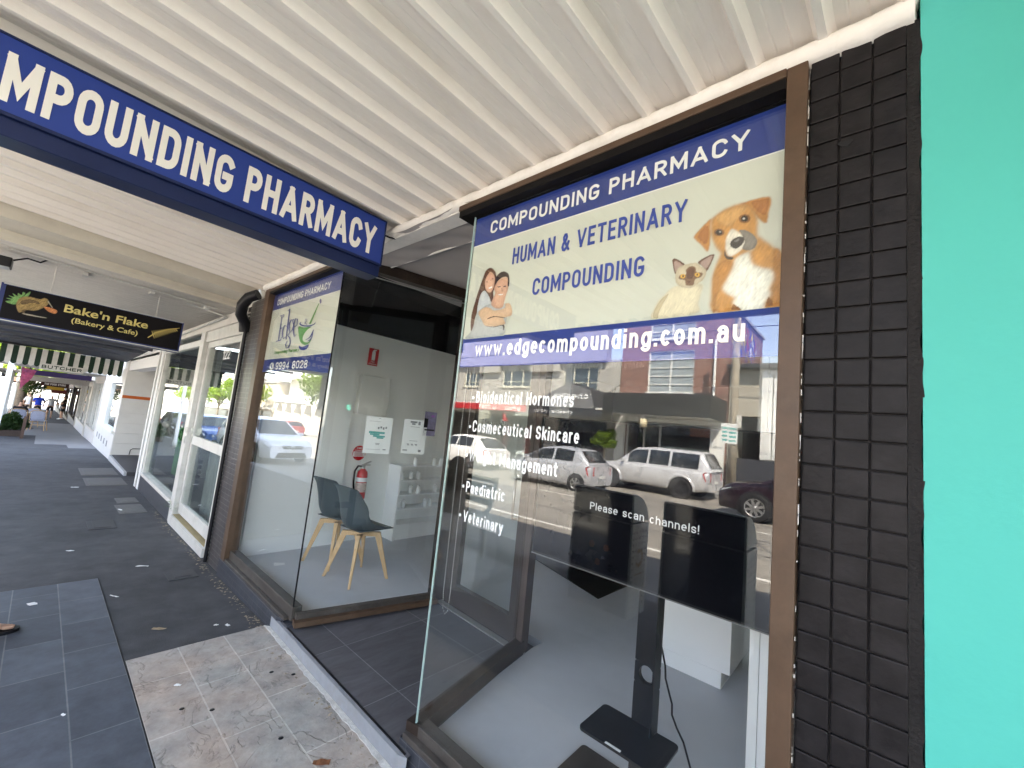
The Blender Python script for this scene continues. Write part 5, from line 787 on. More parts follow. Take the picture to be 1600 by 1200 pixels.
# weed by the next door's step
t = thing('fern_weed', 'little green fern weed growing beside the aluminium door step', 'weed', (-7.15, 1.42, 0.03))
m = MB()
for k in range(16):
    a = random.uniform(0, 6.28); L_ = random.uniform(0.12, 0.3); hgt = random.uniform(0.08, 0.22)
    for i in range(9):
        f = i/8; x = math.cos(a)*L_*f; y = math.sin(a)*L_*f*0.6-0.05*f; z = hgt*math.sin(f*2.2); w = 0.03*(1-f)+0.008
        for s_ in (-1, 1): m.add([(x, y, z), (x-math.sin(a)*w*s_+0.008, y+math.cos(a)*w*s_, z-0.008), (x-math.sin(a)*w*s_*0.8+math.cos(a)*0.02, y+math.cos(a)*w*s_*0.8, z-0.004)], [(0, 1, 2)])
m.build('fronds', mat('fern_green', (0.06, 0.14, 0.03), 0.6, 0.4, 20), t, world=False)

m = MB(); m.prism([(-2.02, 3.78), (-2.0, 5.0), (-3.3, 5.0), (-3.25, 4.25)], 0.1005, 0.108); single(m, 'floor_mat', M_black, 'black floor mat on the grey vinyl deep inside the shop', 'mat', (-2.6, 4.4, 0.1))
# ---------------- the shop next door ----------------
N1 = thing('corner_shop_building', 'aluminium framed shop numbered 122 with a glazed door beside the dark tiled pier', 'building', (-7.8, 1.4, -0.1))
m = MB(); m.box(-10.5, 1.42, 2.70, -5.0, 1.7, 9.0); m.build('upper_wall', mat('pale_render', (0.48, 0.45, 0.40), 0.85, 0.1, 3), N1)
m = MB(); m.box(-10.5, 1.7, 8.8, -5.0, 9.2, 9.0); m.box(-10.5, 9.0, -0.3, -5.0, 9.2, 8.8); m.box(-10.48, 2.2, -0.3, -10.42, 9, 8.8); m.box(-5.06, 1.47, -0.3, -5.0, 9, 8.8); m.build('shell', M_wintwall, N1)
m = MB(); m.box(-10.42, 1.5, -0.25, -5.06, 9, 0.0); m.build('floor', mat('dull_floor', (0.22, 0.21, 0.2), 0.7), N1)
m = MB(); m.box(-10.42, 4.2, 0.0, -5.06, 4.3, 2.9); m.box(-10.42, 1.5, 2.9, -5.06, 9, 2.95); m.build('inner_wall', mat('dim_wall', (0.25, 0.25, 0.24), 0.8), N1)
m = MB(); m.box(-10.35, 1.375, 2.545, -5.35, 1.43, 2.685); m.build('fascia_board', M_awn2, N1)
m = MB(); m.tube([(-6.2, 0.95, 2.72), (-6.1, 1.3, 2.66), (-6.05, 1.35, 2.64), (-9.9, 1.36, 2.60)], 0.012, 6); m.build('conduit', M_alu, N1)
m = MB(); m.box(-5.44, 1.385, -0.09, -5.345, 1.56, 2.55); m.box(-7.32, 1.375, -0.1, -7.11, 1.56, 2.55); m.box(-7.11, 1.40, 2.40, -5.44, 1.56, 2.55); m.build('door_frame', M_alu, N1, bevel=0.003)
d = MB(); dy = 1.43
d.box(-5.56, dy, 0.06, -5.45, dy+0.045, 2.40); d.box(-7.105, dy, 0.06, -7.02, dy+0.045, 2.40); d.box(-7.02, dy, 2.32, -5.56, dy+0.045, 2.40); d.box(-7.02, dy, 0.985, -5.56, dy+0.045, 1.10); d.box(-7.02, dy, 0.06, -5.56, dy+0.045, 0.20)
DR = d.build('door', M_alu, N1, bevel=0.003)
m = MB(); m.box(-7.02, dy+0.02, 0.20, -5.56, dy+0.027, 2.32); m.build('glass', G_dark, DR)
m = MB(); m.box(-7.055, dy-0.035, 1.12, -7.03, dy, 1.20); m.box(-7.06, dy-0.012, 1.0, -7.025, dy, 1.09); m.box(-7.16, 1.362, 1.12, -7.13, 1.375, 1.2); m.box(-7.17, 1.362, 0.98, -7.12, 1.375, 1.08); m.build('lock', M_steel, DR, split=True)
m = MB(); text(m, '122', (-6.33, dy+0.0175, 2.13), U, V, 0.30, 0.125, stroke=0.16); m.build('number', M_letter, DR)
m = MB(); m.box(-6.45, dy+0.05, 1.80, -5.56, dy+0.058, 2.33); m.build('dark_panel', mat('dark_curtain', (0.03, 0.033, 0.04), 0.8, 0.5, 5, stretch=(9, 1, 0.6)), DR)
m = MB(); m.grid(lambda u, v: (-7.05+1.55*u, 1.66+0.018*math.sin(u*70), 0.05+2.3*v), 120, 1); m.build('curtain', mat('pale_curtain', (0.38, 0.37, 0.36), 0.9, 0.2, 4, stretch=(6, 1, 0.5)), N1)
m = MB(); m.box(-7.20, 1.36, -0.12, -5.40, 1.385, 0.03); m.build('step', M_alu, N1); m = MB(); m.box(-7.15, 1.385, -0.1, -5.42, 1.52, 0.032); m.build('tread', mat('worn_timber', (0.33, 0.27, 0.15), 0.8, 0.2, 6, stretch=(1, 9, 1)), N1)
m = MB(); m.box(-10.3, 1.375, -0.2, -7.32, 1.47, 0.135); m.build('plinth', M_plinth, N1)
w = MB(); w.box(-10.02, 1.365, 0.135, -7.32, 1.47, 0.19); w.box(-9.98, 1.39, 2.36, -7.32, 1.47, 2.45); w.box(-9.98, 1.385, 0.19, -9.88, 1.47, 2.36); w.box(-7.36, 1.39, 0.19, -7.32, 1.47, 2.36); WN = w.build('window', M_alu, N1)
m = MB(); m.box(-9.88, 1.42, 0.19, -7.36, 1.427, 2.36); m.build('glass', G_dark, WN)
m = MB(); m.box(-10.2, 1.37, -0.2, -10.02, 1.5, 2.55); m.box(-10.50, 1.37, -0.16, -10.38, 1.6, 2.55); m.build('corner_post', M_white, N1, split=True)
m = MB(); m.box(-10.38, 1.40, -0.16, -10.2, 1.5, 2.55); m.build('corner_trim', M_dkframe, N1)
m = MB()
for (x0, x1, z0, z1) in ((-9.7, -8.6, 0.2, 1.05), (-9.2, -8.3, 0.25, 0.7)): m.box(x0, 1.75, z0, x1, 1.8, z1)
m.build('display_board', mat('green_display', (0.08, 0.30, 0.07), 0.6, 0.5, 4), N1, split=True)
m = MB()
for k in range(6): m.box(-8.6, 1.65, 0.28+k*0.075, -7.5, 1.70, 0.33+k*0.075)
m.build('display_shelf', mat('dull_plastic', (0.2, 0.21, 0.23), 0.5), N1, split=True)
# awning of that shop: cream end beam, flat underside, fine corrugation
def az2(y): return 2.70+0.05*(1.4-y)
m = MB()
m.add([(-5.165, 1.4, 2.78), (-5.165, 1.4, 3.1), (-5.02, -1.5, 3.22), (-5.02, -1.5, 2.90)], [(0, 1, 2, 3)]); m.add([(-5.165, 1.4, 2.78), (-5.02, -1.5, 2.90), (-5.44, -1.5, 2.90), (-5.60, 1.4, 2.78)], [(0, 1, 2, 3)]); m.add([(-5.60, 1.4, 2.78), (-5.44, -1.5, 2.90), (-5.44, -1.5, 2.80), (-5.60, 1.4, 2.69)], [(0, 1, 2, 3)])
A2 = m.build('awning_beam', mat('beam_paint', (0.58, 0.54, 0.46), 0.6, 0.05, 6, dirt=(0.44, 0.40, 0.34, 0.6), dscale=2), N1, solid=0.012)
m = MB(); xs = [-5.58-0.036*i for i in range(138)]
vs = [(awx(x, y), y, az2(y)+0.030*math.sin(i*math.pi/2+0.7)) for y in (1.40, 0.4, -0.6, -1.5) for i, x in enumerate(xs)]; n = len(xs)
m.add(vs, [(j*n+i, j*n+i+1, (j+1)*n+i+1, (j+1)*n+i) for j in range(3) for i in range(n-1)], True); m.build('awning', M_awn2, N1, solid=0.003)
m = MB(); m.box(-10.5, -1.56, 2.78, -5.08, -1.5, 3.3); m.build('awning_fascia', M_dkframe, N1)
m = MB(); m.tube([(awx(-5.9, y), y, az2(y)-0.03) for y in (1.2, 0.5, -0.4)], 0.008, 6)
for y in (1.12, 0.62, 0.1): m.box(-6.02-0.05*(1.4-y), y-0.02, az2(y)-0.05, -5.90-0.05*(1.4-y), y+0.02, az2(y)-0.022)
m.build('awning_conduit', M_alu, N1)
t = thing('floodlight', 'small black floodlight fixed under the neighbouring corrugated awning', 'light', (-5.9, -0.42, 2.66)); m = MB(); m.bbox(-6.0, -0.55, 2.60, -5.82, -0.36, 2.69, 0.01); m.build('housing', M_black, t); m = MB(); m.tube([(-5.9, -0.36, 2.68), (-5.9, -0.28, 2.73), (-5.9, -0.2, 2.72), (-5.9, -0.16, 2.76)], 0.008, 6); m.build('cable', M_black, t); m = MB(); m.box(-5.99, -0.54, 2.596, -5.83, -0.37, 2.599); m.build('lens', M_steel, t)
# bakery sign
BS = thing('hanging_sign', 'black hanging bakery sign with gold letters, a kiwi bird and a fern leaf', 'sign', (-6.05, 0.28, 2.1))
bz = lambda y: (2.48-(y+0.38)*0.0205, 2.136-(y+0.38)*0.024)
def slab(mb, x0, x1, y0, y1, e=0.0, e2=None):
    e2 = e if e2 is None else e2
    P = [(y0, bz(y0)[1]+e2), (y1, bz(y1)[1]+e2), (y1, bz(y1)[0]-e), (y0, bz(y0)[0]-e)]
    return mb.extr([(x0, y, z) for y, z in P], (x1-x0, 0, 0))
slab(MB(), -6.16, -6.0, -0.40, 0.945).build('case', mat('sign_dark_blue', (0.02, 0.03, 0.12), 0.4), BS)
slab(MB(), -6.0, -5.996, -0.37, 0.93, 0.016, 0.022).build('face_panel', mat('sign_black', (0.006, 0.005, 0.006), 0.45, 0.2, 3, spec=0.08), BS)
m = MB(); xx = -5.994
def stext(mb, s, y0, z0, y1, z1, cap, bold): 
    W = math.hypot(y1-y0, z1-z0); tU_ = Vector((0, (y1-y0)/W, (z1-z0)/W)); tV = Vector((0, -(z1-z0)/W, (y1-y0)/W)); return text_serif(mb, s, (xx, y0, z0), tU_, tV, W, cap, bold=bold)
stext(m, "Bake'n Flake", 0.012, 2.316, 0.642, 2.303, 0.078, 0.02); stext(m, '(Bakery & Cafe)', 0.075, 2.226, 0.572, 2.212, 0.050, 0.015); m.build('lettering', mat('gold_letters', (0.58, 0.48, 0.17), 0.4, 0.1, 30), BS)
printed('kiwi', 'kiwi_print', BS, step=0.002, soft=0.5, fur=0.22, seed=4, paperc=(0.006, 0.005, 0.006), pos=xx, axis='x'); art('fern', 'fern_print', BS, 'x', xx, sm=1)
m = MB(); m.tube([(-6.0, -0.385, 2.475), (-6.0, 0.94, 2.448)], 0.005, 6); m.tube([(-6.0, -0.385, 2.14), (-6.0, 0.94, 2.108)], 0.006, 6); m.build('edge_trim', M_alu, BS)
for y in (-0.1, 0.7): m = MB(); m.tube([(-6.08, y, 2.45), (-6.08, y, 2.76)], 0.004, 6); m.build('hanger', M_awn2, BS)
# ---------------- recessed entry and butcher ----------------
N2 = thing('butcher_building', 'butcher shop with a white boarded return wall crossed by one orange stripe', 'building', (-15.5, 1.4, -0.3))
m = MB(); m.box(-20.6, 1.42, 2.15, -10.5, 1.7, 9.2); m.box(-20.6, 1.7, 9.0, -10.5, 9.2, 9.2); m.box(-20.6, 9, -0.5, -10.5, 9.2, 9.0); m.build('shell', M_wintwall, N2)
M_board = mat('white_board', (0.66, 0.65, 0.62), 0.5, 0.04, 3, dirt=(0.55, 0.53, 0.5, 0.5), dscale=2)
for z0, z1 in ((-0.09, 0.205), (0.21, 0.475), (0.48, 0.745), (0.75, 1.015), (1.02, 1.405), (1.485, 1.80), (1.805, 2.075), (2.08, 2.385)): MB().box(-15.09, 1.39, z0, -15.04, 2.9, z1).build('board', M_board, N2)
MB().box(-15.085, 1.392, 1.405, -15.038, 2.9, 1.485).build('orange_stripe', mat('orange_tile', (0.50, 0.11, 0.02), 0.4), N2)
m = MB(); m.box(-15.12, 1.40, -0.3, -15.09, 2.9, 2.4); m.box(-15.1, 2.9, -0.3, -10.5, 2.95, 2.4); m.build('recess_wall', M_board, N2)
m = MB(); m.box(-15.04, 1.41, -0.4, -11.9, 2.9, -0.09); m.build('entry_floor', mat('dark_step', (0.06, 0.06, 0.065), 0.6), N2); m = MB(); m.box(-15.04, 1.365, -0.42, -11.9, 1.409, -0.095); m.build('step', mat('grey_step', (0.42, 0.43, 0.44), 0.6), N2)
m = MB(); m.box(-15.1, 1.42, 2.4, -10.5, 2.95, 2.45); m.build('recess_ceiling', M_dark, N2)
m = MB(); m.tube([(-15.02, 1.75, -0.08), (-15.02, 1.76, 0.05), (-15.02, 1.8, 0.08), (-15.02, 2.1, 0.08)], 0.01, 6); m.build('hose', M_black, N2)
m = MB(); m.box(-20.5, 1.38, -0.6, -15.1, 1.5, 0.42); m.build('stall_riser', M_board, N2)
m = MB()
for k in range(5): m.box(-19.6+k*0.8, 1.374, 0.0, -19.4+k*0.8, 1.379, 0.16)
m.build('riser_print', M_greyprint, N2, split=True)
w = MB(); w.box(-18.4, 1.36, 0.42, -15.5, 1.5, 0.49); w.box(-20.5, 1.39, 0.42, -18.3, 1.5, 2.2); w.box(-15.55, 1.39, 0.49, -15.1, 1.5, 2.2); w.box(-18.3, 1.39, 1.8, -15.55, 1.5, 2.2); WN = w.build('window', M_white, N2)
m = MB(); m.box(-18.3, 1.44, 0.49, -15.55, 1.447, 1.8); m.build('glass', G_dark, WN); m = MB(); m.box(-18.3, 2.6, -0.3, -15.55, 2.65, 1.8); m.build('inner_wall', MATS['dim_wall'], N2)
# dark awning and striped valance with the board
m = MB(); m.add([(-10.5, 1.42, 2.62), (-16, 1.42, 2.42), (-16, -1.5, 2.55), (-10.5, -1.5, 2.75)], [(0, 1, 2, 3)]); m.build('awning', mat('dark_awning', (0.022, 0.026, 0.042), 0.5, 0.3, 2), N2, solid=0.03)
m = MB()
for x in (-11.5, -12.8, -14.2): m.box(x-0.05, -1.4, 2.48, x+0.05, 1.38, 2.53)
m.build('awning_rib', mat('awning_steel', (0.07, 0.075, 0.09), 0.5), N2, split=True)
M_gst = mat('green_canvas', (0.018, 0.035, 0.022), 0.8, 0.2, 10); M_wst = mat('white_canvas', (0.60, 0.58, 0.53), 0.8, 0.08, 10)
VA = thing('striped_valance', 'green and white striped scalloped canvas valance hung across the footpath', 'valance', (-16.05, 0.3, 2.0))
mg, mw = MB(), MB(); n = 23
for k in range(n):
    y0 = -0.85+2.23*k/n; y1 = y0+2.23/n; zt = 2.455-0.03*k/n; sc = 0.045
    P = [(-16.05+0.02*math.sin(k), y0, zt), (-16.05, y1, zt)]; bot = [(-16.07, y1-(y1-y0)*i/6, 2.03-0.02*k/n-sc*math.sin(math.pi*i/6)) for i in range(7)]
    (mg if k % 2 == 0 else mw).extr(P+bot, (0.004, 0, 0))
a = mg.build('stripe', M_gst, VA); mw.build('stripe', M_wst, VA)
m = MB(); m.box(-16.2, -0.9, 2.46, -16.0, 1.4, 2.56); m.build('rail', M_dark, VA)
BB = thing('butcher_board', 'narrow cream board lettered BUTCHER hung under the striped valance', 'sign', (-16.02, 0.2, 1.95)); m = MB(); m.box(-16.04, -0.17, 1.93, -16.015, 0.63, 2.085); m.build('panel', M_wst, BB)
m = MB(); text(m, 'BUTCHER', (-16.012, -0.13, 1.965), (0, 1, 0), V, 0.72, 0.085, bold=0.02); m.build('lettering', M_gst, BB)
# ---------------- the far run of shops ----------------
def far_shop(label, x0, x1, col, sill, head, base_col, glaze, awn_z, awn_col, open_front=False, y=1.4, name='shop_building'):
    zb = min(terr(x0), terr(x1))-0.3; t = thing(name, label, 'building', ((x0+x1)/2, y, zb))
    mc = mat('shop_paint_%d' % int(-x0), col, 0.6, 0.08, 3, dirt=tuple(c*0.7 for c in col)+(0.5,), dscale=1.5)
    g = terr((x0+x1)/2); m = MB(); m.box(x0, y+0.02, g+head, x1, y+0.3, g+6.4); m.box(x0, y+0.3, g+6.2, x1, y+8, g+6.4); m.box(x0, y+7.8, zb, x1, y+8, g+6.2); m.box(x0, y+0.3, zb, x0+0.12, y+7.8, g+6.2); m.build('shell', mc, t)
    m = MB(); m.box(x0, y-0.02, zb, x0+0.35, y+0.2, g+head); m.box(x1-0.35, y-0.02, zb, x1, y+0.2, g+head); m.build('pilaster', mc, t, split=True)
    m = MB(); m.box(x0+0.35, y, zb, x1-0.35, y+0.15, g+sill); m.build('stall_riser', mat('riser_%d' % int(-x0), base_col, 0.5, 0.1, 4), t)
    w = MB(); nn = 3; xx_ = [x0+0.35+(x1-x0-0.7)*i/nn for i in range(nn+1)]
    for x in xx_: w.box(x-0.04, y+0.02, g+sill, x+0.04, y+0.12, g+head)
    w.box(x0+0.35, y+0.025, g+head-0.1, x1-0.35, y+0.115, g+head); w.box(x0+0.35, y-0.03, g+sill, x1-0.35, y+0.115, g+sill+0.06); W_ = w.build('window', M_alu if not open_front else M_dkframe, t)
    m = MB(); m.box(x0+0.35, y+0.06, g+sill+0.06, x1-0.35, y+0.067, g+head-0.1); m.build('glass', G_dark, W_)
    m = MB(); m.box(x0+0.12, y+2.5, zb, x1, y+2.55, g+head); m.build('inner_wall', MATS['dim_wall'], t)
    ga = g+awn_z; m = MB(); m.add([(x0, y, ga), (x1, y, ga), (x1, -1.5, ga+0.12), (x0, -1.5, ga+0.12)], [(0, 3, 2, 1)]); m.build('awning', mat('awning_%d' % int(-x0), awn_col, 0.6, 0.1, 4), t, solid=0.06)
    m = MB(); m.box(x0, -1.58, ga+0.0, x1, -1.5, ga+0.42); m.build('awning_fascia', mc, t)
    return t
far_shop('white painted shop with narrow pilasters just past the butcher', -26, -20.6, (0.60, 0.58, 0.53), 0.45, 2.35, (0.6, 0.6, 0.6), 1, 2.55, (0.42, 0.41, 0.38))
far_shop('cream shop with a white sill beyond the white painted shop', -34, -26.05, (0.50, 0.48, 0.44), 0.45, 2.35, (0.55, 0.57, 0.6), 1, 2.5, (0.40, 0.38, 0.34))
far_shop('dark grey pillared shop beyond the cream shop', -44, -34.05, (0.10, 0.105, 0.12), 0.4, 2.4, (0.13, 0.14, 0.16), 1, 2.5, (0.16, 0.13, 0.11), True)
far_shop('brown shop with an open front farther down the street', -58, -44.05, (0.13, 0.085, 0.065), 0.3, 2.5, (0.1, 0.08, 0.07), 1, 2.5, (0.11, 0.07, 0.055), True)
far_shop('last grey shop visible at the far end of the footpath', -85, -58.05, (0.16, 0.15, 0.15), 0.4, 2.4, (0.14, 0.14, 0.15), 1, 2.6, (0.14, 0.13, 0.12), True)
def hang(label, x, y0, y1, z0, z1, col, words=None, tcol=M_letter, name='hanging_sign'):
    t = thing(name, label, 'sign', (x, (y0+y1)/2, z0)); m = MB(); m.box(x-0.12, y0, z0, x, y1, z1); m.build('case', mat('sign_%s' % name+str(int(-x)), col, 0.5, 0.1, 4), t)
    if words:
        m = MB(); h = (z1-z0)*0.5; text(m, words, (x+0.001, y0+0.12*(y1-y0), z0+(z1-z0)*0.25), (0, 1, 0), V, (y1-y0)*0.76, h, bold=0.02); m.build('lettering', tcol, t)
    m = MB(); m.box(x-0.07, y0+0.1, z1, x-0.05, y0+0.13, z1+0.35); m.box(x-0.07, y1-0.13, z1, x-0.05, y1-0.1, z1+0.35); m.build('hanger', M_black, t, split=True)
    return t
hang('long purple sign panel hung beyond the striped valance', -25.2, -0.6, 1.27, 1.85, 2.05, (0.07, 0.05, 0.17))
hang('pale grey sign panel hung just behind the purple one', -27.5, -0.6, 1.35, 1.62, 1.83, (0.45, 0.43, 0.40))
hang('dark brown sign lettered THE FOOD STORE hung far down the footpath', -40, -0.19, 1.05, 1.39, 1.63, (0.05, 0.022, 0.02), 'THE FOOD STORE')
hang('yellow sign strip hung below the brown food sign', -46, 0.0, 1.0, 1.1, 1.35, (0.55, 0.38, 0.05))
hang('dark red sign at the far end of the footpath', -52, 0.4, 1.3, 0.75, 1.1, (0.10, 0.02, 0.02))
# verandah posts along the kerb
def post(x, y, label, h=3.2, r=0.06):
    z = terr(x); t = thing('verandah_post', label, 'post', (x, y, z), 0, 'white verandah posts along the kerb'); m = MB(); m.lathe([(0, 0), (r*1.3, 0), (r*1.3, 0.25), (r, 0.28), (r, h), (0, h)], seg=12); m.build('shaft', M_white, t, world=False); m = MB(); m.box(-0.1, -0.1, h, 0.1, 0.1, h+0.08); m.build('cap', M_white, t, world=False); return t
p0 = post(-20.5, -0.80, 'white round verandah post just past the striped valance')
dup(p0, 'white verandah post beside the pink and purple flag', (-26.5, -0.98, terr(-26.5))); dup(p0, 'third white verandah post, behind the planter', (-33, -1.15, terr(-33))); dup(p0, 'white verandah post far down the kerb', (-45, -1.3, terr(-45)))
BN = thing('flag_banner', 'small pink and purple flag banner on a thin pole by the verandah posts', 'flag', (-24.5, -0.62, 1.1)); m = MB(); m.extr([(-24.5, -0.68, 2.1), (-24.5, -0.30, 2.0), (-24.5, -0.38, 1.7), (-24.5, -0.62, 1.25)], (0.01, 0, 0)); m.build('cloth', mat('pink_flag', (0.45, 0.10, 0.20), 0.8, 0.6, 5, dirt=(0.2, 0.12, 0.4, 0.9), dscale=4), BN); m = MB(); m.tube([(-24.5, -0.69, terr(-24.5)), (-24.5, -0.69, 2.2)], 0.012); m.build('pole', M_steel, BN)
# cafe furniture
def cafe_chair(label, loc, rz):
    t = thing('cafe_chair', label, 'chair', loc, rz, 'woven cafe chairs on the footpath')
    m = MB(); m.bbox(-0.23, -0.22, 0.44, 0.23, 0.22, 0.47, 0.01); m.build('seat', mat('woven_grey', (0.42, 0.44, 0.55), 0.8, 0.25, 60), t, world=False)
    m = MB(); m.grid(lambda u, v: ((u-0.5)*(0.44-0.06*abs(v-0.4)), -0.22-0.10*v-0.03*math.cos((u-0.5)*3), 0.49+0.36*v+0.05*v*math.cos((u-0.5)*3)), 10, 8); m.build('backrest', MATS['woven_grey'], t, world=False, solid=0.015)
    m = MB(); m.tube([(-0.25, -0.2, 0.46), (-0.25, -0.34, 0.83), (-0.15, -0.37, 0.91), (0.15, -0.37, 0.91), (0.25, -0.34, 0.83), (0.25, -0.2, 0.46)], 0.015); m.tube([(-0.24, 0.2, 0.25), (0.24, 0.2, 0.25)], 0.01); m.tube([(-0.25, -0.25, 0.25), (0.25, -0.25, 0.25)], 0.01); m.build('frame', M_wood, t, world=False)
    for sx_, sy_ in ((1, 1), (-1, 1), (1, -1), (-1, -1)): m = MB(); m.tube([(sx_*0.21, sy_*0.2, 0.45), (sx_*0.26, sy_*0.27, 0)], 0.017); m.build('leg', M_wood, t, world=False)
    return t
c0 = cafe_chair('woven grey cafe chair with cane legs, on the shop side of the pair', (-28.6, 0.05, terr(-28.6)), R_(80)); dup(c0, 'woven grey cafe chair with cane legs, on the kerb side by the planter', (-29.6, -0.62, terr(-29.6)), R_(95))
dup(c0, 'woven grey cafe chair facing back across the far table', (-31.6, -0.2, terr(-31.6)), R_(-90))
t = thing('cafe_table', 'small square cafe table between the woven chairs', 'table', (-30.4, -0.28, terr(-30.4))); m = MB(); m.bbox(-0.35, -0.35, 0.72, 0.35, 0.35, 0.75, 0.006); m.build('top', M_white, t, world=False); m = MB(); m.tube([(0, 0, 0.72), (0, 0, 0.04)], 0.025); m.build('stem', M_black, t, world=False); m = MB(); m.bbox(-0.22, -0.22, 0, 0.22, 0.22, 0.03, 0.006); m.build('base', M_black, t, world=False)
# ---------------- foliage ----------------
def leafcloud(m, c, r, n, size, rnd, flat=1.0):
    for _ in range(n):
        while True:
            p = Vector((rnd.uniform(-1, 1), rnd.uniform(-1, 1), rnd.uniform(-1, 1)))
            if 0.25 < p.length < 1: break
        q = Vector((c[0]+p.x*r, c[1]+p.y*r, c[2]+p.z*r*flat)); s_ = size*rnd.uniform(0.6, 1.4)
        a = Vector((rnd.gauss(0, 1), rnd.gauss(0, 1), rnd.gauss(0, 0.7))).normalized(); b = a.orthogonal().normalized(); c2 = a.cross(b)
        m.add([(q+b*s_)[:], (q+c2*s_*0.5+a*s_*0.15)[:], (q-b*s_*0.9)[:], (q-c2*s_*0.5+a*s_*0.1)[:]], [(0, 1, 2, 3)])
def leafmat(name, col):
    if name in MATS: return MATS[name]
    m = mat(name, col, 0.55, 0.45, 1.7); nt = m.node_tree; p = nt.nodes['Principled BSDF']
    tl = nt.nodes.new('ShaderNodeBsdfTranslucent'); tl.inputs['Color'].default_value = (col[0]*1.6, col[1]*1.5, col[2]*0.7, 1); mx = nt.nodes.new('ShaderNodeMixShader'); mx.inputs[0].default_value = 0.45
    nt.links.new(p.outputs[0], mx.inputs[1]); nt.links.new(tl.outputs[0], mx.inputs[2]); nt.links.new(mx.outputs[0], nt.nodes['Material Output'].inputs['Surface']); return m
L_lime = leafmat('lime_leaf', (0.14, 0.21, 0.028)); L_green = leafmat('plane_leaf', (0.085, 0.14, 0.03)); L_dark = leafmat('dark_leaf', (0.03, 0.06, 0.018))
M_bark = mat('bark', (0.20, 0.16, 0.12), 0.9, 0.35, 9, bump=0.6, bscale=25)
def tree(label, loc, h, cr, seed, leaf, n=2600, size=0.12, trunk=0.14, group=None, name='street_tree', clumps=14, low=0.45):
    rnd = random.Random(seed); t = thing(name, label, 'tree', loc, 0, group); m = MB(); top = h-cr*0.9
    m.tube([(0, 0, -0.1), (0.03, 0.02, h*0.25), (-0.02, 0.05, top)], [trunk*1.25, trunk, trunk*0.6], 9)
    cs = []
    for k in range(clumps):
        a = 2*math.pi*k/clumps*2.4; e = rnd.uniform(-0.55, 1.0); rr = cr*rnd.uniform(0.35, 0.85)*math.sqrt(max(0.1, 1-0.55*e*e)); c = (math.cos(a)*rr, math.sin(a)*rr, top+cr*(0.25+0.62*e)); cs.append(c)
        m.tube([(-0.01, 0.03, max(h*low*0.6, c[2]-cr*0.8)), (c[0]*0.5, c[1]*0.5, (c[2]+top)/2), c], [trunk*0.42, trunk*0.25, trunk*0.08], 6)
    m.build('trunk', M_bark, t, world=False); m = MB()
    for c in cs: leafcloud(m, c, cr*rnd.uniform(0.32, 0.52), n//clumps, size, rnd, 0.8)
    m.build('crown', leaf, t, world=False); return t
t = thing('planter_shrub', 'low dark green shrub in a planter box beside the thin brown bollard', 'shrub', (-24.2, -0.62, terr(-24.2))); m = MB(); m.bbox(-0.25, -0.35, 0, 0.25, 0.35, 0.22, 0.01); m.build('planter', mat('dull_brown_box', (0.07, 0.05, 0.04), 0.8), t, world=False); m = MB(); rnd = random.Random(3)
for c, r in (((0, -0.05, 0.45), 0.34), ((0.1, -0.25, 0.4), 0.26), ((-0.1, 0.2, 0.42), 0.26), ((0, 0, 0.65), 0.25)): leafcloud(m, c, r, 380, 0.05, rnd)
m.build('foliage', L_dark, t, world=False)
single(MB().box(-22.9, -0.32, terr(-22.9)-0.1, -22.8, -0.24, terr(-22.9)+0.78), 'bollard', mat('brown_bollard', (0.10, 0.065, 0.05), 0.8), 'thin brown bollard standing beside the planter shrub', 'bollard', (-22.85, -0.28, terr(-22.9)))
t = thing('topiary', 'clipped round green topiary tree on a thin stem above the people', 'tree', (-42, -0.45, terr(-42))); m = MB(); m.tube([(0, 0, 0), (0, 0, 1.9)], 0.04); m.build('trunk', M_bark, t, world=False); m = MB(); leafcloud(m, (0, 0, 2.15), 0.55, 900, 0.06, rnd); m.build('crown', L_dark, t, world=False)
T1 = tree('tall broad street tree with thick trunk on the near kerb beyond the verandah posts', (-58, -1.4, terr(-58)), 9, 4.0, 11, L_lime, 3600, 0.22, 0.35, 'street trees by the near kerb'); 
dup(T1, 'street tree on the near kerb halfway to the far end', (-74, -1.6, terr(-74)), 1.3); dup(T1, 'farthest street tree on the near kerb', (-96, -1.5, terr(-96)), 2.4)
T2 = tree('young lime green street tree on the near kerb behind the blue car', (-33.5, -2.1, terr(-33.5)), 5.2, 1.9, 12, L_lime, 2600, 0.13, 0.09, 'street trees by the near kerb', low=0.6)
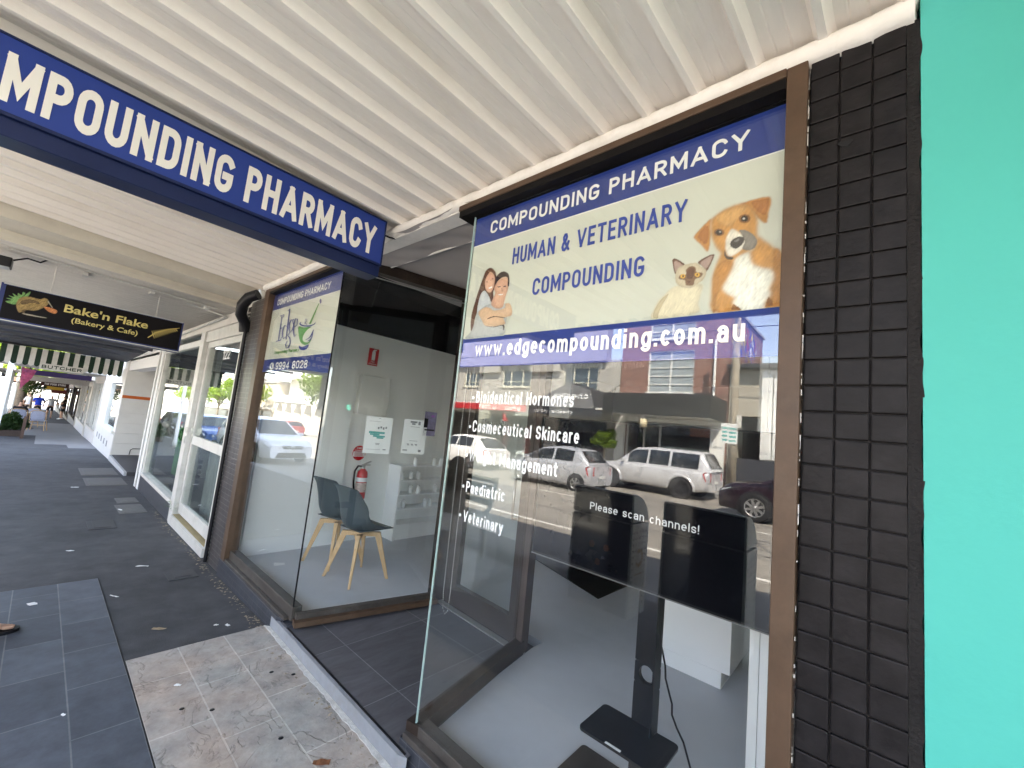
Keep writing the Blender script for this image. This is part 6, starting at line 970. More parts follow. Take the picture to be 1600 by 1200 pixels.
# ---------------- people ----------------
def skin_mesh(verts, edges, radii, root=0, sub=1):
    me = bpy.data.meshes.new('s'); me.from_pydata(verts, edges, []); o = bpy.data.objects.new('s', me); COL.objects.link(o)
    md = o.modifiers.new('skin', 'SKIN'); md.use_smooth_shade = True
    for i, r in enumerate(radii): me.skin_vertices[0].data[i].radius = (r, r) if not isinstance(r, tuple) else r
    me.skin_vertices[0].data[root].use_root = True
    s = o.modifiers.new('sub', 'SUBSURF'); s.levels = sub; s.render_levels = sub
    dg = bpy.context.evaluated_depsgraph_get(); dg.update(); r = bpy.data.meshes.new_from_object(o.evaluated_get(dg)); bpy.data.objects.remove(o); return r
def person(label, loc, rz, skin, top, bottom, hair, shorts=False, arms=((0.30, 0.02, 1.12, 0.30, 0.14, 0.98), (-0.30, 0.02, 1.12, -0.30, 0.14, 0.98)), legs=((0.1, 0.03), (-0.1, -0.03)), sc=1.0, shoes=None, longhair=False, sit=False):
    """facing +y; arms given as elbow and wrist for each side; legs as (x, stride) of each foot"""
    t = thing('person', label, 'person', loc, rz); hz = 0.92 if not sit else 0.50
    V_ = []; E_ = []; Rr = []
    def v(p, r, par=None):
        V_.append(Vector(p)*sc); Rr.append(r*sc if not isinstance(r, tuple) else tuple(k*sc for k in r)); i = len(V_)-1
        if par is not None: E_.append((par, i))
        return i
    dz = hz-0.92
    pel = v((0, 0, 0.94+dz), (0.15, 0.11)); wa = v((0, 0, 1.10+dz), (0.135, 0.10), pel); chst = v((0, 0.0, 1.32+dz), (0.165, 0.115), wa); nb = v((0, -0.01, 1.46+dz), (0.075, 0.065), chst); nk = v((0, 0.0, 1.53+dz), 0.052, nb); hd = v((0, 0.015, 1.62+dz), (0.078, 0.095), nk); tp = v((0, 0.005, 1.70+dz), (0.066, 0.08), hd)
    nose = v((0, 0.118, 1.61+dz), 0.014, hd)
    hands = []
    for s_, (ex, ey, ez, wx, wy, wz) in zip((1, -1), arms):
        sh = v((0.17*s_, 0, 1.42+dz), 0.058, chst); el = v((ex, ey, ez+dz), 0.042, sh); wr = v((wx, wy, wz+dz), 0.028, el); d = (Vector((wx-ex, wy-ey, wz-ez))).normalized(); pm = v(Vector((wx, wy, wz+dz))+d*0.06, (0.036, 0.02), wr); hands.append((Vector((wx, wy, wz+dz))+d*0.06, d, pm, s_))
    for hc, d, pm, s_ in hands:
        side = d.cross(Vector((0, 0, 1)) if abs(d.z) < 0.9 else Vector((0, 1, 0))).normalized()
        for k, (o, L) in enumerate(((-0.028, 0.062), (-0.01, 0.078), (0.01, 0.074), (0.028, 0.058))):
            b = v(hc+side*o+d*0.03, 0.0095, pm); q = v(hc+side*o*1.1+d*(0.03+L*0.6)+Vector((0, 0.008, 0)), 0.009, b); v(hc+side*o*1.1+d*(0.03+L)+Vector((0, 0.02, 0)), 0.008, q)
        b = v(hc+side*0.045-d*0.005, 0.011, pm); v(hc+side*0.062+d*0.035, 0.009, b)
    feet = []
    for (lx, st) in legs:
        s_ = 1 if lx > 0 else -1
        if sit: hp = v((lx, 0.02, 0.50), 0.085, pel); kn = v((lx*1.1, 0.44, 0.50), 0.06, hp); an = v((lx*1.1, 0.46+st, 0.09), 0.04, kn); bl = v((lx*1.2, 0.58+st, 0.035), (0.045, 0.028), an)
        else: hp = v((lx*0.95, 0, 0.88), 0.088, pel); kn = v((lx*1.05, st*0.55+0.03, 0.49), 0.058, hp); an = v((lx*1.1, st, 0.09), 0.038, kn); bl = v((lx*1.3, st+0.14, 0.035), (0.045, 0.028), an)
        hl = v((V_[an]/sc+Vector((0, -0.05, -0.045))), 0.032, an); feet.append((hp, kn, an, bl))
    me = skin_mesh([tuple(p) for p in V_], E_, Rr, pel); me.materials.append(skin); o = bpy.data.objects.new('body', me); COL.objects.link(o); o.parent = t
    def cloth(name, chains, m_, sub=1):
        vs = []; es = []; rs = []; idx = {}
        for ch in chains:
            pr = None
            for (p, r) in ch:
                key = tuple(round(c, 4) for c in p)
                if key not in idx: idx[key] = len(vs); vs.append(key); rs.append(r)
                if pr is not None: es.append((pr, idx[key]))
                pr = idx[key]
        me_ = skin_mesh(vs, es, rs, 0, sub); me_.materials.append(m_); q = bpy.data.objects.new(name, me_); COL.objects.link(q); q.parent = t
    P = [tuple(p) for p in V_]; g = 0.018*sc
    def L(a, b, f): return tuple(a[i]+(b[i]-a[i])*f for i in range(3))
    ch = [[(P[wa], (0.165*sc, 0.125*sc)), (P[chst], (0.185*sc, 0.135*sc)), (L(P[chst], P[nb], 0.8), (0.10*sc, 0.085*sc))], [(P[wa], 0), (L(P[wa], P[pel], 0.75), (0.17*sc, 0.13*sc))]]; ch[1][0] = ch[0][0]
    k = nose+1
    for s_ in (0, 1):
        sh = k+s_*4; ch.append([ch[0][1], (P[sh], 0.078*sc), (L(P[sh], P[sh+1], 0.75), 0.066*sc)])
    cloth('shirt', ch, top)
    ch = [[(P[pel], (0.17*sc, 0.13*sc)), (L(P[pel], P[wa], 0.3), (0.16*sc, 0.12*sc))]]
    for hp, kn, an, bl in feet:
        c = [ch[0][0], (P[hp], 0.105*sc), (L(P[hp], P[kn], 0.85), 0.088*sc)]
        if not shorts: c += [(P[kn], 0.075*sc), (L(P[kn], P[an], 0.92), 0.058*sc)]
        ch.append(c)
    cloth('shorts' if shorts else 'trousers', ch, bottom)
    for hp, kn, an, bl in feet: cloth('shoe', [[(L(P[an], P[bl], -0.35), 0.045*sc), (L(P[an], P[bl], 0.3), 0.05*sc), (P[bl], (0.052*sc, 0.036*sc)), (L(P[an], P[bl], 1.3), (0.045*sc, 0.028*sc))]], shoes or M_black)
    hc = [[(tuple(Vector(P[hd])+Vector((0, -0.035, 0.035))*sc), (0.082*sc, 0.088*sc)), (tuple(Vector(P[tp])+Vector((0, -0.012, 0.02))*sc), (0.07*sc, 0.085*sc))]]
    if longhair: hc.append([hc[0][0], (tuple(Vector(P[nk])+Vector((0, -0.08, -0.05))*sc), (0.08*sc, 0.04*sc)), (tuple(Vector(P[nb])+Vector((0, -0.13, -0.1))*sc), (0.06*sc, 0.03*sc))])
    cloth('hair', hc, hair)
    m = MB()
    for s_ in (-1, 1): c = Vector(P[hd])+Vector((0.03*s_, 0.088, 0.015))*sc; m.lathe([(0, 0.012), (0.007, 0.009), (0.01, 0)], c=c, axis='y', seg=8)
    m.box(P[hd][0]-0.022, P[hd][1]+0.085, P[hd][2]-0.045, P[hd][0]+0.022, P[hd][1]+0.102, P[hd][2]-0.036); m.build('face_detail', mat('face_dark', (0.08, 0.035, 0.03), 0.6), t, world=False)
    return t
S1 = mat('skin_light', (0.52, 0.32, 0.23), 0.55, 0.08, 6); H_br = mat('brown_hair', (0.06, 0.035, 0.022), 0.6, 0.3, 30); H_bk = mat('black_hair', (0.02, 0.017, 0.015), 0.5, 0.3, 30)
C_grey = mat('grey_tee', (0.48, 0.50, 0.52), 0.85, 0.06, 12); C_blue = mat('royal_blue_jacket', (0.02, 0.055, 0.50), 0.8, 0.1, 12); C_blk = mat('black_cloth', (0.018, 0.018, 0.021), 0.85, 0.15, 12); C_wht = mat('white_shirt', (0.72, 0.73, 0.74), 0.85, 0.05, 12)
person('man seen from behind in a grey T-shirt and dark shorts walking away down the footpath', (-45.9, 0.50, terr(-45.9)), R_(90), S1, C_grey, C_blk, H_bk, True, legs=((0.1, 0.06), (-0.1, -0.06)), arms=((0.34, 0.02, 1.14, 0.36, 0.12, 0.95), (-0.34, 0.02, 1.14, -0.36, 0.12, 0.95)))
person('person in black vest over white sleeves and black shorts standing by the shop wall', (-45, 1.12, terr(-45)), R_(180), S1, C_blk, C_blk, H_br, True, arms=((0.26, 0.10, 1.12, 0.18, 0.32, 1.10), (-0.26, 0.10, 1.12, -0.18, 0.32, 1.10)), shoes=C_wht)
person('person in a royal blue jacket seen from behind at the cafe tables', (-43.5, -0.12, terr(-43.5)), R_(90), S1, C_blue, C_blk, H_br, arms=((0.28, 0.14, 1.14, 0.20, 0.36, 1.14), (-0.28, 0.14, 1.14, -0.20, 0.36, 1.14)))
person('person in a white shirt beside the one in the blue jacket', (-43.9, -0.55, terr(-43.9)), R_(70), S1, C_wht, C_blk, H_br)
person('person in dark clothes sitting at the cafe table by the verandah post', (-30.55, -0.62, terr(-30.55)-0.05), R_(95), S1, C_blk, C_blk, H_br, sit=True)
# the walker whose sandalled foot just enters at the left edge
wk = person('person in dark trousers and black sandals stepping onto the slate paving', (-4.12, -0.34, terr(-4.12)), R_(8), S1, C_grey, C_blk, H_br, legs=((0.11, -0.26), (-0.09, 0.26)), arms=((0.24, -0.06, 1.14, 0.24, 0.0, 0.92), (-0.24, -0.12, 1.14, -0.22, -0.02, 0.93)), shoes=M_black)
for c in [x for x in wk.children if x.name.startswith('shoe')]: bpy.data.objects.remove(c, do_unlink=True)
fx, fy = -0.09*1.2, 0.26
fm = MB(); o_ = Vector((fx, fy, 0.0))
foot = skin_mesh([tuple(o_+Vector(p)) for p in ((0, -0.06, 0.05), (0, 0.0, 0.075), (0, 0.07, 0.055), (0, 0.13, 0.042), (0.032, 0.165, 0.036), (0.034, 0.20, 0.034), (0.012, 0.18, 0.034), (0.012, 0.205, 0.032), (-0.006, 0.175, 0.033), (-0.007, 0.198, 0.031), (-0.022, 0.165, 0.032), (-0.024, 0.187, 0.030), (-0.037, 0.152, 0.031), (-0.039, 0.171, 0.029))],
                 [(0, 1), (1, 2), (2, 3), (3, 4), (4, 5), (3, 6), (6, 7), (3, 8), (8, 9), (3, 10), (10, 11), (3, 12), (12, 13)], [0.032, 0.038, (0.036, 0.026), (0.042, 0.018), 0.0125, 0.011, 0.0095, 0.008, 0.009, 0.0078, 0.0088, 0.0074, 0.008, 0.007], 1, 2)
foot.materials.append(S1); fo = bpy.data.objects.new('foot', foot); COL.objects.link(fo); fo.parent = wk
sole = [(-0.034, -0.085), (0.034, -0.085), (0.042, 0.0), (0.055, 0.12), (0.056, 0.18), (0.03, 0.225), (-0.01, 0.222), (-0.05, 0.18), (-0.054, 0.11), (-0.042, 0.0)]
m = MB(); m.prism([(fx+x, fy+y) for x, y in smooth_poly(sole, 3)], 0.002, 0.022); sd = m.build('sandal', M_black, wk, world=False)
m = MB(); m.tube([(fx-0.05, fy+0.11, 0.02), (fx-0.03, fy+0.11, 0.058), (fx+0.02, fy+0.115, 0.064), (fx+0.052, fy+0.11, 0.02)], 0.012, 8); m.tube([(fx-0.044, fy+0.04, 0.02), (fx-0.034, fy+0.045, 0.08), (fx+0.03, fy+0.05, 0.085), (fx+0.045, fy+0.04, 0.02)], 0.011, 8); m.build('strap', M_black, sd, world=False)
m = MB(); m.prism([(-(fx+0.0)+x, -0.26-0.0+y) for x, y in smooth_poly(sole, 3)], 0.002, 0.022); m.build('sandal', M_black, wk, world=False)
# ---------------- kerbside things seen in the glass ----------------
def bin_(label, x0, x1):
    y0, y1 = -0.92, -1.25; z = 0.0; t = thing('street_bin', label, 'bin', ((x0+x1)/2, -1.08, z), 0, 'steel street bin enclosures on the kerb')
    M_panel = mat('perforated_steel', (0.58, 0.56, 0.52), 0.5, 0.1, 6, metal=0.1)
    m = MB(); m.box(x0+0.02, y1, 0.04, x1-0.02, y0-0.012, 0.85); m.build('body', M_black, t)
    for xx_, s_ in ((x0, -1), (x1, 1)):
        m = MB(); m.box(xx_-0.012, y1-0.02, 0.03, xx_+0.012, y0, 0.86); o = m.build('side_panel', M_panel, t); m = MB()
        for i in range(5):
            for j in range(13):
                if 3 <= j <= 8 and 1 <= i <= 3: continue
                yy = y1+0.035+i*0.065; zz = 0.12+j*0.055; m.box(xx_+s_*0.0125, yy, zz, xx_+s_*0.0138, yy+0.014, zz+0.02)
        m.build('perforation', M_black, o)
        m = MB(); n = 14; pr = [(xx_-0.012*s_, y0, 0.88), (xx_-0.012*s_, y0, 1.12)]+[(xx_-0.012*s_, y0-0.34*math.sin(math.pi/2*i/n), 0.88+0.24*math.cos(math.pi/2*i/n)) for i in range(1, n+1)]; m.extr(pr, (0.02*s_, 0, 0)); m.build('hood_side', M_panel, t)
    m = MB(); m.grid(lambda u, v: (x0+(x1-x0)*u, y0-0.34*math.sin(math.pi/2*v), 0.885+0.245*math.cos(math.pi/2*v)), 1, 14); m.build('hood', M_steel, t, solid=0.01)
    m = MB(); m.box(x0+0.01, y0-0.010, 0.04, x1-0.01, y0+0.004, 0.86); m.box(x0+0.01, y0-0.010, 0.875, x1-0.01, y0+0.004, 1.118); m.build('door', M_black, t); return t
b1 = bin_('steel street bin with three orange arrows on its door, on the kerb', -2.34, -1.71)
m = MB()
for k in range(3):
    a = 2*math.pi*k/3+0.5; cx, cz = -2.03+0.09*math.cos(a), 0.55+0.10*math.sin(a); n = 8; m.extr([(cx+0.03*math.cos(2*math.pi*i/n), -0.9155, cz+0.034*math.sin(2*math.pi*i/n)) for i in range(n)], (0, 0.001, 0))
m.build('orange_arrow', mat('orange_sticker', (0.55, 0.16, 0.01), 0.5), b1, split=True)
m = MB(); n = 18
for k in range(n-4):
    a0, a1 = 2*math.pi*k/n+0.9, 2*math.pi*(k+0.7)/n+0.9; m.extr([(-1.6965, -1.09+0.085*math.cos(a0), 0.55+0.085*math.sin(a0)), (-1.6965, -1.09+0.085*math.cos(a1), 0.55+0.085*math.sin(a1)), (-1.6965, -1.09+0.05*math.cos(a1), 0.55+0.05*math.sin(a1)), (-1.6965, -1.09+0.05*math.cos(a0), 0.55+0.05*math.sin(a0))], (0.001, 0, 0))
m.box(-1.6965, -1.16, 0.40, -1.6955, -1.02, 0.41); m.build('emblem', mat('gold_emblem', (0.38, 0.26, 0.10), 0.5), b1)
bin_('plain steel street bin without arrows, on the kerb', -1.42, -0.78)
# street seat with curved arms
t = thing('street_bench', 'dark slatted street bench with curved aluminium end frames at the kerb', 'bench', (-4.3, -0.9, 0))
for x in (-3.75, -4.95):
    z = 0; m = MB(); m.tube([(x, -0.72, 0.38), (x, -0.78, 0.46), (x, -0.95, 0.50), (x, -1.10, 0.53), (x, -1.18, 0.62), (x, -1.22, 0.80), (x, -1.25, 0.98)], [0.03]*7, 10); m.tube([(x, -0.80, 0.46), (x, -0.80, -0.04)], 0.032, 10); m.tube([(x, -1.12, 0.53), (x, -1.12, -0.04)], 0.032, 10); m.build('end_frame', M_alu, t)
m = MB()
for k in range(5): m.box(-4.95, -0.82-k*0.075, 0.50, -3.75, -0.765-k*0.075, 0.52)
m.build('seat', mat('green_slats', (0.04, 0.07, 0.05), 0.5), t)
m = MB()
for k in range(4): m.box(-4.95, -1.20-k*0.02, 0.62+k*0.09, -3.75, -1.18-k*0.02, 0.69+k*0.09)
m.build('backrest', MATS['green_slats'], t)
t = thing('kerb_sign', 'round topped dark green plate sign standing on the kerb beside the street seat', 'sign', (-4.6, -1.35, 0)); n = 20
m = MB(); m.extr([(-4.62+0.21*math.cos(math.pi*i/n), -1.35, 0.95+0.21*math.sin(math.pi*i/n)) for i in range(n+1)]+[(-4.85, -1.35, 0.35), (-4.40, -1.35, 0.35)], (0, 0.02, 0)); m.build('plate', mat('sign_grey_green', (0.12, 0.15, 0.14), 0.5, 0.1, 5), t); m = MB(); m.tube([(-4.62, -1.36, -0.03), (-4.62, -1.36, 0.5)], 0.03); m.build('post', M_alu, t)
# ---------------- cars ----------------
M_tyre = mat('tyre', (0.018, 0.018, 0.019), 0.8, 0.15, 20); M_rim = mat('alloy', (0.46, 0.46, 0.47), 0.3, 0.05, 8, metal=0.8); M_rimdk = mat('dark_alloy', (0.05, 0.05, 0.055), 0.35, 0.1, 8, metal=0.6)
M_cglass = mat('car_glass', (0.012, 0.015, 0.018), 0.04, 0.1, 3, spec=0.8); M_trim = mat('car_trim', (0.02, 0.02, 0.022), 0.6, 0.1, 20)
M_head = mat('headlamp', (0.62, 0.64, 0.66), 0.1, 0.3, 20, spec=0.8); M_tail = mat('tail_lamp', (0.42, 0.012, 0.012), 0.15, 0.15, 20, spec=0.8); M_plate = mat('number_plate', (0.68, 0.68, 0.66), 0.5)
def paint(name, col, metal=0.0): return mat(name, col, 0.28, 0.03, 2, coat=0.6, metal=metal)
def interp(pr, x):
    if x <= pr[0][0]: return pr[0][1]
    for (a, b), (c, d) in zip(pr, pr[1:]):
        if x <= c: t_ = (x-a)/(c-a); t_ = t_*t_*(3-2*t_) if False else t_; return b+(d-b)*t_
    return pr[-1][1]
def car(label, loc, rz, pm, L, W, belt, roof, lowz, wheels, R, rimm, spokes=5, front='plain', flare=None, wins=(), shift=0.0, plate=True, cladding=False, name='parked_car'):
    """x runs from the nose (0) to the tail (L); belt, roof: (x,z) profiles; wins: (x0,x1) of the side windows"""
    t = thing(name, label, 'car', loc, rz); hw = W/2
    def width(x): return hw*(1-0.16*max(0, 1-x/0.7)**2-0.10*max(0, 1-(L-x)/0.5)**2)
    N_ = 46; m = MB(); ring = []
    for i in range(N_+1):
        x = L*i/N_; zb = interp(belt, x); zl = interp(lowz, x); w = width(x); ring.append([(-w*0.90, zl), (-w*0.985, zl+0.10), (-w, zl+(zb-zl)*0.5), (-w*0.985, zb-0.10), (-w*0.93, zb-0.02), (-w*0.80, zb+0.012), (-w*0.4, zb+0.03), (0, zb+0.035), (w*0.4, zb+0.03), (w*0.80, zb+0.012), (w*0.93, zb-0.02), (w*0.985, zb-0.10), (w, zl+(zb-zl)*0.5), (w*0.985, zl+0.10), (w*0.90, zl)])
    K = 15; vs = [(L*i/N_, y, z) for i, r in enumerate(ring) for y, z in r]
    m.add(vs, [(i*K+k, (i+1)*K+k, (i+1)*K+(k+1) % K, i*K+(k+1) % K) for i in range(N_) for k in range(K)], True); m.add([vs[k] for k in range(K)], [tuple(range(K))]); m.add(vs[-K:], [tuple(range(K))[::-1]])
    # cabin
    x0, x1 = roof[0][0], roof[-1][0]; vs = []; M_ = 30; KK = 9
    def cab(x, f):
        zb = interp(belt, x)-0.02; zr = max(zb+0.005, interp(roof, x)); w = width(x); h = (zr-zb); hm = max(0.05, max(z for _, z in roof)-interp(belt, (x0+x1)/2)); wt = w*(0.93-0.20*min(1, h/hm)); return (w*0.93+(wt-w*0.93)*f, zb+h*f)
    for i in range(M_+1):
        x = x0+(x1-x0)*i/M_; zb = interp(belt, x)-0.02; zr = max(zb+0.005, interp(roof, x)); wb, _ = cab(x, 0); wt, _ = cab(x, 1)
        for y, z in ((-wb, zb), (-(wb+wt)/2, (zb+zr)/2), (-wt, zr-(zr-zb)*0.05), (-wt*0.86, zr), (0, zr+0.02*min(1, (zr-zb)*3)), (wt*0.86, zr), (wt, zr-(zr-zb)*0.05), ((wb+wt)/2, (zb+zr)/2), (wb, zb)): vs.append((x, y, z))
    m.add(vs, [(i*KK+k, (i+1)*KK+k, (i+1)*KK+k+1, i*KK+k+1) for i in range(M_) for k in range(KK-1)], True); m.build('body', pm, t, world=False)
    for s_ in (-1, 1):
        for (a, b) in wins:
            m = MB(); nn = 8
            for i in range(nn):
                xa, xb = a+(b-a)*i/nn, a+(b-a)*(i+1)/nn; q = []
                for x, f in ((xa, 0.10), (xb, 0.10), (xb, 0.86), (xa, 0.86)): y, z = cab(x, f); q.append((x, s_*(y+0.012), z))
                m.add(q, [(0, 1, 2, 3) if s_ < 0 else (3, 2, 1, 0)])
            m.build('side_window', M_cglass, t, world=False)
    # screens : where the roof profile rises / falls
    def screen(nm, xa, xb):
        m = MB(); nn = 6; vs_ = []
        for i in range(nn+1):
            x = xa+(xb-xa)*i/nn; z = interp(roof, x)+0.012; wt, _ = cab(x, 1); wt *= 0.86
            for k in range(5): vs_.append((x-(0.012 if xb > xa and nm == 'windscreen' else -0.012), wt*(k/2-1), z+0.02*(1-(k/2-1)**2)*min(1, (z-interp(belt, x))*3)))
        m.add(vs_, [(i*5+k, (i+1)*5+k, (i+1)*5+k+1, i*5+k+1) for i in range(nn) for k in range(4)], True); m.build(nm, M_cglass, t, world=False)
    screen('windscreen', roof[0][0]+(roof[1][0]-roof[0][0])*0.12, roof[1][0]-(roof[1][0]-roof[0][0])*0.06)
    screen('rear_window', roof[-2][0]+(roof[-1][0]-roof[-2][0])*0.12, roof[-1][0]-(roof[-1][0]-roof[-2][0])*0.12)
    for wx in wheels:
        for s_ in (-1, 1):
            w = hw*1.0; y = s_*(w-0.075); m = MB(); m.lathe([(R*1.16, 0.0), (R*1.16, 0.012), (0, 0.012)], c=(wx, s_*(w-0.004) if s_ > 0 else -(w-0.004)-0.0, R), axis='y', seg=28)
            m = MB(); pts = [(R*1.15*math.cos(2*math.pi*k/28), R*1.15*math.sin(2*math.pi*k/28)) for k in range(28)]; m.extr([(wx+a, s_*(w-0.02), max(interp(lowz, wx)-0.02, R+b)) for a, b in pts], (0, s_*0.026, 0)); m.build('wheel_arch', M_trim, t, world=False)
            if flare:
                m = MB(); m.tube([(wx+R*1.2*math.cos(math.pi*k/14), s_*(w+0.01), R+R*1.2*math.sin(math.pi*k/14)) for k in range(15)], 0.05, 8); m.build('wheel_flare', flare, t, world=False)
            m = MB(); m.lathe([(R*0.6, -0.11), (R*0.96, -0.11), (R, -0.07), (R, 0.07), (R*0.96, 0.1), (R*0.66, 0.105), (R*0.62, 0.06)], c=(wx, s_*(w-0.07), R), axis='y', seg=28); wh = m.build('wheel', M_tyre, t, world=False)
            m = MB(); yo = s_*(w+0.022)
            m.lathe([(R*0.66, 0), (R*0.60, s_*0.004), (R*0.56, -s_*0.03)], c=(wx, yo, R), axis='y', seg=28)
            for k in range(spokes):
                a = 2*math.pi*k/spokes+0.3; ca, sa = math.cos(a), math.sin(a); r0, r1 = R*0.08, R*0.6; wd0, wd1 = R*0.10, R*0.075
                m.extr([(wx+ca*r0-sa*wd0, yo, R+sa*r0+ca*wd0), (wx+ca*r1-sa*wd1, yo, R+sa*r1+ca*wd1), (wx+ca*r1+sa*wd1, yo, R+sa*r1-ca*wd1), (wx+ca*r0+sa*wd0, yo, R+sa*r0-ca*wd0)], (0, -s_*0.02, 0))
            m.lathe([(0, s_*0.006), (R*0.13, s_*0.004), (R*0.15, -s_*0.01)], c=(wx, yo, R), axis='y', seg=14); m.build('rim', rimm, wh, world=False)
            m = MB(); m.lathe([(0, -s_*0.05), (R*0.6, -s_*0.05)], c=(wx, yo, R), axis='y', seg=20); m.build('hub', M_trim, wh, world=False)
    zb0 = interp(belt, 0.15); zbL = interp(belt, L-0.1)
    for s_ in (-1, 1):
        w0 = width(0.12); m = MB(); m.extr([(-0.01, s_*w0*0.52, zb0-0.17), (0.10, s_*w0*1.0, zb0-0.13), (0.36, s_*width(0.36)*1.0, zb0-0.02), (0.25, s_*w0*0.96, zb0-0.02), (0.0, s_*w0*0.55, zb0-0.09)], (-0.02, s_*0.008, 0.006)); m.build('headlight', M_head, t, world=False)
        wl_ = width(L-0.05); m = MB(); zt = zbL-0.02; m.extr([(L+0.004, s_*wl_*0.72, zt-0.30), (L+0.004, s_*wl_*0.72, zt), (L-0.1, s_*(wl_+0.025), zt+0.02), (L-0.2, s_*(width(L-0.2)+0.012), zt-0.05), (L-0.1, s_*(wl_+0.022), zt-0.32)], (0.012, s_*0.006, 0)); m.build('tail_light', M_tail, t, world=False)
        xm = roof[0][0]+0.30; y_, z_ = cab(xm, 0.1); m = MB(); m.bbox(xm-0.05, s_*(y_+0.02) if s_ > 0 else -(y_+0.20), z_+0.01, xm+0.05, s_*(y_+0.20) if s_ > 0 else -(y_+0.02), z_+0.13, 0.03); m.build('mirror', pm, t, world=False)
        for (a, b) in wins[:-1] if len(wins) > 1 else wins: m = MB(); xh = b-0.12; zh = interp(belt, xh)-0.13; m.bbox(xh-0.09, s_*(width(xh)*0.985)-0.012, zh, xh+0.09, s_*(width(xh)*0.985)+0.02, zh+0.03, 0.008); m.build('door_handle', pm, t, world=False)
    m = MB(); zg = zb0-0.20; w0 = width(0.02); m.extr([(-0.012, -w0*0.42, zg+0.02), (-0.012, w0*0.42, zg+0.02), (-0.012, w0*0.50, zg+0.13), (-0.012, -w0*0.50, zg+0.13)], (0.02, 0, 0)); g = m.build('grille', M_trim, t, world=False)
    m = MB(); m.tube([(-0.018, -w0*0.47, zg+0.10), (-0.024, -w0*0.15, zg+0.075), (-0.028, 0, zg+0.06), (-0.024, w0*0.15, zg+0.075), (-0.018, w0*0.47, zg+0.10)], 0.012, 6); m.lathe([(0, -0.035), (0.075, -0.03), (0.08, -0.02)], c=(0, 0, zg+0.08), axis='x', seg=16); m.build('badge', M_steel, g, world=False)
    m = MB(); zl0 = interp(lowz, 0.1); m.extr([(-0.01, -w0*0.75, zl0+0.02), (-0.01, w0*0.75, zl0+0.02), (-0.01, w0*0.62, zl0+0.2), (-0.01, -w0*0.62, zl0+0.2)], (0.02, 0, 0)); m.build('lower_intake', M_trim, t, world=False)
    if plate:
        m = MB(); m.box(-0.026, -0.19, zl0+0.20, -0.018, 0.19, zl0+0.30); pf = m.build('number_plate', M_plate, t, world=False); m = MB(); m.box(L+0.012, -0.2, zbL-0.42, L+0.02, 0.2, zbL-0.32); m.build('number_plate', M_plate, t, world=False)
    if cladding:
        m = MB(); m.box(0.75, -hw*1.004, interp(lowz, L/2), L-0.8, -hw*0.98, interp(lowz, L/2)+0.12); m.box(0.75, hw*0.98, interp(lowz, L/2), L-0.8, hw*1.004, interp(lowz, L/2)+0.12); m.build('sill_cladding', M_trim, t, world=False, split=True)
    return t
rz = lambda x: terr(x)-0.15
# small silver hatchback, queueing in the far lane (nose towards -x)
car('small silver three door hatchback queueing in the far lane', (-11.05, -10.45, rz(-10)), 0, paint('silver_paint', (0.50, 0.51, 0.54), 0.35), 3.75, 1.68, ((0, 0.66), (0.25, 0.74), (0.95, 0.93), (2.0, 0.97), (3.3, 1.0), (3.75, 0.92)), ((0.62, 0.86), (1.62, 1.40), (2.3, 1.50), (3.15, 1.45), (3.62, 0.98)), ((0, 0.22), (0.6, 0.18), (3.2, 0.18), (3.75, 0.28)), (0.78, 3.22), 0.30, M_rim, 6, wins=((1.05, 2.12), (2.22, 3.0)))
# silver off-road wagon parked at the far kerb
car('big silver off road wagon with flared arches parked at the far kerb', (-9.15, -13.75, rz(-7)-0.05), 0, paint('silver_wagon_paint', (0.54, 0.54, 0.55), 0.25), 4.65, 1.90, ((0, 0.86), (0.2, 0.98), (1.35, 1.10), (3.0, 1.12), (4.75, 1.12)), ((1.15, 1.10), (1.85, 1.72), (2.5, 1.80), (4.35, 1.80), (4.70, 1.14)), ((0, 0.36), (0.8, 0.34), (4.0, 0.34), (4.75, 0.46)), (0.92, 3.72), 0.40, M_rimdk, 6, flare=MATS['silver_wagon_paint'], wins=((1.62, 2.38), (2.46, 3.22), (3.32, 4.28)))
car('white crossover queueing in the far lane ahead of the silver hatchback', (-17.8, -11.6, rz(-16)), 0, paint('white_paint_car', (0.78, 0.78, 0.77)), 4.45, 1.80, ((0, 0.70), (0.3, 0.85), (1.2, 1.0), (3.8, 1.02), (4.45, 0.98)), ((1.0, 0.98), (1.9, 1.50), (2.6, 1.58), (3.6, 1.52), (4.3, 1.0)), ((0, 0.25), (0.8, 0.2), (3.8, 0.22), (4.45, 0.35)), (0.85, 3.55), 0.35, M_rim, 5, wins=((1.35, 2.3), (2.4, 3.4)), name='moving_car')
car('black car with wine red sheen and eight spoke wheels in the far lane', (-3.42, -10.9, rz(-2)), 0, paint('black_cherry_paint', (0.020, 0.010, 0.016), 0.2), 4.7, 1.88, ((0, 0.72), (0.25, 0.92), (1.3, 1.06), (3.8, 1.08), (4.7, 1.02)), ((1.05, 1.05), (2.0, 1.56), (2.7, 1.64), (3.9, 1.58), (4.55, 1.06)), ((0, 0.26), (0.8, 0.22), (4.0, 0.24), (4.7, 0.36)), (0.92, 3.78), 0.375, M_rim, 8, wins=((1.45, 2.4), (2.5, 3.6)), name='moving_car')
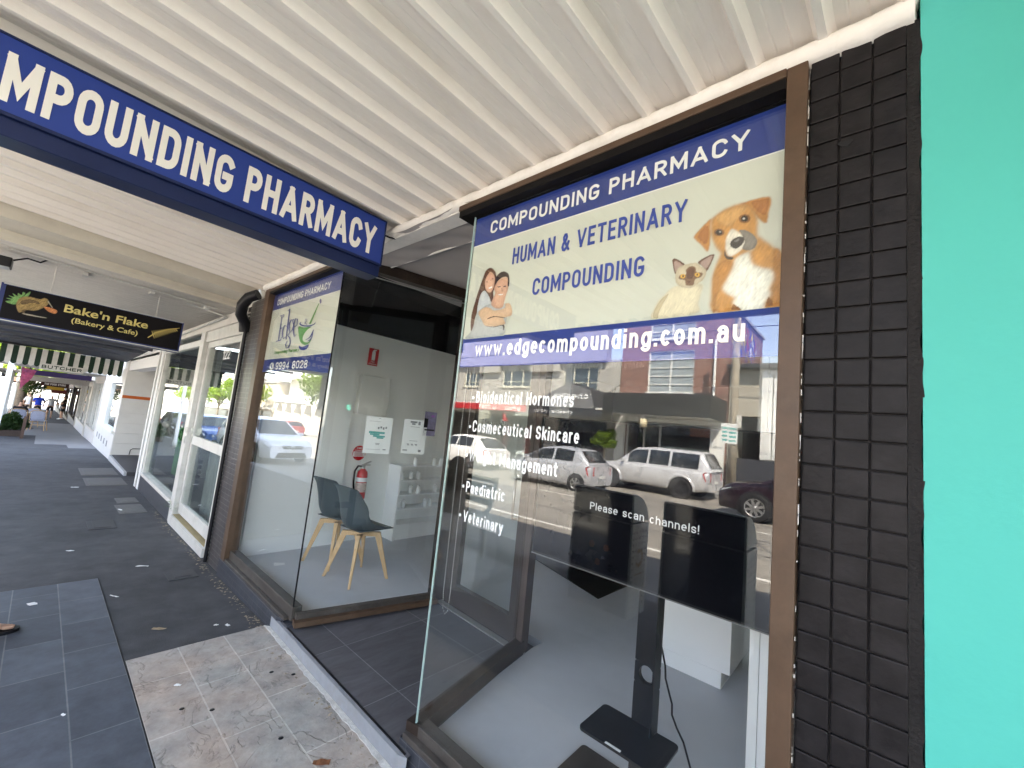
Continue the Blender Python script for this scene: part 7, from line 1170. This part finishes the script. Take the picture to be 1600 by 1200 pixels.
# near kerb, facing the camera (nose towards +x)
car('white crossover wagon parked at the near kerb ahead of the blue sedan', (-15.5, -3.25, rz(-17.5)), math.pi-R_(7), paint('white_wagon_paint', (0.66, 0.68, 0.72)), 4.45, 1.78, ((0, 0.68), (0.25, 0.84), (1.15, 0.98), (3.8, 1.0), (4.45, 0.98)), ((0.98, 0.96), (1.95, 1.50), (2.6, 1.58), (4.0, 1.54), (4.38, 1.0)), ((0, 0.27), (0.8, 0.24), (3.8, 0.25), (4.45, 0.36)), (0.86, 3.5), 0.345, M_rim, 5, wins=((1.35, 2.3), (2.4, 3.3), (3.4, 3.95)), cladding=True)
car('blue sedan parked at the near kerb behind the white crossover', (-22.6, -2.9, rz(-24)), math.pi, paint('blue_car_paint', (0.03, 0.09, 0.32), 0.3), 4.5, 1.76, ((0, 0.66), (0.25, 0.78), (1.25, 0.92), (3.7, 0.95), (4.5, 0.92)), ((1.1, 0.92), (2.0, 1.38), (2.6, 1.45), (3.4, 1.40), (4.15, 0.96)), ((0, 0.24), (0.8, 0.2), (3.8, 0.22), (4.5, 0.32)), (0.86, 3.5), 0.33, M_rim, 5, wins=((1.45, 2.4), (2.5, 3.3)))
car('dark hatchback parked at the near kerb farther along', (-29, -2.9, rz(-31)), math.pi, paint('charcoal_car_paint', (0.05, 0.05, 0.06), 0.3), 4.1, 1.72, ((0, 0.66), (0.25, 0.78), (1.1, 0.92), (3.6, 0.96), (4.1, 0.92)), ((0.95, 0.92), (1.8, 1.40), (2.4, 1.48), (3.4, 1.42), (3.95, 0.96)), ((0, 0.24), (0.8, 0.2), (3.4, 0.22), (4.1, 0.32)), (0.82, 3.3), 0.32, M_rim, 5, wins=((1.3, 2.2), (2.3, 3.1)))
car('red hatchback parked at the far kerb well down the street', (-46.5, -13.9, rz(-46)), 0, paint('red_car_paint', (0.22, 0.02, 0.02), 0.1), 4.1, 1.72, ((0, 0.66), (0.25, 0.78), (1.1, 0.92), (3.6, 0.96), (4.1, 0.92)), ((0.95, 0.92), (1.8, 1.40), (2.4, 1.48), (3.4, 1.42), (3.95, 0.96)), ((0, 0.24), (0.8, 0.2), (3.4, 0.22), (4.1, 0.32)), (0.82, 3.3), 0.32, M_rim, 5, wins=((1.3, 2.2), (2.3, 3.1)))
# ---------------- buildings across the street ----------------
FYo = -18.2
def facade(mb, x0, x1, z0, z1, holes, y0=FYo, th=0.3):
    """wall slab with rectangular openings (x0,x1,z0,z1)"""
    xs = sorted({x0, x1, *[h[0] for h in holes], *[h[1] for h in holes]}); zs = sorted({z0, z1, *[h[2] for h in holes], *[h[3] for h in holes]})
    for a, b in zip(xs, xs[1:]):
        for c, d in zip(zs, zs[1:]):
            mx_, mz_ = (a+b)/2, (c+d)/2
            if any(h[0] < mx_ < h[1] and h[2] < mz_ < h[3] for h in holes): continue
            mb.box(a, y0-th, c, b, y0, d)
    return mb
def opp_window(par, x0, x1, z0, z1, bars=(), rails=(), fm=None, y=FYo, glass=None, sill=True):
    w = MB(); e = 0.06
    for a, b, c, d in ((x0, x0+e, z0, z1), (x1-e, x1, z0, z1), (x0+e, x1-e, z0, z0+e), (x0+e, x1-e, z1-e, z1)): w.box(a, y-0.14, c, b, y-0.06, d)
    for f in bars: xb = x0+(x1-x0)*f; w.box(xb-0.035, y-0.138, z0+e, xb+0.035, y-0.058, z1-e)
    for f in rails: zb = z0+(z1-z0)*f; w.box(x0+e, y-0.136, zb-0.022, x1-e, y-0.07, zb+0.022)
    if sill: w.box(x0-0.08, y-0.05, z0-0.1, x1+0.08, y+0.1, z0-0.002)
    W_ = w.build('window', fm or M_white, par); m = MB(); m.box(x0+0.02, y-0.13, z0+0.02, x1-0.02, y-0.12, z1-0.02); m.build('pane', glass or M_skyglass, W_); return W_
M_skyglass = mat('reflecting_pane', (0.05, 0.07, 0.09), 0.05, 0.2, 2, spec=0.9)
M_grey = mat('weathered_grey_render', (0.42, 0.40, 0.36), 0.85, 0.1, 2, dirt=(0.26, 0.25, 0.23, 0.7), dscale=0.6, stretch=(3, 1, 0.4)); M_bandblue = mat('lilac_metal_band', (0.34, 0.33, 0.44), 0.45, 0.05, 3, stretch=(0.4, 1, 6))
M_brick = tilemat('red_brick', (0.25, 0.115, 0.085), (0.20, 0.09, 0.07), (0.30, 0.25, 0.22), 0.24, 0.086, 0.010, (0, 2), 0.5, rough=0.85, bump=0.3)
M_brickx = tilemat('red_brick_side', (0.25, 0.115, 0.085), (0.20, 0.09, 0.07), (0.30, 0.25, 0.22), 0.24, 0.086, 0.010, (1, 2), 0.5, rough=0.85, bump=0.3)
O1 = thing('post_office_building', 'grey rendered building with wide metal top band and red awning across the street', 'building', (-18, -18.5, -0.2))
hol = [(-23.8, -22.2, 4.55, 5.6), (-19.85, -17.35, 4.55, 5.7), (-14.7, -12.3, 4.4, 5.8)]
shop = [(-29.5, -15.8, -0.05, 2.6), (-14.9, -11.5, -0.05, 2.6)]
m = MB(); facade(m, -30, -10.9, -0.3, 6.05, hol+shop); m.build('wall', M_grey, O1)
m = MB(); m.box(-30, -18.5, 6.05, -11.7, -17.9, 8.05); m.build('roof_band', M_bandblue, O1)
m = MB(); m.box(-30, -28, -0.3, -29.8, -18.5, 8); m.box(-11.1, -28, -0.3, -10.9, -18.5, 6.05); m.box(-30, -28.2, -0.3, -10.9, -28, 8); m.box(-29.8, -28, 6.05, -11.1, -18.5, 6.2); m.build('shell', M_grey, O1)
for h in hol: opp_window(O1, *h, bars=(0.3, 0.72), rails=(0.3,), fm=mat('cream_window', (0.62, 0.60, 0.5), 0.5))
m = MB(); m.box(-22.0, -18.19, 5.5, -20.0, -17.9, 5.95); m.box(-17.2, -18.19, 5.5, -14.9, -17.9, 5.95); m.build('balcony_panel', M_grey, O1, split=True)
M_red2 = mat('post_red', (0.46, 0.02, 0.03), 0.5, 0.05, 3); M_chs = mat('charcoal_fascia', (0.045, 0.047, 0.055), 0.5, 0.1, 3)
m = MB(); m.box(-21.8, -15.75, 2.72, -15.42, -15.70, 3.10); aw_ = m.build('post_fascia', M_red2, O1); m = MB(); text(m, 'POST', (-18.3, -15.698, 2.79), (-1, 0, 0), V, 1.05, 0.24, stroke=0.22); text(m, 'POST', (-16.2, -15.698, 2.78), (-1, 0, 0), V, 0.9, 0.21, stroke=0.22)
for cx in (-17.95, -15.95):
    n = 16
    for k in range(n-3): a0, a1 = 2*math.pi*k/n+2.2, 2*math.pi*(k+1)/n+2.2; m.extr([(cx+0.13*math.cos(a0), -15.698, 2.89+0.13*math.sin(a0)), (cx+0.13*math.cos(a1), -15.698, 2.89+0.13*math.sin(a1)), (cx+0.06*math.cos(a1), -15.698, 2.89+0.06*math.sin(a1)), (cx+0.06*math.cos(a0), -15.698, 2.89+0.06*math.sin(a0))], (0, 0.002, 0))
m.build('lettering', M_letter, aw_)
m = MB(); m.box(-23.6, -15.76, 2.7, -21.82, -15.7, 3.08); m.build('pale_fascia', M_wst, O1)
m = MB(); m.box(-29.9, -18.2, 3.1, -15.42, -15.76, 3.2); m.box(-15.38, -18.2, 3.06, -10.5, -15.76, 3.15); m.build('awning', M_awn2, O1)
m = MB(); m.box(-15.38, -15.75, 2.68, -10.5, -15.70, 3.04); cf = m.build('chesika_fascia', M_chs, O1); m = MB(); text(m, 'chesika', (-12.2, -15.698, 2.77), (-1, 0, 0), V, 1.35, 0.17, bold=0.02); m.build('lettering', M_letter, cf); m = MB(); text(m, '9987 7074', (-13.9, -15.698, 2.78), (-1, 0, 0), V, 0.9, 0.12); m.build('phone_number', M_letter, cf)
m = MB(); m.extr([(-15.3, -15.72, 3.06), (-12.55, -15.72, 4.5), (-11.15, -15.72, 4.05), (-10.85, -15.72, 3.06)], (0, -2.4, 0)); gb = m.build('gable_canopy', M_chs, O1)
m = MB(); m.extr([(-13.95, -15.70, 3.1), (-13.95, -15.70, 3.78), (-12.55, -15.70, 4.46), (-11.2, -15.70, 4.02), (-10.9, -15.70, 3.1)], (0, 0.02, 0)); m.build('gable_panel', mat('mid_grey_panel', (0.18, 0.18, 0.185), 0.5, 0.1, 2), gb)
m = MB(); text(m, 'chesika', (-11.3, -15.677, 3.58), (-1, 0, 0), V, 2.2, 0.30, bold=0.03); m.build('lettering', M_letter, gb)
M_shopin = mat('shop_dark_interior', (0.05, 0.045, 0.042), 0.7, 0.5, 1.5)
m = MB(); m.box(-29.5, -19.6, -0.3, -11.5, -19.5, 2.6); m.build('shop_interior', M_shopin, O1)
w = MB()
for x in (-27.5, -25.5, -23.5, -21.6, -19.8, -18.2, -16.6, -14.0, -12.6): w.box(x-0.05, -18.4, -0.2, x+0.05, -18.3, 2.6)
W_ = w.build('shopfront_frame', M_chs, O1); m = MB(); m.box(-29.5, -18.37, -0.2, -15.8, -18.36, 2.6); m.box(-14.9, -18.37, -0.2, -11.5, -18.36, 2.6); m.build('glass', G_dark, W_)
m = MB()
for x in (-19.5, -17.6): m.box(x, -18.45, 0.2, x+0.5, -18.43, 1.9)
m.build('red_poster', M_red2, O1, split=True)
m = MB(); m.extr([(-17.2, -15.8, 2.65), (-17.2, -15.8, 2.1), (-16.75, -15.8, 2.1)], (0, 0.03, 0)); m.build('red_pennant', M_red2, O1)
# brick building
O2 = thing('brick_building', 'two storey red brick building with white louvre windows and a black awning across the street', 'building', (-8.1, -18.5, -0.2))
hol = [(-9.3, -6.95, 4.30, 6.5), (-9.3, -6.95, 7.15, 8.3)]; shp = [(-10.35, -6.0, -0.1, 2.75)]
m = MB(); facade(m, -10.85, -5.36, -0.3, 8.5, hol+shp); m.build('wall', M_brick, O2)
m = MB(); m.box(-5.66, -25, -0.3, -5.36, -18.5, 8.5); m.build('side_wall', M_brickx, O2)
m = MB(); m.box(-10.85, -25.2, -0.3, -5.36, -25, 8.5); m.box(-10.85, -25, -0.3, -10.6, -18.5, 8.5); m.box(-10.6, -25, 8.2, -5.66, -18.5, 8.4); m.build('shell', M_brick, O2)
m = MB(); m.box(-10.95, -25.3, 8.5, -5.26, -18.15, 8.62); m.build('parapet_cap', M_conc, O2)
for i, h in enumerate(hol): opp_window(O2, *h, bars=(0.5,), rails=(0.2, 0.4, 0.6, 0.8) if i == 0 else (0.35, 0.7), fm=M_white, glass=mat('louvre_pane', (0.30, 0.34, 0.36), 0.15, 0.2, 3))
m = MB(); m.tube([(-5.95, -18.05, 3.9), (-5.95, -18.05, 6.9)], 0.06, 10); m.tube([(-10.2, -18.05, 4.05), (-6.1, -18.05, 4.02)], 0.05, 8); m.build('downpipe', M_white, O2)
m = MB(); m.box(-10.43, -15.75, 2.95, -5.39, -15.68, 3.95); m.box(-5.46, -18.2, 2.95, -5.39, -15.75, 3.95); m.build('awning_fascia', mat('black_awning_sheet', (0.025, 0.025, 0.027), 0.5, 0.3, 2, dirt=(0.06, 0.06, 0.06, 0.6), dscale=1.5), O2)
m = MB(); m.box(-10.43, -18.2, 2.98, -5.46, -15.75, 3.05); m.build('awning', M_awn2, O2)
m = MB(); m.box(-10.85, -18.19, -0.2, -10.35, -18.0, 2.95); m.box(-6.0, -18.19, -0.2, -5.4, -18.0, 2.95); m.box(-10.35, -18.19, 2.75, -6.0, -18.0, 2.95); m.build('pilaster', M_white, O2, split=True)
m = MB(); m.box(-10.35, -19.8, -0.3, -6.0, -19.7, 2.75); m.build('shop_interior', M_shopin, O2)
w = MB()
for x in (-10.3, -9.35, -8.5, -6.05): w.box(x-0.04, -18.42, -0.2, x+0.04, -18.3, 2.75)
w.box(-8.5, -18.415, 0.7, -6.05, -18.305, 0.8); W_ = w.build('shopfront_frame', M_alu, O2); m = MB(); m.box(-10.35, -18.37, -0.1, -6.0, -18.36, 2.75); m.build('glass', G_dark, W_)
m = MB(); m.box(-8.45, -18.5, 0.8, -6.1, -18.47, 1.6); m.build('frosted_band', mat('frost_film', (0.35, 0.38, 0.37), 0.6), O2); m = MB(); m.box(-7.1, -18.6, 2.2, -6.15, -18.55, 2.6); m.build('orange_panel', mat('orange_panel', (0.45, 0.11, 0.02), 0.5), O2)
# graffiti mural on the side wall
GR = [(0.05, 0.08, 0.5), (0.7, 0.72, 0.8), (0.45, 0.03, 0.08), (0.05, 0.08, 0.45), (0.6, 0.5, 0.05)]; rnd = random.Random(5)
gm = [MB() for _ in GR]
for k in range(80):
    y = -18.8-rnd.uniform(0, 4.5); z = 6.3+rnd.uniform(0, 2.0)*(0.5+0.5*math.sin((y+18.8)*-0.7)); L_ = rnd.uniform(0.3, 1.1); a = rnd.uniform(0.4, 2.6); w_ = rnd.uniform(0.03, 0.13); c_, s_ = math.cos(a), math.sin(a)
    gm[k % 5].extr([(-5.355+k*0.0002, y, z), (-5.355+k*0.0002, y+c_*L_+s_*w_, z+s_*L_-c_*w_), (-5.355+k*0.0002, y+c_*L_*0.5-s_*w_*2, z+s_*L_*0.5+c_*w_*2)], (0.0001, 0, 0))
for g_, c_, nm in zip(gm, GR, ('blue', 'white', 'crimson', 'indigo', 'yellow')): g_.build('graffiti', mat('spray_'+nm, c_, 0.6), O2)
# beige building
O3 = thing('beige_building', 'low beige flat roofed building with tall pale panels across the street', 'building', (-1.5, -18.5, -0.2))
m = MB(); facade(m, -5.30, 9, -0.3, 5.45, [(-4.95, -4.0, -0.1, 3.3), (1.5, 7.5, -0.1, 2.8)]); m.build('wall', mat('beige_render', (0.40, 0.365, 0.30), 0.8, 0.06, 2), O3)
m = MB(); m.box(-5.30, -28, -0.3, -5.1, -18.5, 5.45); m.box(8.8, -28, -0.3, 9, -18.5, 5.45); m.box(-5.30, -28.2, -0.3, 9, -28, 5.45); m.box(-5.1, -28, 5.2, 8.8, -18.5, 5.4); m.build('shell', MATS['beige_render'], O3)
m = MB(); m.box(-5.35, -28, 5.45, 9.1, -17.7, 5.62); m.build('roof_edge', M_chs, O3)
m = MB(); m.box(-3.95, -18.19, 1.45, -3.55, -18.0, 5.35); m.box(-3.5, -18.19, 1.45, -0.5, -18.02, 5.35); m.build('pale_panel', mat('pale_cladding', (0.66, 0.66, 0.64), 0.5, 0.03, 3), O3, split=True)
m = MB(); m.box(-5.2, -18.19, -0.3, -0.4, -17.9, 1.4); m.build('dark_base', M_chs, O3)
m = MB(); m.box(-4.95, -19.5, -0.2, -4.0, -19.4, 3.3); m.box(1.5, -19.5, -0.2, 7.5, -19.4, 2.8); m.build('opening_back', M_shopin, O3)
# far white building with balconies
O4 = thing('white_office_building', 'white three storey building with concrete columns and balcony bands far across the street', 'building', (-52, -18.5, -1.5)); z4_ = terr(-52)
m = MB(); m.box(-62, -28, z4_-0.8, -46, -19.8, z4_+11); m.build('core', mat('off_white_render', (0.62, 0.59, 0.52), 0.8, 0.05, 2), O4)
m = MB()
for zz_ in (3.4, 6.6, 9.8): m.box(-62, -19.8, z4_+zz_, -46, -18.0, z4_+zz_+0.9)
m.build('balcony_band', M_white, O4, split=True)
for x in (-61.5, -58.5, -55.5, -52.5, -49.5, -46.5): m = MB(); m.extr([(x-0.25, -18.2, z4_-0.6), (x+0.25, -18.2, z4_-0.6), (x+0.25, -18.2, z4_+2.2), (x+1.0, -18.2, z4_+3.4), (x-1.0, -18.2, z4_+3.4), (x-0.25, -18.2, z4_+2.2)], (0, -1.4, 0)); m.build('column', MATS['off_white_render'], O4)
for k, x in enumerate((-60, -57, -54, -51, -48)):
    for zz_ in (0.2, 4.5, 7.7): opp_window(O4, x-1.1, x+1.1, z4_+zz_, z4_+zz_+1.9, bars=(0.5,), y=-19.72, sill=False)
def simple_block(label, x0, x1, h, col, name='far_building', y=-18.2):
    g = terr((x0+x1)/2); t = thing(name, label, 'building', ((x0+x1)/2, y-4, g-0.5)); m = MB(); m.box(x0, y-9, g-0.6, x1, y, g+h); m.build('wall', mat('block_%d' % int(-x0+100), col, 0.8, 0.08, 1.5), t); m = MB(); m.box(x0-0.1, y-9.1, g+h, x1+0.1, y+0.15, g+h+0.3); m.build('cornice', M_conc, t)
    for k in range(int((x1-x0)/3)):
        xx_ = x0+1.5+k*3
        for zz_ in (3.9, 7.0):
            if zz_+1.5 < h: opp_window(t, xx_-0.6, xx_+0.6, g+zz_, g+zz_+1.4, bars=(0.5,), y=y+0.16, sill=False)
    m = MB(); m.box(x0+0.3, y+0.005, g-0.2, x1-0.3, y+0.03, g+2.5); m.build('shopfront', M_cglass, t); m = MB(); m.box(x0, y, g+2.8, x1, y+2.4, g+3.05); m.build('awning', M_awn2, t); return t
simple_block('plain cream block between the post office and the white offices', -45.8, -30.2, 7.5, (0.45, 0.41, 0.34)); simple_block('low tan block beyond the white offices', -82, -62.5, 6.5, (0.42, 0.36, 0.28)); simple_block('pale block farthest along the opposite side', -120, -82.5, 8.5, (0.50, 0.48, 0.44)); simple_block('grey block opposite beyond the beige building', 9.2, 30, 7, (0.36, 0.35, 0.34))
# pole, wires, small tree, street furniture opposite
t = thing('power_pole', 'tall weathered street pole with flyers and a parking plate on the far kerb', 'pole', (-4.45, -15.6, 0))
m = MB(); m.lathe([(0, -0.1), (0.17, -0.1), (0.155, 3.0), (0.11, 9.0), (0, 9.0)], c=(-4.45, -15.6, 0), seg=16); m.build('shaft', mat('weathered_pole', (0.30, 0.26, 0.20), 0.8, 0.3, 3, dirt=(0.4, 0.38, 0.33, 0.8), dscale=2), t)
m = MB(); m.box(-4.85, -15.43, 1.95, -4.25, -15.41, 2.75); m.build('plate', M_plate, t); m = MB()
for i in range(4): m.box(-4.8, -15.4095, 2.05+i*0.16, -4.62, -15.4085, 2.13+i*0.16); m.box(-4.55, -15.4095, 2.03+i*0.16, -4.3, -15.4085, 2.10+i*0.16)
m.build('plate_print', MATS['teal_print'], t); m = MB(); m.box(-4.30, -15.55, 2.6, -4.15, -15.4, 3.1); m.build('meter_box', M_wst, t); m = MB(); m.lathe([(0.16, 0.4), (0.162, 0.42), (0.16, 1.7), (0.156, 1.72)], c=(-4.45, -15.6, 0), seg=16); m.build('flyers', mat('flyers', (0.25, 0.35, 0.36), 0.8, 0.8, 6, dirt=(0.45, 0.15, 0.12, 0.9), dscale=5), t)
m = MB(); m.tube([(-4.45, -15.5, 7.0), (-4.45, -15.3, 7.1), (-4.45, -15.25, 7.9)], 0.09, 8); m.box(-4.95, -15.5, 8.2, -3.95, -15.4, 8.3); m.build('crossarm', M_steel, t)
def wire(label, pts, r=0.02):
    m = MB(); P = []
    for a, b in zip(pts, pts[1:]):
        for i in range(12): f = i/12; p = Vector(a).lerp(Vector(b), f); p.z -= 0.25*math.sin(math.pi*f)*((Vector(a)-Vector(b)).length/30); P.append(p[:])
    P.append(pts[-1]); m.tube(P, r, 5); return single(m, 'overhead_wire', M_black, label, 'wire', pts[0])
wire('lowest black overhead wire running along the far side of the street', [(35, -14.5, 6.4), (-4, -14.8, 6.5), (-45, -14.8, 5.8)]); wire('upper black overhead wire running along the far side of the street', [(35, -15.3, 8.0), (-4.4, -15.45, 8.25), (-45, -15.3, 7.4)]); wire('middle black overhead wire running above the tram tracks', [(35, -10.3, 6.0), (-8, -10.3, 6.0), (-60, -10.3, 4.8)]); wire('second tram wire running above the nearer tracks', [(35, -6.7, 5.9), (-8, -6.7, 5.9), (-60, -6.7, 4.7)]); wire('slanting span wire from the tall pole across the street', [(-4.45, -15.5, 8.7), (2.0, -1.6, 6.8)])
wire('thin cable slanting down across the brick front to the black awning', [(-4.5, -15.6, 8.0), (-10.4, -16.0, 3.9)], 0.018)
t = thing('hanging_lamp', 'small cream lantern hanging from the black awning opposite', 'lamp', (-8.35, -15.9, 2.45)); m = MB(); m.tube([(-8.35, -15.9, 2.95), (-8.35, -15.9, 2.75)], 0.03); m.build('rod', M_white, t); m = MB(); m.lathe([(0, 2.35), (0.17, 2.35), (0.17, 2.75), (0, 2.75)], c=(-8.35, -15.9, 0), seg=14); m.build('shade', mat('cream_shade', (0.6, 0.52, 0.34), 0.6), t)
tree('small bright green clipped tree in a pot outside the dark shopfront opposite', (-10.65, -16.6, 0.0), 2.0, 0.62, 21, L_lime, 1500, 0.07, 0.035, name='potted_tree', clumps=12)
T3 = tree('leafy street tree on the far kerb in front of the white offices', (-63, -15.0, terr(-63)), 6.5, 2.6, 31, L_lime, 2800, 0.18, 0.14, 'street trees on the far kerb', low=0.6); dup(T3, 'street tree on the far kerb beyond the white offices', (-76, -15.1, terr(-76)), 1.1); dup(T3, 'street tree on the far kerb outside the cream block', (-40, -15.4, terr(-40)), 2.0); dup(T3, 'farthest street tree on the far kerb', (-95, -15.2, terr(-95)), 3.0)
t = thing('traffic_light', 'traffic signal showing green on a pole by the near kerb', 'traffic light', (-9.4, -1.42, terr(-9.4))); m = MB(); m.tube([(0, 0, 0), (0, 0, 1.75)], 0.05); m.build('pole', M_alu, t, world=False); m = MB(); m.bbox(-0.1, -0.13, 1.75, 0.1, 0.13, 2.55, 0.02); m.build('housing', M_black, t, world=False)
for z, c in ((2.40, 'red'), (2.15, 'amber')): m = MB(); m.lathe([(0, 0.11), (0.085, 0.105), (0.09, 0.09)], c=(0, 0, z), axis='x', seg=16); m.build(c+'_lens', mat('lens_'+c, (0.05, 0.02, 0.01), 0.3), t, world=False)
m = MB(); m.lathe([(0, 0.11), (0.085, 0.105), (0.09, 0.09)], c=(0, 0, 1.90), axis='x', seg=16); m.build('green_lens', mat('lens_green', (0.02, 0.5, 0.35), 0.3, emit=6, emitcol=(0.05, 1.0, 0.65)), t, world=False)
